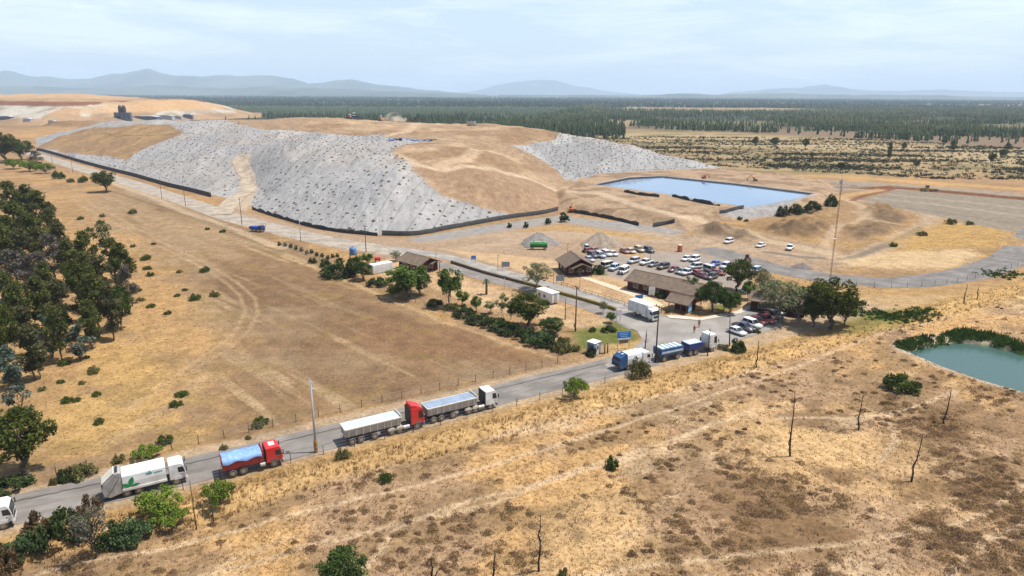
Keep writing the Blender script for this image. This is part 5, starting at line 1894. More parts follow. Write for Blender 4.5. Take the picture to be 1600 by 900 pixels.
def tipper_box(root, x0, x1, zb, zt, w, m, tarp, ribs, head=None, slope=.12, tarp_bow=.18):
    sec = [(-w / 2 + slope, zb), (w / 2 - slope, zb), (w / 2, zt), (-w / 2, zt)]
    box = MB().xprism(sec, x0, x1).build('tipper_body', m, root, False, .03)
    rm = MB()
    for i in range(ribs):
        x = x0 + (x1 - x0) * (i + .5) / ribs
        for s in (-1, 1):
            rm.add([(x - .06, s * (w / 2 - slope + .0), zb), (x + .06, s * (w / 2 - slope), zb), (x + .06, s * (w / 2 - slope + .08), zb), (x - .06, s * (w / 2 - slope + .08), zb),
                    (x - .06, s * (w / 2), zt), (x + .06, s * (w / 2), zt), (x + .06, s * (w / 2 + .08), zt), (x - .06, s * (w / 2 + .08), zt)],
                   [(0, 1, 2, 3), (7, 6, 5, 4), (0, 4, 5, 1), (1, 5, 6, 2), (2, 6, 7, 3), (3, 7, 4, 0)])
    rm.build('side_ribs', m if head is None else head, box)
    rl = MB()
    for s in (-1, 1):
        rl.box(((x0 + x1) / 2, s * (w / 2 + .02), zt - .06), (x1 - x0 + .1, .14, .14))
    rl.box((x0 - .02, 0, zt - .06), (.12, w, .14))
    rl.build('top_rail', head or m, box)
    # the sheet sags and ripples between the rails
    nx_, ny_ = 26, 9
    V_, F_ = [], []
    for i in range(nx_):
        for j in range(ny_):
            u, v = i / (nx_ - 1), j / (ny_ - 1) * 2 - 1
            z = zt + .05 + tarp_bow * (1 - v * v) * (.7 + .3 * math.sin(u * 9)) + .035 * math.sin(u * 47 + v * 2)
            e_ = abs(v)
            if tarp is M_TARP_B:
                yy_ = v * w / 2 if e_ < .7 else math.copysign(w / 2 + .15, v)
                z = z if e_ < .7 else (zt + .09 if e_ < .9 else zt - .38 - .14 * math.sin(u * 13))
            else:
                yy_ = v * (w / 2 - .02)
            V_.append((x0 + .05 + (x1 - x0 - .25) * u, yy_, z))
    for i in range(nx_ - 1):
        for j in range(ny_ - 1):
            a = i * ny_ + j
            F_.append((a, a + ny_, a + ny_ + 1, a + 1))
    np_mesh('tarpaulin', V_, F_, [tarp], True, None, root)
    if head:
        MB().prism([(x1 - .12, zt - .3), (x1 + .05, zt - .3), (x1 + .05, zt + .38), (x1 - .02, zt + .42), (x1 - .12, zt + .38)], -w / 2, w / 2).build('headboard', head, root, False, .03)
    for s in (-1, 1):
        MB().box((x0 - .06, s * (w / 2 - .3), .72), (.05, .3, .16)).build('tail_light', M_TAIL, root)
    fl = MB()
    for s in (-1, 1):
        fl.box((x0 + .25, s * .95, .32), (.03, .5, .45))
    fl.build('mud_flaps', M_BLACK, root)
    return box


def head_to(p, q):
    return math.atan2(q[1] - p[1], q[0] - p[0])


ROAD_A = math.atan2(RD[1], RD[0])
QG = 'trucks queuing on the lower road'


def on_road(px, py, x_ref, half=1.2, ang=ROAD_A, z=.06):
    """origin of a truck whose near-side wheel x_ref metres ahead of the origin touches the ground at this spot"""
    p = G(px, py)
    f = Vector((math.cos(ang), math.sin(ang), 0))
    n = Vector((-math.sin(ang), math.cos(ang), 0))
    o = Vector((p.x, p.y, 0)) - f * x_ref + n * half
    o.z = z
    return o


# refuse truck with white body and green leaves
def leaf_shape(cx, cz, L, w, ang, y, t=.012):
    pts = []
    for i in range(13):
        u = i / 12
        pts.append((u * L, w * math.sin(math.pi * u) ** .8))
    for i in range(11, 0, -1):
        u = i / 12
        pts.append((u * L, -w * .8 * math.sin(math.pi * u) ** .9))
    ca, sa = math.cos(ang), math.sin(ang)
    return [(cx + a * ca - b * sa, cz + a * sa + b * ca) for a, b in pts], y - t, y


ang1 = ROAD_A
t = empty('refuse_truck', on_road(277, 758, 8.3, 1.15), ang1, 'white refuse truck with green leaf emblem and dirty grey rear hopper', 'truck', QG)
frame(t, .6, 9.6)
axle(t, 8.3)
axle(t, 3.9, dual=True)
axle(t, 2.55, dual=True)
cab(t, 7.55, 2.0, M_WHITE, 3.0, .85)
w = 2.5
sec = [(-w / 2, 1.0), (w / 2, 1.0), (w / 2 + .04, 2.1), (w / 2 - .03, 3.0), (w / 2 - .42, 3.42), (-w / 2 + .42, 3.42), (-w / 2 + .03, 3.0), (-w / 2 - .04, 2.1)]
bd = MB().xprism(sec, 2.2, 7.2).build('compactor_body', M_WHITE, t, False, .05)
bt = MB()
for s in (-1, 1):
    bt.box((4.7, s * (w / 2 + .05), .98), (5.1, .12, .3))
    bt.box((4.7, s * (w / 2 - .22), 3.13), (4.9, .07, .07))
bt.build('side_skirt', M_WHITE, bd)
for a in (leaf_shape(2.55, 1.45, 1.15, .30, 2.75, -w / 2 - .045), leaf_shape(3.0, 1.45, 1.35, .34, 1.25, -w / 2 - .045), leaf_shape(3.05, 1.42, 1.1, .2, .18, -w / 2 - .045)):
    if a[0][0][0] < 3.02 and a[0][0][0] < 2.6:
        a = leaf_shape(3.0, 1.42, 1.0, .28, 2.55, -w / 2 - .045)
    MB().prism(a[0], a[1], a[2]).build('leaf_emblem', M_TEALLEAF, bd)
for q in ((5.25, 2.55, .42, .1, 2.4), (5.3, 2.55, .5, .12, 1.35), (5.35, 2.55, .42, .1, .5)):
    a = leaf_shape(*q, -w / 2 - .03)
    MB().prism(a[0], a[1], a[2]).build('leaf_emblem', M_TEALMARK, bd)
MB().box((6.35, -w / 2 - .02, 2.55), (1.0, .02, .1)).build('lettering', M_TEALMARK, bd)
hop = [(2.15, .75), (2.15, 3.5), (1.9, 3.62), (1.5, 3.5), (.1, 2.35), (-.15, 1.7), (.05, .75), (.7, .45)]
hp = MB().prism(hop, -1.22, 1.22).build('rear_hopper', M_DIRTY, t, False, .05)
MB().prism([(.02, 2.42), (1.45, 3.60), (1.36, 3.68), (-.06, 2.5)], -1.0, 1.0).build('hopper_cover', M_CREAM, hp)
MB().box((1.72, 0, 3.58), (.25, 1.5, .12)).build('hopper_slot', M_BLACK, hp)
MB().prism([(-.17, 1.15), (.02, 1.0), (.08, 2.2), (-.1, 2.2)], -1.0, 1.0).build('hopper_mouth', M_BLACK, hp)
for s in (-1, 1):
    MB().tube((.5, s * 1.3, 1.1), (2.0, s * 1.3, 3.2), .07).build('ram', M_DIRTY, hp)
    MB().box((-.02, s * 1.0, .9), (.06, .2, .3)).build('tail_light', M_TAIL, t)
st = MB().box((.05, 0, .5), (.45, 1.9, .06))
for s in (-1, 1):
    st.box((.35, s * .85, .5), (.08, .08, .5))
st.build('step', M_DIRTY, t)

# red tipper with blue sheet
t = empty('tipper_truck', on_road(429, 731, 6.9, 1.15), ROAD_A, 'red three axle tipper truck with a blue sheet over its load', 'truck', QG)
frame(t, .5, 8.2)
axle(t, 6.9)
axle(t, 2.9, dual=True)
axle(t, 1.55, dual=True)
cab(t, 5.95, 2.15, M_RED, 2.95, .8, rear_dark=True)
MB().box((6.9, 0, 2.97), (.8, 1.1, .1)).build('roof_hatch', M_CREAM, t)
tipper_box(t, .35, 5.6, 1.15, 2.55, 2.5, M_REDBOX, M_TARP_B, 5, M_REDBOX, .1, .3)
MB().tube((5.1, -1.1, .75), (5.75, -1.1, .75), .3, n=12).build('fuel_tank', M_RIM, t)

# grey tipper trailer and its red tractor; pale trailer and its white tractor
def semi(px, py, cm, tarp, label, trailer_label, roof, defl, ang=ROAD_A, tl=9.0):
    f = Vector((math.cos(ang), math.sin(ang), 0))
    o = on_road(px, py, 4.55, 1.15, ang)
    k = empty('tractor_unit', o, ang, label, 'truck', QG)
    frame(k, 0, 5.4)
    axle(k, 4.55)
    axle(k, 1.75, dual=True)
    axle(k, .45, dual=True)
    cab(k, 3.55, 2.2, cm, roof, .85, rear_dark=True, deflector=defl)
    MB().tube((2.3, -1.05, .75), (3.3, -1.05, .75), .32, n=12).build('fuel_tank', M_RIM, k)
    MB().lathe([(.5, 1.02), (.5, 1.12), (.1, 1.14)], 14, (1.0, 0, 0)).build('coupling_plate', M_CHASSIS, k)
    gd = MB()
    for s in (-1, 1):
        for x in (.45, 1.75):
            gd.prism([(x - .62, .75), (x - .5, 1.0), (x - .25, 1.14), (x + .25, 1.14), (x + .5, 1.0), (x + .62, .75)], *sorted((s * .75, s * 1.24)))
    gd.build('rear_mudguards', M_CREAM, k)
    q = empty('tipper_trailer', o - f * (tl - 2.2), ang, trailer_label, 'trailer', QG)
    frame(q, .4, tl - .2, 1.02)
    for x in (1.2, 2.5, 4.6):
        axle(q, x, dual=True)
    tipper_box(q, .15, tl - .2, 1.35, 2.62, 2.5, M_GREYBOX, tarp, 8, M_CREAM, .16, .10)
    MB().tube((tl - 2.8, .5, .55), (tl - 2.8, .5, 1.1), .08).tube((tl - 2.8, -.5, .45), (tl - 2.8, -.5, 1.1), .08).build('landing_legs', M_CHASSIS, q)
    MB().box((tl - 4.0, -1.0, .62), (.9, .3, .4)).build('tool_box', M_DIRTY, q)
    return k


semi(652, 671, M_RED, M_TARP_G, 'red tractor unit with a tall cab pulling the pale sheeted trailer', 'grey tipper trailer with pale green sheet, behind the red cab', 3.5, True)
semi(767, 639.5, M_WHITE, M_TARP_D, 'white tractor unit at the head of the pair of semi trailers', 'grey tipper trailer with darker blue grey sheet, behind the white cab', 3.2, False)

# cut-off white truck at the picture edge
t = empty('truck', on_road(6, 828, 4.6, 1.15), ROAD_A, 'white truck half out of the picture at the lower road', 'truck', QG)
frame(t, 0, 5.4)
axle(t, 4.6)
axle(t, 1.0, dual=True)
cab(t, 3.6, 2.1, M_WHITE, 3.0, .85)
MB().box((1.4, 0, 1.05), (3.6, 2.45, 2.0)).build('load_box', M_WHITE, t, False, .05)

# blue and white refuse truck further up
ab = ROAD_A - .03
t = empty('refuse_truck', on_road(1008, 573, 6.2, 1.15, ab), ab, 'white refuse truck with blue rear hopper near the billboard', 'truck', QG)
frame(t, .5, 7.2)
axle(t, 6.2)
axle(t, 2.2, dual=True)
axle(t, 1.0 + 2.35, dual=True)
cab(t, 5.55, 1.9, M_WHITE, 2.9, .85)
MB().xprism([(-1.22, 1.0), (1.22, 1.0), (1.26, 2.2), (1.1, 2.95), (.7, 3.2), (-.7, 3.2), (-1.1, 2.95), (-1.26, 2.2)], 1.9, 5.3).build('compactor_body', M_WHITE, t, False, .05)
hp = MB().prism([(1.9, .8), (1.9, 3.25), (1.55, 3.35), (.3, 2.6), (-.05, 1.7), (.1, .8), (.6, .5)], -1.22, 1.22).build('rear_hopper', M_BLUEBOX, t, False, .05)
MB().prism([(-.09, 1.15), (.06, 1.05), (.33, 2.55), (.2, 2.62)], -1.0, 1.0).build('hopper_mouth', M_BLACK, hp)
for s in (-.5, .5):
    MB().box((1.15, s, 3.15), (.5, .28, .16)).build('hopper_lamp', M_CREAM, hp)
    MB().box((-.02, s * 2, .85), (.06, .25, .3)).build('tail_light', M_TAIL, t)
# white cab with blue hooklift body, pulling a blue container trailer
ac = head_to(G(1033, 566), G(1112, 549))
t = empty('container_trailer', on_road(1038, 566, 1.3, 1.15, ac), ac, 'blue waste container on a drawbar trailer with pale sheeted top', 'trailer', QG)
frame(t, 0, 6.0)
for x in (1.3, 4.6):
    axle(t, x, dual=True)
c_ = MB().xprism([(-1.05, 1.15), (1.05, 1.15), (1.25, 1.6), (1.25, 2.65), (-1.25, 2.65), (-1.25, 1.6)], .3, 5.9).build('container', M_BLUEBOX, t, False, .04)
MB().box((3.1, 0, 2.66), (5.3, 2.15, .05)).build('sheet_top', M_TARP_G, c_)
cr_ = MB()
for x in (.5, 1.6, 2.7, 3.5, 4.6, 5.7):
    cr_.box((x, 0, 2.715), (.1, 2.3, .05))
cr_.build('top_bars', M_CHASSIS, c_)
MB().box((3.1, -1.27, 1.75), (5.2, .04, .35)).build('side_stripe', M_TARP_G, c_)
MB().tube((5.9, 0, .85), (7.4, 0, .8), .08).build('drawbar', M_CHASSIS, t)
f = Vector((math.cos(ac), math.sin(ac), 0))
t = empty('container_truck', Vector(t.location) + f * 7.3, ac, 'white cab truck with a deep blue container body beside the two people in red', 'truck', QG)
frame(t, 0, 7.2)
axle(t, 6.2)
axle(t, 1.9, dual=True)
axle(t, .6, dual=True)
cab(t, 5.2, 2.2, M_WHITE, 3.7, .9, rear_dark=False)
c_ = MB().xprism([(-1.05, 1.1), (1.05, 1.1), (1.22, 1.6), (1.22, 2.5), (-1.22, 2.5), (-1.22, 1.6)], 0, 3.6).build('container', M_NAVY, t, False, .04)
MB().box((1.8, 0, 2.51), (3.3, 2.1, .05)).build('sheet_top', M_TARP_G, c_)
MB().tube((4.3, .4, 1.0), (4.3, .4, 3.0), .12).box((4.3, -.2, 1.0), (.5, .9, 1.0)).build('hook_lift', M_CHASSIS, t)

# white box lorry turning at the lane end
p0, p1 = G(987, 490), G(1024, 503)
ah = head_to(p0, p1)
t = empty('box_truck', (p0 + (p1 - p0) * .0) + Vector((0, 0, .08)), ah, 'white box lorry turning out of the weighbridge lane', 'truck')
frame(t, 0, 7.6)
axle(t, 6.6)
axle(t, 1.9, dual=True)
cab(t, 5.75, 1.9, M_WHITE, 2.9, .8)
bx = MB().box((2.75, 0, 1.05), (5.7, 2.5, 2.6)).build('box_body', M_WHITE, t, False, .05)
MB().box((5.75, 0, 3.0), (.5, 2.2, .5), 0, .7, .8).build('wind_deflector', M_WHITE, t, False, .05)
ds = MB()
for x in (.1, 2.8, 5.5):
    ds.box((x, -1.26, 1.1), (.06, .03, 2.5)).box((x, 1.26, 1.1), (.06, .03, 2.5))
ds.build('body_seams', M_GREYBOX, bx)
# blue tipper on the upper road
p0, p1 = G(393, 361), G(410, 362.5)
ah = head_to(p0, p1)
t = empty('small_tipper', p0 + Vector((0, 0, .05)), ah, 'bright blue small tipper on the upper road by the haul road mouth', 'truck')
frame(t, 0, 5.4, .6)
axle(t, 4.5, .95, .42)
axle(t, 1.2, .95, .42)
cab(t, 3.9, 1.6, M_NAVY, 2.4, .7, 2.1)
MB().xprism([(-.95, .95), (.95, .95), (1.05, 2.0), (-1.05, 2.0)], .6, 3.7).build('tipper_body', mat('bright_blue_paint', (.02, .07, .42), .4, 0, .2, 1), t, False, .03)
MB().box((.2, 0, .9), (.9, 1.9, 1.0)).build('rear_rack', M_CHASSIS, t)
# green tank trailer
p0, p1 = G(826, 389.5), G(855, 390)
ah = head_to(p0, p1)
t = empty('tank_trailer', p0 + Vector((.2, 0, .03)), ah, 'green four wheeled water tank trailer before the gravel heaps', 'trailer')
MG = mat('green_tank_paint', (.035, .20, .05), .45, 0, .25, 1.0)
n_ = 16
prof = [(.95 * math.cos(2 * math.pi * i / n_), 1.75 + .82 * math.sin(2 * math.pi * i / n_)) for i in range(n_)]
tk = MB().xprism(prof, .3, 6.0).build('tank', MG, t, False, .08)
MB().box((3.2, 0, 2.5), (5.2, .8, .12)).build('walkway', mat('pale_green_paint', (.25, .42, .25), .6), tk)
for x in (1.5, 4.5):
    MB().lathe([(.28, 2.55), (.28, 2.75), (.1, 2.8)], 12, (x, 0, 0)).build('hatch', MG, tk)
frame(t, .2, 6.1, .72)
for x in (1.0, 5.2):
    axle(t, x, .95, .5)
MB().tube((.2, 0, .7), (-2.0, 0, .45), .07).build('drawbar', M_CHASSIS, t)

# ------------------------------------------------------------------ cars
CAR = {}


def car_kind(key, L, W, body, cabin, roofh, glass_taper=.84):
    """shared meshes: body shell, glasshouse, roof"""
    b = MB().prism(body, -W / 2, W / 2)
    ob = b.build('body', None, None, True, .09)
    me_b = ob.data
    bpy.data.objects.remove(ob)
    x0, x1, x2, x3 = cabin                        # base rear, base front, top rear, top front
    z0 = max(z for x, z in body) - .02
    yb, yt = W / 2 - .05, W / 2 * glass_taper - .05
    P = [(x0, -yb, z0), (x1, -yb, z0), (x1, yb, z0), (x0, yb, z0), (x2, -yt, roofh), (x3, -yt, roofh), (x3, yt, roofh), (x2, yt, roofh)]
    g = MB().add(P, [(3, 2, 1, 0), (4, 5, 6, 7), (0, 1, 5, 4), (1, 2, 6, 5), (2, 3, 7, 6), (3, 0, 4, 7)]).build('windows', M_GLASS)
    me_g = g.data
    bpy.data.objects.remove(g)
    r = MB()
    r.box(((x2 + x3) / 2, 0, roofh - .02), (x3 - x2 + .12, 2 * yt + .06, .07))
    for s in (-1, 1):                             # pillars
        for xa, xb in ((x0 + .06, x2 + .04), (x1 - .06, x3 - .04), ((x0 + x1) / 2, (x2 + x3) / 2)):
            r.tube((xa, s * (yb + .005), z0), (xb, s * (yt + .005), roofh), .045, n=5)
    o = r.build('roof', None)
    me_r = o.data
    bpy.data.objects.remove(o)
    CAR[key] = (me_b, me_g, me_r, L, W)
    for me in (me_b, me_r):
        me.materials.append(M_WHITE)


car_kind('sedan', 4.4, 1.74, [(-2.2, .32), (2.15, .30), (2.22, .55), (2.1, .74), (1.0, .92), (-1.35, .98), (-2.12, .92), (-2.22, .6)], (-1.75, 1.05, -1.0, .25), 1.43)
car_kind('suv', 4.6, 1.85, [(-2.25, .36), (2.25, .34), (2.32, .65), (2.2, .92), (1.1, 1.06), (-2.2, 1.10), (-2.3, .7)], (-2.18, 1.15, -1.95, .45), 1.75, .86)
car_kind('hatch', 3.9, 1.70, [(-1.92, .32), (1.9, .30), (1.97, .56), (1.85, .76), (.95, .94), (-1.88, .98), (-1.97, .6)], (-1.85, .98, -1.45, .25), 1.48)
car_kind('pickup', 5.2, 1.83, [(-2.6, .42), (2.55, .40), (2.62, .7), (2.5, .95), (1.3, 1.08), (-2.58, 1.06), (-2.64, .7)], (-.75, 1.35, -.55, .75), 1.75, .86)
car_kind('van', 4.8, 1.9, [(-2.4, .34), (2.3, .32), (2.42, .6), (2.3, .95), (1.55, 1.12), (-2.38, 1.12), (-2.42, .6)], (-2.36, 1.6, -2.3, .95), 2.0, .9)
WHT, SIL = paint('car_white', (.80, .80, .80), .25), paint('car_silver', (.45, .47, .50), .3)
CARP = dict(white=WHT, silver=SIL, navy=paint('car_navy', (.02, .035, .09)), black=paint('car_black', (.02, .021, .023)), grey=paint('car_grey', (.12, .125, .135)), red=paint('car_red', (.42, .02, .025)),
            maroon=paint('car_maroon', (.17, .02, .045)), blue=paint('car_blue', (.02, .11, .45)), beige=paint('car_beige', (.50, .44, .31)), green=paint('car_green', (.13, .24, .23)), pink=paint('car_faded_red', (.38, .15, .13)),
            lilac=paint('car_pale', (.62, .64, .72)), orange=paint('car_orange', (.45, .13, .06)), cream=paint('car_cream', (.62, .57, .45)), lightblue=paint('car_light_blue', (.38, .47, .60)))
_CW = []


def car(key, px, py, dx, dy, colr, label, group):
    """px, py: where the middle of the car meets the ground; dx, dy: where its nose points in the photograph"""
    me_b, me_g, me_r, L, W = CAR[key]
    p = G(px, py)
    q = G(px + dx, py + dy)
    nm = {'sedan': 'parked_car', 'suv': 'parked_car', 'hatch': 'parked_car', 'pickup': 'pickup_truck', 'van': 'parked_van'}[key]
    o = empty(nm, (p.x, p.y, p.z + .04 + (.05 if 1000 < px < 1240 and 480 < py < 530 else 0)), head_to(p, q), label, 'van' if key == 'van' else 'pickup' if key == 'pickup' else 'car', group)
    for n_, me in (('body', me_b), ('windows', me_g), ('roof', me_r)):
        c = bpy.data.objects.new(n_, me)
        COL.objects.link(c)
        c.parent = o
        if n_ != 'windows':
            c.material_slots[0].link = 'OBJECT'
            c.material_slots[0].material = CARP[colr]
    if key == 'pickup':
        c = pk_bed.copy()
        COL.objects.link(c)
        c.parent = o
    r = .36 if key in ('suv', 'pickup', 'van') else .31
    for sx in (-.31, .31):
        for s in (-1, 1):
            wheel(o, sx * L, s * (W / 2 - .09), r, .22, False)
    for s in (-1, 1):
        for nm_, me in (('headlight', LAMP_ME[0]), ('tail_light', LAMP_ME[1])):
            c = bpy.data.objects.new(nm_, me)
            COL.objects.link(c)
            c.parent = o
            c.location = ((L / 2 - .06) if nm_ == 'headlight' else -(L / 2 - .02), s * (W / 2 - .28), .62 if r < .35 else .78)


LAMP_ME = []
for nm_, m_ in (('headlight', M_LAMP), ('tail_light', M_TAIL)):
    o_ = MB().box((0, 0, 0), (.12, .34, .15)).build(nm_, m_)
    LAMP_ME.append(o_.data)
    bpy.data.objects.remove(o_)
pk_bed = MB().box((-1.65, 0, 1.045), (1.6, 1.5, .03)).build('load_bed', M_BLACK)
bed_used = pk_bed

UP, LOW = 'cars in the upper car park', 'cars in the lower car park'
for a in (
    ('sedan', 921, 408, 9, 3.4, 'silver', 'silver car nearest the meeting cabin in the row beside it', UP),
    ('suv', 926, 402, 9, 3.6, 'navy', 'dark blue car second in the row beside the meeting cabin', UP),
    ('suv', 938, 402, 9, 3.6, 'lightblue', 'blue grey car in the middle of the row beside the meeting cabin', UP),
    ('suv', 948, 399.5, 9, 3.6, 'white', 'white estate car fourth in the row beside the meeting cabin', UP),
    ('sedan', 958, 399, 9, 3.6, 'white', 'white car closing the row beside the meeting cabin', UP),
    ('hatch', 926, 394, -9, 2, 'orange', 'orange red car behind the row beside the meeting cabin', UP),
    ('suv', 959, 422, -9, 4, 'lightblue', 'pale blue car parked alone in front of the cream van', UP),
    ('van', 950, 418, 9, -2, 'cream', 'cream van behind the pale blue car near the meeting cabin', UP),
    ('van', 974, 427, -9, 5, 'white', 'white van standing at the gable of the long office', UP),
    ('sedan', 976, 395, 9, 3.5, 'pink', 'faded red car at the end of the upper row by the dry grass', UP),
    ('sedan', 986, 395, 9, 3.8, 'cream', 'cream car second in the upper row by the dry grass', UP),
    ('suv', 999, 393, 9, 4, 'beige', 'beige car between cream and navy ones in the upper row', UP),
    ('suv', 1014, 394, 9, 3.5, 'navy', 'navy blue car with a shiny windscreen closing the upper row', UP),
    ('suv', 990, 411, -9, 2.2, 'silver', 'silver car first behind the roof of the long office', UP),
    ('pickup', 1009, 413, -9, 2.4, 'white', 'big white pickup behind the long office roof', UP),
    ('sedan', 1021, 416, -9, 2.2, 'grey', 'dark grey car just past the white pickup behind the office roof', UP),
    ('suv', 1036, 420, -9, 2.2, 'black', 'black rounded car behind the office roof, before the maroon one', UP),
    ('sedan', 1053, 424, -9, 2.2, 'maroon', 'maroon car behind the long office roof', UP),
    ('sedan', 1064, 427, -9, 2.2, 'green', 'grey green car behind the far end of the office roof', UP),
    ('pickup', 1074, 429, -9, 2.2, 'lilac', 'pale silver pickup beside the grey green car', UP),
    ('sedan', 1072, 407, -9, 3.2, 'white', 'low white car alone with a white estate in the upper yard', UP),
    ('suv', 1085, 408, -9, 3.0, 'white', 'white estate car next to the low white car in the upper yard', UP),
    ('suv', 1086, 420, -9, 1, 'silver', 'silver car with dark windows in the middle of the upper car park', UP),
    ('sedan', 1090, 430, 9, 3.2, 'red', 'red car partly hidden between maroon cars and the tree', UP),
    ('sedan', 1098, 434, 9, 3.2, 'maroon', 'purple maroon car low in the block of cars by the broad tree', UP),
    ('suv', 1112, 436, -9, 3, 'black', 'very dark car at the near corner of the block by the broad tree', UP),
    ('van', 1110, 425, 9, 3, 'silver', 'silver van with dark sides in the block by the broad tree', UP),
    ('sedan', 1117, 415, -9, 2.2, 'blue', 'bright blue car in the upper car park', UP),
    ('suv', 1133, 419, -9, 3.2, 'lilac', 'pale car between the bright blue one and the broad tree', UP),
    ('sedan', 1121, 429, 9, 2, 'red', 'bright red car beside the broad tree', UP),
    ('suv', 1180, 426, -9, 3.4, 'lightblue', 'silver blue car alone by the pale thin tree', UP),
    ('suv', 1138, 380, -9, 2.6, 'white', 'white estate on the dirt yard, nearest the orange cabin', 'white cars on the dirt yard'),
    ('sedan', 1188, 386, -9, 2.6, 'white', 'white saloon, middle one of three on the dirt yard', 'white cars on the dirt yard'),
    ('pickup', 1234, 390, -7, 5.4, 'white', 'white pickup on the dirt yard nearest the mast', 'white cars on the dirt yard'),
    ('sedan', 1151, 522, 9, 3.2, 'white', 'white saloon nearest the leaning pole in the lower car park', LOW),
    ('pickup', 1161, 516, 9, 3.2, 'navy', 'dark navy pickup between two white cars in the lower car park', LOW),
    ('suv', 1175, 511, 9, 3.2, 'white', 'white estate between navy pickup and red cars in the lower car park', LOW),
    ('sedan', 1184, 505, 9, 3.2, 'red', 'bright red car next to the white estate in the lower car park', LOW),
    ('pickup', 1195, 503, 9, 3.2, 'red', 'red pickup with its tail to the yard in the lower car park', LOW),
    ('sedan', 1199, 497.5, 9, 3.2, 'maroon', 'dark maroon car third from the tree shade in the lower car park', LOW),
    ('suv', 1208, 497, 9, 3.2, 'grey', 'dark grey car second from the tree shade in the lower car park', LOW),
    ('suv', 1212, 491, 9, 3.2, 'navy', 'dark blue car deepest in the tree shade of the lower car park', LOW),
):
    car(*a)
bpy.data.objects.remove(pk_bed)
# ------------------------------------------------------------------ cabins and other buildings
M_WALL = mat('dark_red_boards', (.062, .016, .014), .8, 0, .3, 2.5)
M_ROOF = mat('brown_roof_sheets', (.145, .105, .072), .85, 0, .3, .9)
M_FASCIA = mat('roof_edge_boards', (.13, .045, .03), .8, 0, .2, 2)
M_TRIM = mat('window_frame_paint', (.50, .44, .34), .6)
M_PANE = mat('window_pane', (.06, .07, .08), .1, spec=.6)
M_WOOD = mat('weathered_wood', (.17, .12, .085), .9, 0, .35, 3)
M_CONC = mat('pale_concrete', (.42, .40, .37), .9, 0, .2, 1.5)
M_STEEL = mat('galvanised_steel', (.42, .43, .44), .5, .5, .2, 2)


def place(A, B):
    """origin at A with x running towards B on the ground"""
    a, b = G(*A), G(*B)
    return a, head_to(a, b), (b - a).length


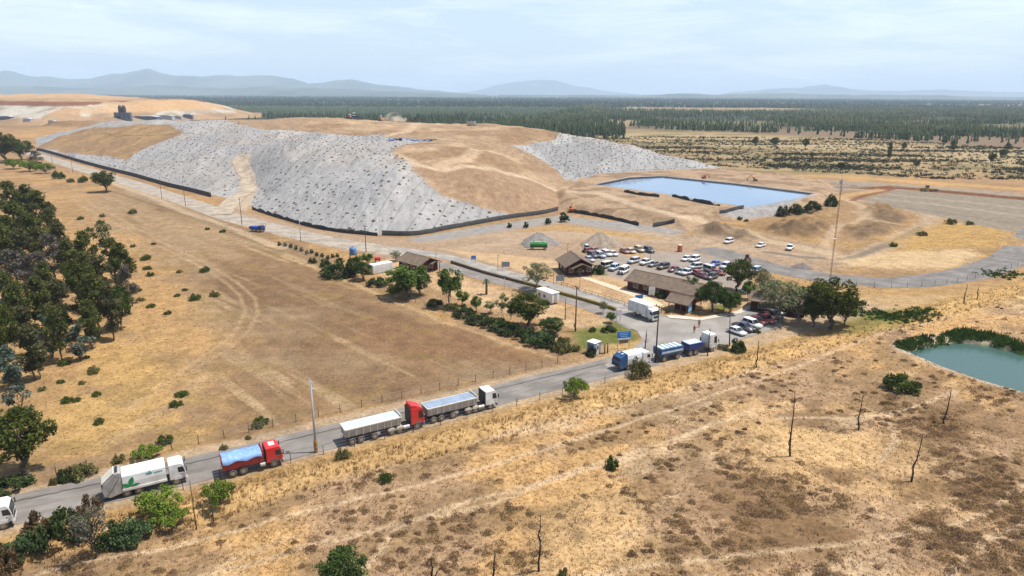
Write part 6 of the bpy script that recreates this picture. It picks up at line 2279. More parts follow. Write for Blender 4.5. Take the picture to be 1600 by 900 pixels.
def gable(name, A, B, depth, eave, ridge, label, cat, over=.6, ridge_along_x=True, windows=(), door=None, porch=None, walls=True, flip=1, posts=0):
    """box with a pitched roof; the x axis runs along A-B, the building goes back (y) from it"""
    a, ang, L = place(A, B)
    o = empty(name, a, ang, label, cat)
    D = depth
    if walls:
        if ridge_along_x:
            prof = [(0, 0), (D, 0), (D, eave), (D / 2, ridge - .05), (0, eave)]
            w_ = MB().xprism(prof, 0, L).build('walls', M_WALL, o)
        else:
            prof = [(0, 0), (L, 0), (L, eave), (L / 2, ridge - .05), (0, eave)]
            w_ = MB().prism(prof, 0, D).build('walls', M_WALL, o)
        bb = MB()
        for i in range(int(L / .45)):
            bb.box((.2 + i * .45, -.012, .1), (.05, .02, eave - .15))
        bb.build('board_battens', M_FASCIA, w_)
    else:
        w_ = o
        for i in range(posts):
            x = .2 + (L - .4) * i / (posts - 1)
            for y in (.2, D - .2):
                MB().box((x, y, 0), (.16, .16, eave)).build('post', M_WOOD, o)
    t = .14
    r = MB()
    if ridge_along_x:
        k = (ridge - eave) / (D / 2)
        e = eave - k * over
        for s in (0, 1):
            ys, ym = (-over, D / 2) if s == 0 else (D + over, D / 2)
            sec = [(ys, e), (ym, ridge), (ym, ridge + t), (ys, e + t)]
            r.xprism(sec, -over, L + over)
        rf = r.build('roof', M_ROOF, o)
        fs = MB().box((L / 2, -over - .03, e - .06), (L + 2 * over, .05, .2)).box((L / 2, D + over + .03, e - .06), (L + 2 * over, .05, .2))
        for xx_ in (-over - .03, L + over + .03):
            for y0, y1 in ((-over, D / 2), (D + over, D / 2)):
                fs.xprism([(y0, e - .08), (y1, ridge - .08), (y1, ridge + t + .02), (y0, e + t + .02)], xx_ - .025, xx_ + .025)
    else:
        k = (ridge - eave) / (L / 2)
        e = eave - k * over
        for xs in (-over, L + over):
            r.prism([(xs, e), (L / 2, ridge), (L / 2, ridge + t), (xs, e + t)], -over * 1.6, D + over)
        rf = r.build('roof', M_ROOF, o)
        fs = MB()
        for yy_ in (-over * 1.6 - .03, D + over + .03):
            for xs in (-over, L + over):
                fs.prism([(xs, e - .08), (L / 2, ridge - .08), (L / 2, ridge + t + .02), (xs, e + t + .02)], yy_ - .025, yy_ + .025)
    fs.build('roof_edge', M_FASCIA, rf)
    cr = MB().box((L / 2, D / 2, ridge + t - .03), (L + 2 * over, .3, .07)) if ridge_along_x else MB().box((L / 2, D / 2 - over * .3, ridge + t - .03), (.3, D + over * 2.6, .07))
    cr.build('ridge_cap', M_ROOF, rf)
    for (face, u, z, ww, hh) in windows:
        if face == 'f':
            f_ = MB().box((u, -.035, z), (ww + .16, .05, hh + .16)).build('window', M_TRIM, w_)
            MB().box((u, -.068, z + .08), (ww, .02, hh)).build('pane', M_PANE, f_)
        elif face == 'l':
            f_ = MB().box((-.035, u, z), (.05, ww + .16, hh + .16)).build('window', M_TRIM, w_)
            MB().box((-.068, u, z + .08), (.02, ww, hh)).build('pane', M_PANE, f_)
        else:
            f_ = MB().box((L + .035, u, z), (.05, ww + .16, hh + .16)).build('window', M_TRIM, w_)
            MB().box((L + .068, u, z + .08), (.02, ww, hh)).build('pane', M_PANE, f_)
    if door is not None:
        d_ = MB().box((door, -.035, 0), (1.0, .06, 2.1)).build('door', M_WOOD, w_)
        MB().box((door + .38, -.075, 1.0), (.06, .05, .14)).build('handle', M_STEEL, d_)
    if porch:
        x0, x1, dep, ez = porch
        p_ = MB()
        k = .45
        xm = (x0 + x1) / 2
        for xs in (x0 - .3, x1 + .3):
            p_.prism([(xs, ez), (xm, ez + (xm - x0) * k), (xm, ez + (xm - x0) * k + .12), (xs, ez + .12)], -dep, .02)
        p_.build('porch_roof', M_ROOF, o)
        for x in (x0, x1):
            MB().box((x, -dep + .2, 0), (.15, .15, ez)).build('porch_post', M_FASCIA, o)
    return o, L


gable('weighing_cabin', (654, 428), (684, 421), 9.0, 2.7, 4.2, 'dark red cabin with brown gable roof at the upper end of the weighbridge', 'cabin', .7, False,
      [('f', 1.3, 1.0, 1.1, 1.0), ('f', 4.7, 1.0, 1.3, 1.0), ('l', 3.0, 1.0, 1.2, 1.0), ('l', 6.5, 1.0, 1.2, 1.0)], 3.1, (3.9, 6.6, 1.8, 2.4))
gable('meeting_cabin', (885, 431), (925, 429), 8.5, 3.0, 5.0, 'dark red cabin with double gabled front beside the car park', 'cabin', .8, False,
      [('f', 1.4, .9, 1.2, 1.2), ('f', 6.6, .9, 1.2, 1.2), ('l', 2.4, 1.0, 1.2, 1.1), ('l', 5.6, 1.0, 1.2, 1.1)], 4.0, (1.2, 6.8, 2.4, 2.4))
gable('long_office', (980, 452), (1082, 476), 8.0, 2.7, 4.5, 'long dark red office with one wide brown roof', 'office', .7, True,
      [('f', 2.6, .9, 1.4, 1.3), ('f', 5.6, 1.0, 1.0, 1.2), ('f', 9.0, 1.0, 1.2, 1.2), ('f', 13.5, 1.0, 1.2, 1.2), ('f', 17.0, 1.0, 1.2, 1.2), ('l', 4.0, 1.0, 1.4, 1.2)], 7.3)
o, L = gable('gate_canopy', (1043, 484), (1073, 491), 4.6, 2.5, 3.7, 'brown roofed open gate shelter with a blue panel at its end', 'shelter', .6, True, (), None, None, False, 1, 4)
MB().box((L - .12, 2.3, 0), (.14, 4.0, 2.5)).build('end_wall', M_WALL, o)
MB().box((L - .02, 1.5, .3), (.05, 1.6, 2.1)).build('panel', mat('light_blue_panel', (.25, .50, .72), .5), o)
MB().box((L * .45, 3.0, 0), (L * .6, 2.0, 1.1)).build('counter', M_WALL, o)
gable('tree_cabin', (1172, 485), (1256, 497), 7.0, 2.7, 4.0, 'dark red brown cabin half hidden under the trees by the lower car park', 'cabin', .6, True,
      [('f', 2.5, .9, 1.4, 1.2), ('f', 7, .9, 1.4, 1.2), ('f', 11, .9, 1.4, 1.2)], 5.0)

# white shipping container, water tower
a, ang, L = place((583, 429.5), (614, 423.5))
o = empty('shipping_container', a, ang, 'long white corrugated container in the hedge below the water tower', 'container')
bd = MB().box((L / 2, 1.2, .15), (L, 2.4, 2.6)).build('shell', M_WHITE, o, False, .04)
cg = MB()
for i in range(int(L / .3)):
    cg.box((.2 + i * .3, -.015, .3), (.12, .03, 2.3))
cg.build('corrugation', M_WHITE, bd)
for s in (.6, 1.8):
    MB().box((-.02, s, .25), (.05, 1.1, 2.4)).build('door', M_CREAM, o)
c = G(553, 419)
o = empty('water_tower', c, .3, 'blue water tank standing on a tall dark frame at the field corner', 'water tower')
fr_ = MB()
for sx in (-1, 1):
    for sy in (-1, 1):
        fr_.tube((sx * 1.15, sy * 1.15, -.1), (sx * .9, sy * .9, 4.2), .07, .07, 6)
for z in (1.4, 2.8, 4.1):
    q = 1.15 - .25 * z / 4.2
    for i, (x, y) in enumerate(((q, q), (-q, q), (-q, -q), (q, -q))):
        x2, y2 = ((q, q), (-q, q), (-q, -q), (q, -q))[(i + 1) % 4]
        fr_.tube((x, y, z), (x2, y2, z), .05, .05, 5)
        if z < 4:
            fr_.tube((x, y, z - 1.3), (x2, y2, z), .035, .035, 5)
fr_.build('frame', M_CHASSIS, o)
MB().box((0, 0, 4.2), (2.2, 2.2, .12)).build('platform', M_WOOD, o)
tk = MB().lathe([(1.0, 4.32), (1.04, 4.7), (1.0, 5.1), (1.04, 5.5), (1.0, 6.1), (.7, 6.35), (.25, 6.45)], 18).build('tank', mat('blue_tank_plastic', (.09, .20, .36), .5, 0, .15, 2), o, True)
MB().lathe([(.27, 6.42), (.27, 6.55), (.05, 6.58)], 12).build('lid', M_BLACK, tk)
c = G(590, 410)
o = empty('fuel_drum_rack', c, 0, 'small red tank behind the white container', 'tank')
MB().tube((-.9, 0, 1.2), (.9, 0, 1.2), .6, n=14).build('tank', M_RED, o)
MB().box((-.6, 0, 0), (.12, .8, .7)).box((.6, 0, 0), (.12, .8, .7)).build('stand', M_CHASSIS, o)
# white cabin trailer beside the lanes
a, ang, L = place((838, 468), (862, 477))
o = empty('cabin_trailer', a, ang, 'white site cabin trailer behind the big dark hedge tree', 'site cabin')
bd = MB().box((L / 2, 1.2, .45), (L, 2.4, 2.4)).build('shell', M_WHITE, o, False, .06)
MB().box((L / 2, 1.2, 2.85), (L + .2, 2.6, .1)).build('roof', M_WHITE, o)
for x in (1.2, 3.2):
    f_ = MB().box((x, -.03, 1.3), (.9, .05, .8)).build('window', M_TRIM, bd)
    MB().box((x, -.06, 1.37), (.76, .02, .66)).build('pane', M_PANE, f_)
MB().box((L + .03, 1.2, .5), (.05, .9, 2.0)).build('door', M_GREYBOX, bd)
for x in (.8, L - .8):
    MB().box((x, 1.2, 0), (.3, 1.8, .45)).build('support', M_CONC, o)
# watch kiosk on the lawn
a, ang, L = place((917, 552), (929, 556))
o = empty('guard_kiosk', a, ang, 'small grey blue guard kiosk on the lawn by the lower road', 'kiosk')
MB().box((.95, .95, 0), (1.9, 1.9, 2.45)).build('walls', mat('kiosk_panels', (.16, .22, .32), .5, 0, .15, 2), o, False, .03)
MB().box((.95, .95, 2.46), (2.15, 2.15, .14)).build('roof', M_WHITE, o, False, .03)
MB().box((1.925, .95, .05), (.05, .8, 2.1)).build('door', M_WHITE, o)
f_ = MB().box((1.96, .95, 1.1), (.04, .5, .8)).build('pane', M_PANE, o)
MB().box((.95, -.03, 1.1), (1.1, .05, .9)).build('window', M_PANE, o)
tr = MB()
for x, y in ((0, 0), (1.9, 0), (1.9, 1.9), (0, 1.9)):
    tr.box((x, y, 0), (.09, .09, 2.47))
tr.build('corner_trim', M_WHITE, o)
# two dark posts beside the kiosk
c = G(947, 552)
o = empty('gate_posts', c, ROAD_A, 'pair of thick brown posts beside the guard kiosk', 'posts')
for x in (-.35, .35):
    MB().tube((x, 0, -.1), (x, 0, 2.2), .16, .14, 9).build('post', M_WOOD, o, True)
MB().box((0, 0, 2.1), (1.3, .25, .12)).build('beam', M_WOOD, o)
# orange toilet
c = G(1062, 393)
o = empty('portable_toilet', c, .4, 'orange red portable toilet on the dirt track behind the car park', 'toilet')
MO = mat('orange_plastic', (.45, .12, .06), .6, 0, .15, 2)
MB().box((0, 0, .1), (1.15, 1.15, 2.0)).build('walls', MO, o, False, .04)
MB().lathe([(.82, 2.1), (.75, 2.25), (.3, 2.38)], 4).build('roof', M_CREAM, o)
MB().box((0, -.595, .2), (.8, .04, 1.8)).build('door', MO, o)
MB().box((0, 0, 0), (1.3, 1.3, .1)).build('base', M_BLACK, o)


# ------------------------------------------------------------------ signs
def board(name, px, py, w, h, z0, m, label, ang=0.1, legs=2, back=None, strips=0, foot=None, lm=None, lb=None):
    p = G(px, py)
    o = empty(name, p, ang, label, 'sign')
    pn = MB().box((0, 0, z0), (w, .1, h)).build('panel', m, o, False, .015)
    for i in range(legs):
        x = (-w / 2 + .2 + (w - .4) * i / max(legs - 1, 1)) if legs > 1 else 0
        MB().box((x, .12, -.2), (.1, .1, z0 + h * .8)).build('leg', lm or M_STEEL, o)
    for i in range(strips):
        MB().box((-w * .03 * (i % 2), -.058, z0 + h * (.78 - .2 * i)), (w * (.7 - .1 * i), .014, h * .055)).build('lettering', lb or mat('pale_blue_letters', (.35, .55, .75), .6), pn)
    if foot:
        MB().box((0, -.052, z0 + .02), (w * .98, .015, foot)).build('white_band', M_WHITE, pn)
    return o


M_SIGNB = mat('sign_blue', (.025, .17, .44), .45, 0, .08, 1)
o = board('billboard', 974, 545, 2.95, 1.75, 2.0, M_SIGNB, 'big blue billboard with faint pale lettering above a white band at the entrance', .25, 2, None, 3, .32)
MB().box((0, .0, 1.2), (1.9, .09, .75)).build('lower_panel', M_WOOD, o)
board('blue_sign', 740, 411, 1.5, 1.35, 1.0, mat('sign_light_blue', (.06, .22, .55), .45), 'small blue sign with white edge beside the upper weighbridge lane', .15, 2, None, 0, .25)
board('notice_board', 790, 423, 2.4, 1.5, 1.2, mat('grey_sign_face', (.26, .27, .28), .6, 0, .15, 2), 'grey notice board on two posts above the lanes, uphill of the meeting cabin', .1)
board('notice_board', 875, 444, 2.3, 1.6, .9, mat('grey_sign_face_b', (.30, .30, .31), .6, 0, .15, 2), 'grey notice board on two posts in front of the meeting cabin', .1)
board('blue_sign', 998, 476, 2.1, .9, 1.6, M_SIGNB, 'blue sign just behind the white box lorry', .25)
board('notice_board', 1018, 464, 1.6, 2.2, .5, M_WHITE, 'white upright board before the wall of the long office', -.35)
board('flag_banner', 966, 503, 1.3, 1.5, 1.4, mat('banner_white', (.72, .62, .62), .7, 0, .3, 1.5), 'pale pink banner on posts at the end of the lanes', .2, 2)

# ------------------------------------------------------------------ poles, lamps, mast
M_POLE = mat('dark_pole', (.05, .038, .03), .9, 0, .3, 2)
M_POLEC = mat('concrete_pole', (.34, .33, .31), .9, 0, .2, 1)


def pole(px, py, top, label, kind='wood', r=.16, arms=1, lean=0.0, rz=0.0, h=None, name='utility_pole', cat='utility pole', group=None):
    p = G(px, py)
    h = h or (py - top) / px_per_m(p) / .955
    o = empty(name, p, rz, label, cat, group)
    m = M_POLEC if kind == 'concrete' else M_POLE
    MB().tube((0, 0, -.3), (lean, 0, h), r, r * .6, 10).build('pole', m, o, True)
    for i in range(arms):
        z = h - .25 - .9 * i
        a = MB().box((lean * z / h, 0, z), (.12, 2.0, .12)).build('crossarm', m, o)
        for y in (-.85, 0, .85):
            MB().lathe([(.05, 0), (.08, .08), (.05, .16), (.07, .24), (.03, .3)], 8, (lean * z / h, y, z + .12)).build('insulator', M_RIM if kind == 'concrete' else M_CHASSIS, a)
    return o, h


o, h = pole(494, 707, 591, 'tall pale concrete power pole beside the lower road', 'concrete', .19, 1, 0, ROAD_A)
MB().tube((.1, 0, h - 2.2), (.1, .8, h - 1.5), .05).box((.35, .35, h - 1.9), (.3, .3, .5)).build('transformer_arm', M_POLEC, o)
MB().lathe([(.27, -.1), (.29, 1.6), (.24, 2.0)], 8).build('painted_base', mat('ochre_band', (.30, .17, .045), .8, 0, .3, 2), o)
UG = 'wooden utility poles'
pole(1024, 567, 478, 'tall dark wooden pole behind the blue refuse truck', r=.17, group=UG, rz=.4)
pole(1140, 541, 497, 'dark leaning pole at the lower car park', r=.14, arms=0, lean=-.45, group=UG)
o, h = pole(899, 518, 449, 'tall dark pole with a box near its foot in the sandy yard', r=.17, group=UG, rz=.3)
MB().box((-.2, 0, 1.0), (.3, .35, .8)).build('meter_box', M_WOOD, o)
pole(883, 500, 467, 'short plain dark post beside the tall pole in the sandy yard', r=.12, arms=0, group=UG)
pole(378, 351, 312, 'dark pole at the mouth of the haul road', r=.14, group=UG, rz=.6)
pole(470, 378, 334, 'thin pale pole standing before the grey landfill bank', 'concrete', .13, 1, group=UG, rz=.6)
pole(572, 394, 354, 'dark pole behind the water tower', r=.15, arms=2, group=UG, rz=.6)
pole(290, 323, 286, 'pole on the perimeter road just before the haul road mouth', r=.12, group=UG, rz=.6)
pole(253, 311, 279, 'pole on the perimeter road second uphill of the haul road mouth', r=.12, group=UG, rz=.6)
pole(181, 278, 256, 'pole on the perimeter road near the lone round tree', r=.12, group=UG, rz=.6)
pole(114, 271, 246, 'pole on the perimeter road above the bright bushes', r=.12, arms=0, group=UG)
pole(82, 257, 236, 'farthest pole on the perimeter road by the dark trees', r=.12, arms=0, group=UG)
pole(307, 828, 746, 'slim dark post on the slope below the refuse truck', r=.07, arms=0, name='post', cat='post', group='tall posts on the slope')
pole(334, 820, 762, 'slim dark post in front of the bright flat topped bush', r=.06, arms=0, name='post', cat='post', group='tall posts on the slope')
LG = 'lamp posts round the offices'
for x, y, t_, lab in ((778, 424, 400, 'lamp post above the lanes near the uphill notice board'), (906, 447, 431, 'lamp post in front of the meeting cabin'), (887, 395, 381, 'lamp post behind the meeting cabin'),
                      (1016, 407, 393, 'lamp post in the upper car park'), (865, 444, 424, 'lamp post uphill of the meeting cabin notice board'), (788, 452, 432, 'pale lamp post between the two lanes, uphill one'),
                      (855, 470, 448, 'pale lamp post between the two lanes by the cabin trailer'), (681, 409, 398, 'lamp post behind the weighing cabin')):
    p = G(x, y)
    h = (y - t_) / px_per_m(p) / .955
    o = empty('lamp_post', p, .3, lab, 'lamp post', LG)
    MB().tube((0, 0, -.1), (0, 0, h), .06, .05, 7).build('post', M_STEEL if 'pale' in lab else M_POLE, o, True)
    MB().box((.12, 0, h), (.45, .2, .12)).build('lamp_head', M_BLACK, o)
# lattice mast
p = G(1297, 438)
h = (438 - 288) / px_per_m(p) / .955
o = empty('radio_mast', p, .2, 'tall thin guyed lattice mast beside the gravel curve', 'mast')
mb = MB()
cs = [(.2 * math.cos(a), .2 * math.sin(a)) for a in (0, 2.094, 4.189)]
dx = -.55
for i, (x, y) in enumerate(cs):
    mb.tube((x, y, 0), (x * .8 + dx, y * .8, h), .03, .025, 5)
nst = int(h / .9)
for j in range(nst):
    z0_, z1_ = h * j / nst, h * (j + 1) / nst
    for i in range(3):
        a, b = cs[i], cs[(i + 1) % 3]
        mb.tube((a[0] + dx * z0_ / h, a[1], z0_), (b[0] + dx * z1_ / h, b[1], z1_), .016, .016, 4)
mb.build('lattice', mat('mast_steel', (.12, .08, .07), .6, .2, .3, .8), o)
MB().tube((dx, 0, h), (dx, 0, h + 1.4), .03).box((dx, .3, h - 1.2), (.5, .5, .9)).box((dx * .9, -.4, h - 3), (.4, .4, .7)).build('antennas', M_STEEL, o)
MB().lathe([(.0, 0), (.4, .1), (.42, .2)], 14, (dx * .5 - .3, -.3, h * .42)).build('dish', M_WHITE, o)
gw = MB()
for a in (.5, 2.6, 4.7):
    for q in (.55, .95):
        gw.tube((dx * q, 0, h * q), (11 * math.cos(a), 11 * math.sin(a), 0), .012, .012, 4)
gw.build('guy_wires', M_STEEL, o)
# power lines along the perimeter road poles are too fine to see and left out

# ------------------------------------------------------------------ fences
def fence(name, pts, step, hgt, m, label, wires=3, r=.06, group=None, world_pts=False, rails=False, cat='fence'):
    P = np.array([G(*q)[:2] for q in pts]) if not world_pts else np.asarray(pts)
    c, s = resample(P, step)
    zs = H(c[:, 0], c[:, 1])
    o = empty(name, (c[0][0], c[0][1], zs[0]), 0, label, cat, group)
    o0 = np.array([c[0][0], c[0][1], zs[0]])
    pm = MB().tube((0, 0, -.2), (0, 0, hgt), r, r * .9, 6).build('post', m)
    me = pm.data
    bpy.data.objects.remove(pm)
    for i in range(len(c)):
        q = bpy.data.objects.new('post', me)
        COL.objects.link(q)
        q.parent = o
        q.location = (c[i][0] - o0[0], c[i][1] - o0[1], zs[i] - o0[2])
        q.rotation_euler = (random.uniform(-.05, .05), random.uniform(-.05, .05), 0)
    w = MB()
    for k in range(wires):
        z = hgt * (.35 + .6 * k / max(wires - 1, 1))
        for i in range(len(c) - 1):
            w.tube((c[i][0] - o0[0], c[i][1] - o0[1], zs[i] - o0[2] + z), (c[i + 1][0] - o0[0], c[i + 1][1] - o0[1], zs[i + 1] - o0[2] + z), .045 if rails else .010, n=4)
    w.build('rails' if rails else 'wires', m if rails else M_STEEL, o)
    return o


def offset_line(d, px0, px1):
    a, b = at_z(*px0), at_z(*px1)
    sa = (a - R0) @ RD
    sb = (b - R0) @ RD
    return [R0 + RD * s_ + RN * d for s_ in np.linspace(sa, sb, 8)]


fence('field_fence', offset_line(-6.6, (30, 800), (905, 588)), 3.3, 1.45, M_POLE, 'post and wire fence between the lower road and the mown field', 3, .055, None, True)
fence('roadside_fence', offset_line(5.4, (285, 760), (1000, 580)), 4.2, 1.5, M_POLE, 'thin post and wire fence on the slope side of the lower road', 3, .05, None, True)
fence('yard_fence', [(500, 408), (560, 436), (640, 470), (700, 492), (790, 528)], 3.5, 1.5, M_POLE, 'old wire fence along the hedge at the edge of the mown field', 2, .06)
fence('upper_road_fence', [(180, 294), (260, 322), (340, 350), (420, 378), (480, 398)], 3.0, 1.6, M_CONC, 'pale post fence between perimeter road and mown field', 3, .07)
fence('curve_fence', [(1310, 446), (1400, 450), (1480, 444), (1540, 431), (1590, 416)], 4.0, 1.5, M_POLE, 'fine post fence on the outside of the gravel curve', 3, .05)
fence('lane_railing', [(877, 446), (910, 456.5), (950, 469), (986, 482)], 2.0, 1.0, M_BLACK, 'dark railing along the office side of the weighbridge lane', 2, .05, None, False, True, 'railing')
# weighbridge divider: black and yellow parapet between the lanes
P = np.array([at_z(*q) for q in ((705, 411), (755, 427), (828, 446.5), (861, 456), (900, 467), (941, 479), (962, 486))])
c, s = resample(P, 3.0)
o = empty('weighbridge_parapet', (c[0][0], c[0][1], .05), 0, 'long yellow and dark parapet between the two lanes', 'parapet')
dk, yl, tp = MB(), MB(), MB()
for i in range(len(c) - 1):
    a, b = Vector((*(c[i] - c[0]), 0)), Vector((*(c[i + 1] - c[0]), 0))
    an = math.atan2(b.y - a.y, b.x - a.x)
    m_ = (a + b) / 2
    L = (b - a).length
    (yl if i > len(c) * .45 else dk).box((m_.x, m_.y, 0), (L - .01, .5, .75), an)
    tp.box((m_.x, m_.y, .9), (L, .07, .06), an)
    tp.tube((a.x, a.y, .7), (a.x, a.y, .93), .035, n=5)
yl.build('yellow_wall', mat('yellow_black_paint', (.22, .155, .02), .7, 0, .5, .7), o)
dk.build('dark_wall', mat('rusty_dark_paint', (.12, .085, .04), .8, 0, .4, .8), o)
tp.build('handrail', M_STEEL, o)


def net_fence(pts, hgt, label, name='silt_fence', sag=.25, m=None, step=2.2, lift=0.0):
    P = np.array([G(*q)[:2] for q in pts])
    c, s = resample(P, step)
    zs = H(c[:, 0], c[:, 1]) + lift
    o = empty(name, (c[0][0], c[0][1], zs[0]), 0, label, 'fence', 'black fences round the landfill')
    o0 = np.array([c[0][0], c[0][1], zs[0]])
    n = len(c)
    tp_ = hgt * (1 - sag * np.array([random.random() ** 2 for _ in range(n)]))
    t_ = np.gradient(c, axis=0)
    t_ /= np.linalg.norm(t_, axis=1)[:, None]
    nr = np.stack([-t_[:, 1], t_[:, 0]], -1) * .02
    V_, F_ = [], []
    for i in range(n):
        b = np.array([c[i][0], c[i][1], zs[i] - .15]) - o0
        for sg in (-1, 1):
            off = np.array([nr[i][0] * sg, nr[i][1] * sg, 0])
            V_ += [b + off, b + off + np.array([0, 0, tp_[i] + .15])]
    for i in range(n - 1):
        k = i * 4
        F_ += [(k, k + 4, k + 5, k + 1), (k + 3, k + 7, k + 6, k + 2), (k + 1, k + 5, k + 7, k + 3)]
    np_mesh('netting', V_, F_, [m or M_NET], False, None, o)
    pm = MB().tube((0, 0, -.2), (0, 0, hgt + .1), .06, n=6).build('post', M_WOOD)
    me = pm.data
    bpy.data.objects.remove(pm)
    for i in range(0, n, 2):
        q = bpy.data.objects.new('post', me)
        COL.objects.link(q)
        q.parent = o
        q.location = (c[i][0] - o0[0], c[i][1] - o0[1], zs[i] - o0[2])


M_NET = mat('black_netting', (.035, .033, .032), .8, 0, .4, .8)
net_fence([(394, 327), (420, 336), (450, 345), (490, 356), (530, 363), (570, 367), (590, 369)], 1.7, 'black torn sheeting fence at the foot of the grey bank beside the road', sag=.5)
net_fence([(597, 368), (650, 368), (700, 359), (760, 348), (800, 341), (846, 335), (872, 329)], 1.9, 'dark panel fence curving round the near foot of the mound', sag=.1, step=2.6)
net_fence([(890, 331), (930, 338), (970, 346), (998, 353)], 1.7, 'black fence on the bank below the brown heap', sag=.4)
net_fence([(1020, 355), (1035, 352), (1054, 348)], 1.8, 'short black fence piece at the corner of the grey bank', sag=.3)
net_fence([(975, 300), (1000, 305), (1030, 308)], 1.6, 'black sheet fence on the near bank of the blue pond', sag=.8)
net_fence([(1050, 307), (1080, 314), (1110, 320), (1125, 322)], 1.8, 'collapsed black sheeting along the near bank of the blue pond', sag=.95)
net_fence([(1124, 334), (1140, 331), (1162, 326)], 1.6, 'black tyre wall at the grey corner of the blue pond', sag=.05)
net_fence([(57, 235), (90, 243), (130, 255), (170, 266), (210, 276), (262, 291), (300, 300), (330, 308)], 2.2, 'long dark wall between perimeter road and landfill bank', 'perimeter_wall', .03, mat('dark_wall_boards', (.075, .06, .052), .85, 0, .4, .5), 3)


# ------------------------------------------------------------------ heaps
def heap(px, py, wpx, top, label, m, name='gravel_heap', seed=1):
    p = G(px, py)
    s_ = px_per_m(p)
    R_, hh = wpx / s_ / 2, (py - top) / s_ * .82
    n, k = 40, 12
    V_, F_ = [(0, 0, hh * .87)], []
    rg_ = np.random.default_rng(seed)
    for j in range(1, k + 1):
        for i in range(n):
            a = 2 * math.pi * i / n
            q = j / k
            rr = R_ * q * (1 + .13 * math.sin(3 * a + seed) + .07 * math.sin(7 * a + 2 * seed))
            z = hh * (1 - (q * q + .02) ** .5 * .985) * (1 + .05 * rg_.normal()) + (.04 if j < k else -.1)
            V_.append((rr * math.cos(a), rr * math.sin(a) * 1.0, z))
    me = bpy.data.meshes.new(name)
    for i in range(n):
        F_.append((0, 1 + i, 1 + (i + 1) % n))
    for j in range(k - 1):
        for i in range(n):
            a, b = 1 + j * n + i, 1 + j * n + (i + 1) % n
            F_.append((a, a + n, b + n, b))
    me.from_pydata(V_, [], F_)
    me.materials.append(m)
    for q in me.polygons:
        q.use_smooth = True
    o = bpy.data.objects.new(name, me)
    COL.objects.link(o)
    o.location = (p.x, p.y + R_ * .55, p.z)
    tag(o, label, 'heap')


heap(843, 384, 64, 360, 'grey gravel heap behind the green tank trailer', mat('grey_gravel', (.20, .175, .155), .95, 0, .3, 1.2), seed=2)
heap(940, 386, 66, 358, 'brown gravel heap behind the meeting cabin', mat('brown_gravel', (.25, .195, .145), .95, 0, .3, 1.2), seed=3)
heap(1257, 420, 34, 411, 'small dark gravel heap on the inside of the gravel road', mat('dark_gravel', (.15, .125, .11), .95, 0, .3, 1.2), seed=4)

# soil heaps that weigh the sheeting down
st = []
rgp = np.random.default_rng(21)
for gx0, gy0, n1, n2, du, dv, an in ((-330, 130, 160, 130, 4.9, 4.4, .35), (20, 380, 60, 40, 5.6, 4.8, -.1)):
    for i in range(n1):
        for j in range(n2):
            u, v = (i + .5 * (j % 2)) * du, j * dv
            st.append((gx0 + u * math.cos(an) - v * math.sin(an) * (1 if an > 0 else 1) + rgp.normal() * .7, gy0 + u * math.sin(an) + v * math.cos(an) + rgp.normal() * .6))
st = np.array(st)
dd = sdist(st[:, 0], st[:, 1], TOE)
sl = dd > 2.0
for P_ in (B_LEFT, B_TOP, B_RIGHT, HAUL):
    sl &= ~in_poly(st[:, 0], st[:, 1], gpoly(P_)) if P_ is not B_RIGHT else np.ones(len(st), bool)
br_ = in_poly(st[:, 0], st[:, 1], gpoly(B_RIGHT)) & ~in_poly(st[:, 0], st[:, 1], gpoly(M_RIGHT))
sl &= ~br_ & (st[:, 1] < 570) & (st[:, 0] < 205)
st = st[sl]
st = st[rgp.uniform(0, 1, len(st)) < .45 + .6 * sstep(.35, .6, fbm(st[:, 0], st[:, 1], 22, 3, 120))]
st = st + rgp.normal(0, .7, st.shape)
zz = H(st[:, 0], st[:, 1])
# only those that face the camera side of the mound, nearest first
e = 2.0
ng = np.stack([-(H(st[:, 0] + e, st[:, 1]) - H(st[:, 0] - e, st[:, 1])) / (2 * e), -(H(st[:, 0], st[:, 1] + e) - H(st[:, 0], st[:, 1] - e)) / (2 * e), np.ones(len(st))], -1)
vw = np.stack([-st[:, 0], -st[:, 1], CAM_H - zz], -1)
fcg = (ng * vw).sum(1) > 0
st, zz = st[fcg], zz[fcg]
od = np.argsort(st[:, 0] ** 2 + st[:, 1] ** 2)
st, zz = st[od], zz[od]
M_LUMP = mat('dark_soil_lump', (.085, .062, .045), .95, 0, .4, 4)
hv, hf = [], []
for s_ in range(3):
    rgs = np.random.default_rng(60 + s_)
    V_ = [(0, 0, .42)]
    for j, q in ((1, .55), (2, 1.0)):
        for i in range(8):
            a = 2 * math.pi * i / 8
            r_ = q * .78 * rgs.uniform(.75, 1.25)
            V_.append((r_ * math.cos(a), r_ * math.sin(a) * .8, (.30 if j == 1 else -.12) * rgs.uniform(.8, 1.2)))
    F_ = [(0, 1 + i, 1 + (i + 1) % 8) for i in range(8)] + [(1 + i, 9 + i, 9 + (i + 1) % 8) for i in range(8)] + [(1 + i, 9 + (i + 1) % 8, 1 + (i + 1) % 8) for i in range(8)]
    hv.append(np.array(V_))
    hf.append(np.array(F_))
lump = []
for s_ in range(3):
    o_ = np_mesh('soil_heap', hv[s_], hf[s_], [M_LUMP])
    lump.append(o_.data)
    bpy.data.objects.remove(o_)
NI = min(300, len(st))
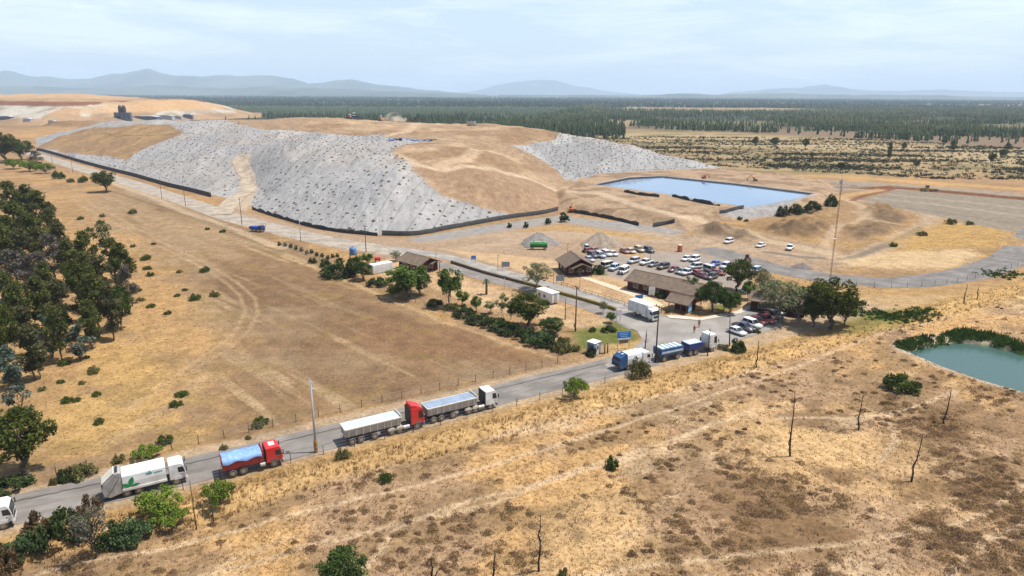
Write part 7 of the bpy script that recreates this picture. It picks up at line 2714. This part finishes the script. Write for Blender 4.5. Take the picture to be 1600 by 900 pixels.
for i in range(NI):
    o = bpy.data.objects.new('soil_heap', lump[i % 3])
    COL.objects.link(o)
    o.location = (st[i, 0], st[i, 1], zz[i])
    o.rotation_euler = (0, 0, rgp.uniform(0, 6.28))
    k = rgp.uniform(.45, 1.2)
    o.scale = (k * rgp.uniform(.7, 1.5), k, k * rgp.uniform(.6, 1.2))
    tag(o, 'small dark soil heap weighing down the grey sheeting of the near landfill bank', 'soil heap', 'soil heaps on the near landfill bank')
V_, F_ = [], []
off = 0
for i in range(NI, len(st)):
    k, a = rgp.uniform(.55, 1.0), rgp.uniform(0, 6.28)
    q = hv[i % 3] * k
    V_.append(np.stack([q[:, 0] * math.cos(a) - q[:, 1] * math.sin(a) + st[i, 0], q[:, 0] * math.sin(a) + q[:, 1] * math.cos(a) + st[i, 1], q[:, 2] + zz[i]], -1))
    F_.append(hf[i % 3] + off)
    off += 17
if V_:
    tag(np_mesh('far_soil_heaps', np.concatenate(V_), np.concatenate(F_), [M_LUMP]), 'soil heaps dotting the farther grey sheeting of the landfill', 'soil heaps', kind='stuff')
print('soil heaps', len(st))

# dark puddle and torn blue sheets on the top
c = G(645, 219)
o = empty('blue_sheet_pile', c, 0, 'heap of torn blue and black plastic sheets on top of the mound', 'sheet pile')
rgp = np.random.default_rng(5)
for nm_, m_, n in (('blue_sheets', mat('blue_plastic', (.16, .25, .42), .4, 0, .3, .5), 34), ('black_sheets', mat('black_plastic_sheet', (.02, .022, .03), .5), 26)):
    mb = MB()
    for i in range(n):
        x, y = rgp.uniform(-13, 13), rgp.uniform(-4, 4)
        mb.box((x, y, hz(c.x + x, c.y + y) - c.z - .1), (rgp.uniform(1, 3.4), rgp.uniform(1, 2.4), rgp.uniform(.25, 1.0)), rgp.uniform(0, 3), rgp.uniform(.4, 1), rgp.uniform(.3, .9))
    mb.build(nm_, m_, o)


# ------------------------------------------------------------------ machines
M_YEL = mat('machine_yellow', (.45, .26, .04), .5, 0, .25, 1)
M_ORA = mat('machine_orange', (.42, .12, .03), .5, 0, .25, 1)


def excavator(px, py, label, m, rz, k=1.0):
    p = on_top(px, py) if py < 200 else G(px, py)
    o = empty('excavator', p, rz, label, 'excavator')
    o.scale = (k, k, k)
    for s in (-1, 1):
        MB().prism([(-1.7, .1), (-1.3, -.05), (1.3, -.05), (1.7, .1), (1.8, .45), (1.4, .8), (-1.4, .8), (-1.8, .45)], *sorted((s * .75, s * 1.35))).build('track', M_CHASSIS, o)
    MB().box((-.2, 0, .85), (3.2, 2.5, 1.1)).build('house', m, o, False, .06)
    cb = MB().box((.85, .7, 1.5), (1.3, 1.0, 1.6), 0, .85, .95).build('cab', m, o, False, .04)
    MB().box((.88, .7, 2.1), (1.34, 1.03, .75), 0, .9, .95).build('windows', M_GLASS, cb)
    a, b, c_ = Vector((1.2, -.2, 1.6)), Vector((4.2, -.2, 4.3)), Vector((6.0, -.2, 1.6))
    MB().tube(a, Vector((2.9, -.2, 4.2)), .28, .26, 6).tube(Vector((2.9, -.2, 4.2)), b, .26, .2, 6).build('boom', m, o)
    MB().tube(b, c_, .22, .16, 6).build('stick', m, o)
    MB().prism([(5.7, 1.7), (6.3, 1.6), (6.5, .9), (6.0, .5), (5.4, .7)], -.7, .3).build('bucket', M_CHASSIS, o)


excavator(646, 187, 'dark excavator with raised arm on the skyline of the mound', M_CHASSIS, .2, 1.35)
excavator(893, 331, 'small orange excavator at the foot of the brown heap', M_ORA, 1.5, .8)
excavator(1100, 279, 'red excavator at the far corner of the blue pond', mat('machine_red', (.35, .05, .03), .5, 0, .25, 1), .4, .6)
excavator(1180, 283, 'orange excavator on the far bank of the blue pond', M_ORA, 2.8, .7)


def roller(px, py, label, m, rz, name='bulldozer', k=1.0):
    p = on_top(px, py) if py < 200 else G(px, py)
    o = empty(name, p, rz, label, name.replace('_', ' '))
    o.scale = (k, k, k)
    for s in (-1, 1):
        MB().prism([(-1.9, .1), (-1.5, 0), (1.5, 0), (1.9, .1), (2.0, .5), (1.5, .95), (-1.5, .95), (-2.0, .5)], *sorted((s * .8, s * 1.4))).build('track', M_CHASSIS, o)
    MB().prism([(-1.5, .9), (2.2, .9), (2.2, 1.7), (.2, 1.9), (-1.5, 1.9)], -.8, .8).build('bonnet', m, o, False, .05)
    cb = MB().box((-.5, 0, 1.9), (1.5, 1.5, 1.5), 0, .9, .9).build('cab', M_WHITE, o, False, .04)
    MB().box((-.5, 0, 2.3), (1.53, 1.53, .7), 0, .93, .93).build('windows', M_GLASS, cb)
    MB().prism([(2.5, .1), (2.8, .1), (2.7, .8), (2.95, 1.5), (2.6, 1.5), (2.4, .8)], -1.9, 1.9).build('blade', m, o)


roller(555, 184, 'white and blue compactor machine on the skyline of the mound', M_NAVY, .3, k=1.5)
roller(546, 185, 'dark red machine beside the white and blue one on the skyline', mat('machine_dark_red', (.22, .05, .03), .6), 2.6, k=1.1)
roller(596, 186, 'brown machine at the edge of the dust cloud on the mound', M_ORA, 1.0, k=1.2)
roller(918, 394, 'white topped tractor parked behind the meeting cabin', mat('machine_maroon', (.2, .04, .03), .6), .5, 'tractor', .8)
# grader on the flat
p = G(1450, 299)
o = empty('grader', p, -.15, 'yellow road grader working on the red soil strip', 'grader')
MB().prism([(-3.6, 1.0), (0, 1.0), (4.6, 1.3), (4.6, 1.6), (0, 1.7), (-.2, 2.0), (-3.6, 2.0)], -.5, .5).build('frame', M_YEL, o, False, .05)
cb = MB().box((-.6, 0, 1.8), (1.5, 1.5, 1.7), 0, .9, .9).build('cab', M_YEL, o, False, .05)
MB().box((-.6, 0, 2.3), (1.54, 1.54, .8), 0, .93, .93).build('windows', M_GLASS, cb)
MB().prism([(1.3, .1), (1.5, .1), (1.6, .8), (1.4, .8)], -2.0, 2.0).build('blade', M_CHASSIS, o)
for x in (-3.0, -1.4, 4.3):
    for s in (-1, 1):
        wheel(o, x, s * 1.0, .65, .4)
# lorry on the mound
p = on_top(729, 197)
t = empty('dump_truck', p, .2, 'grey white tipper lorry standing on the mound track', 'truck')
frame(t, 0, 7.4)
axle(t, 6.3)
axle(t, 1.6, dual=True)
axle(t, 2.9, dual=True)
cab(t, 5.4, 2.0, M_WHITE, 3.1, .9)
MB().xprism([(-1.1, 1.2), (1.1, 1.2), (1.3, 3.0), (-1.3, 3.0)], .2, 5.1).build('tipper_body', M_GREYBOX, t, False, .05)
p = G(1147, 409)
o = empty('quad_tractor', G(1168, 408), .5, 'small dark red machine on the track behind the broad tree', 'machine')
MB().box((0, 0, .5), (1.8, .9, .7)).build('body', mat('machine_rust', (.22, .06, .04), .6), o, False, .05)
MB().box((-.3, 0, 1.2), (.8, .8, .9)).build('seat_cage', M_BLACK, o)
for x in (-.7, .7):
    for s in (-1, 1):
        wheel(o, x, s * .55, .42, .28)

# ------------------------------------------------------------------ far plant and sheds
M_SHED = mat('blue_grey_sheet', (.10, .12, .16), .6, 0, .2, .3)
M_SHEDL = mat('pale_grey_sheet', (.36, .38, .41), .6, 0, .15, .3)


def hill_pt(px, py):
    return G(px, py)


p = G(193, 187)
k = px_per_m(p)
o = empty('plant_building', p, 0, 'dark blue plant building with two tall silos beyond the mound', 'building')
MB().box((0, 0, -3), (28 / k * .9, 6, 11 / k + 3)).build('block', M_SHED, o)
for x in (-3.5, 3.0):
    MB().lathe([(3.2 / k * .9, 0), (3.2 / k * .9, 19 / k), (1.0 / k, 22 / k)], 14, (x / k * .9, 0, 0)).build('silo', M_CHASSIS, o)
MB().box((-6 / k, -3.06, 1), (7 / k, .1, 5 / k)).build('door', M_BLACK, o)
for (x, y, wpx, hpx, m_, nm_, lab) in ((225, 187, 40, 6, M_SHED, 'shed', 'long low blue grey shed with curved roof beside the silos'), (258, 186, 22, 6, M_SHEDL, 'shed', 'pale grey shed right past the long low shed'),
                                       (293, 185, 14, 7, M_SHED, 'shed', 'dark shed at the end of the plant row beyond the mound'), (275, 185, 16, 4, M_SHEDL, 'shed', 'small pale shed before the dark end shed'),
                                       (8, 187, 18, 6, M_SHED, 'shed', 'dark shed with pale roof at the picture edge below the far hill'), (42, 190, 12, 5, M_SHEDL, 'shed', 'white grey shed below the far landfill hill'), (80, 192, 10, 4, M_CREAM, 'shed', 'small cream shed before the brown heap'),
                                       (205, 142.5, 34, 2.2, M_WHITE, 'greenhouse', 'long white greenhouse roof far out on the plain'), (165, 140, 14, 1.6, M_WHITE, 'greenhouse', 'shorter white roof far out on the plain'),
                                       (870, 153.5, 40, 2.0, M_CREAM, 'greenhouse', 'pale long roof on the plain under the faint hill'), (1062, 163, 5, 2.4, M_WHITE, 'shed', 'tiny white shed on the plain beyond the pines')):
    p = G(x, y)
    k = px_per_m(p)
    o = empty(nm_, p, 0, lab, 'shed' if nm_ == 'shed' else 'greenhouse')
    W_, Hh_ = wpx / k, hpx / k
    D_ = max(W_ * .4, 6)
    MB().box((0, D_ / 2, -2), (W_, D_, Hh_ * .75 + 2)).build('walls', m_, o)
    MB().prism([(-W_ / 2 - .5, Hh_ * .75), (W_ / 2 + .5, Hh_ * .75), (W_ * .25, Hh_), (-W_ * .25, Hh_)], -.5, D_ + .5).build('roof', M_SHEDL if m_ is not M_WHITE else M_WHITE, o)

# ------------------------------------------------------------------ people
M_SKIN = mat('skin', (.35, .20, .14), .6)
M_HAIR = mat('dark_hair', (.02, .015, .012), .8)


def person(px, py, rz, top, trousers, label, hat=None, step=.0, z=0.0):
    p = G(px, py)
    me = bpy.data.meshes.new('person')
    J = [(0, 0, .95), (0, 0, 1.18), (0, 0, 1.40), (0, .0, 1.52), (.02, 0, 1.64), (.02, 0, 1.76),
         (0, .19, 1.42), (.02, .25, 1.13), (.12, .25, .90), (.15, .24, .80),
         (0, -.19, 1.42), (-.03, -.25, 1.13), (.05, -.26, .89), (.08, -.25, .79),
         (step, .10, .90), (step * .8 + .03, .11, .50), (step, .11, .08), (step + .17, .12, .04),
         (-step, -.10, .90), (-step * .8 + .03, -.11, .50), (-step, -.11, .08), (-step + .17, -.12, .04)]
    E = [(0, 1), (1, 2), (2, 3), (3, 4), (4, 5), (2, 6), (6, 7), (7, 8), (8, 9), (2, 10), (10, 11), (11, 12), (12, 13), (0, 14), (14, 15), (15, 16), (16, 17), (0, 18), (18, 19), (19, 20), (20, 21)]
    R_ = [.15, .14, .16, .065, .10, .085, .07, .05, .038, .035, .07, .05, .038, .035, .095, .065, .045, .04, .095, .065, .045, .04]
    me.from_pydata(J, E, [])
    o = bpy.data.objects.new('person', me)
    COL.objects.link(o)
    md = o.modifiers.new('skin', 'SKIN')
    for i, r in enumerate(R_):
        me.skin_vertices[0].data[i].radius = (r, r * (.78 if i < 3 else 1))
    me.skin_vertices[0].data[0].use_root = True
    sb = o.modifiers.new('sub', 'SUBSURF')
    sb.levels = sb.render_levels = 1
    dg = bpy.context.evaluated_depsgraph_get()
    m2 = bpy.data.meshes.new_from_object(o.evaluated_get(dg))
    o.modifiers.clear()
    o.data = m2
    m2.materials.clear()
    for m_ in (M_SKIN, top, trousers, M_BLACK):
        m2.materials.append(m_)
    for f_ in m2.polygons:
        z_, y_ = f_.center.z, abs(f_.center.y)
        f_.use_smooth = True
        f_.material_index = 0 if z_ > 1.50 or (y_ > .2 and z_ < .92 and z_ > .7) else 1 if z_ > .93 else 2 if z_ > .1 else 3
    hd = MB().lathe([(.112, 1.70), (.118, 1.76), (.09, 1.83), (.03, 1.86)], 12, (.01, 0, 0)).build('helmet' if hat else 'hair', hat or M_HAIR, o, True)
    fc_ = MB().box((.115, 0, 1.66), (.03, .03, .05)).box((.108, .04, 1.70), (.012, .025, .015)).box((.108, -.04, 1.70), (.012, .025, .015)).box((.108, 0, 1.60), (.012, .05, .012)).build('face', M_SKIN, o)
    o.location = (p.x, p.y, p.z + z)
    o.rotation_euler = (0, 0, rz)
    tag(o, label, 'person', 'people round the entrance')


M_REDC = mat('red_overall', (.42, .03, .025), .8, 0, .15, 3)
M_DARKC = mat('dark_cloth', (.05, .045, .045), .9)
M_JEAN = mat('blue_cloth', (.08, .11, .17), .9)
person(1092, 512, -2.0, M_REDC, M_REDC, 'person in red overalls standing in the yard nearer the pavement', M_RED, .05, .09)
person(1084.5, 521, -1.7, M_REDC, M_DARKC, 'person in a red jacket and dark trousers beside the white truck cab', M_RED, .06, .09)
person(967, 431, -1.2, M_DARKC, M_JEAN, 'person in dark clothes between white van and cabin', None, .04)
person(971.5, 432, -1.8, M_DARKC, M_DARKC, 'second person in dark clothes close to the white van', None, .03)
person(902, 430, -1.5, M_CREAM, M_JEAN, 'person in a light shirt under the porch of the meeting cabin', None, .03)
person(911, 430, -1.6, M_CREAM, M_DARKC, 'person in a light shirt at the porch post of the meeting cabin', None, .02)

# dust whirled up on the mound
p = on_top(614, 188)
du = MB().lathe([(1.5, -1.5), (8, 0), (9, 3), (6, 6.5), (2.5, 9), (.3, 10)], 20).build('dust_cloud', None)
du.location = (p.x, p.y + 6, p.z)
du.scale = (1.15, .8, .8)
dm = bpy.data.materials.new('dust_air')
dm.use_nodes = True
nt = dm.node_tree
nt.nodes.clear()
pv_ = nt.nodes.new('ShaderNodeVolumePrincipled')
pv_.inputs['Color'].default_value = (.95, .82, .68, 1)
tcn = nt.nodes.new('ShaderNodeTexCoord')
nzn = nt.nodes.new('ShaderNodeTexNoise')
nzn.inputs['Scale'].default_value = .22
nzn.inputs['Detail'].default_value = 4
rr_ = nt.nodes.new('ShaderNodeMapRange')
rr_.inputs['From Min'].default_value = .45
rr_.inputs['From Max'].default_value = .75
rr_.inputs['To Min'].default_value = 0
rr_.inputs['To Max'].default_value = .22
ot = nt.nodes.new('ShaderNodeOutputMaterial')
nt.links.new(tcn.outputs['Object'], nzn.inputs['Vector'])
nt.links.new(nzn.outputs['Fac'], rr_.inputs['Value'])
nt.links.new(rr_.outputs['Result'], pv_.inputs['Density'])
nt.links.new(pv_.outputs['Volume'], ot.inputs['Volume'])
du.data.materials.append(dm)
tag(du, 'pale dust cloud rising on the skyline of the mound', 'dust', kind='stuff')
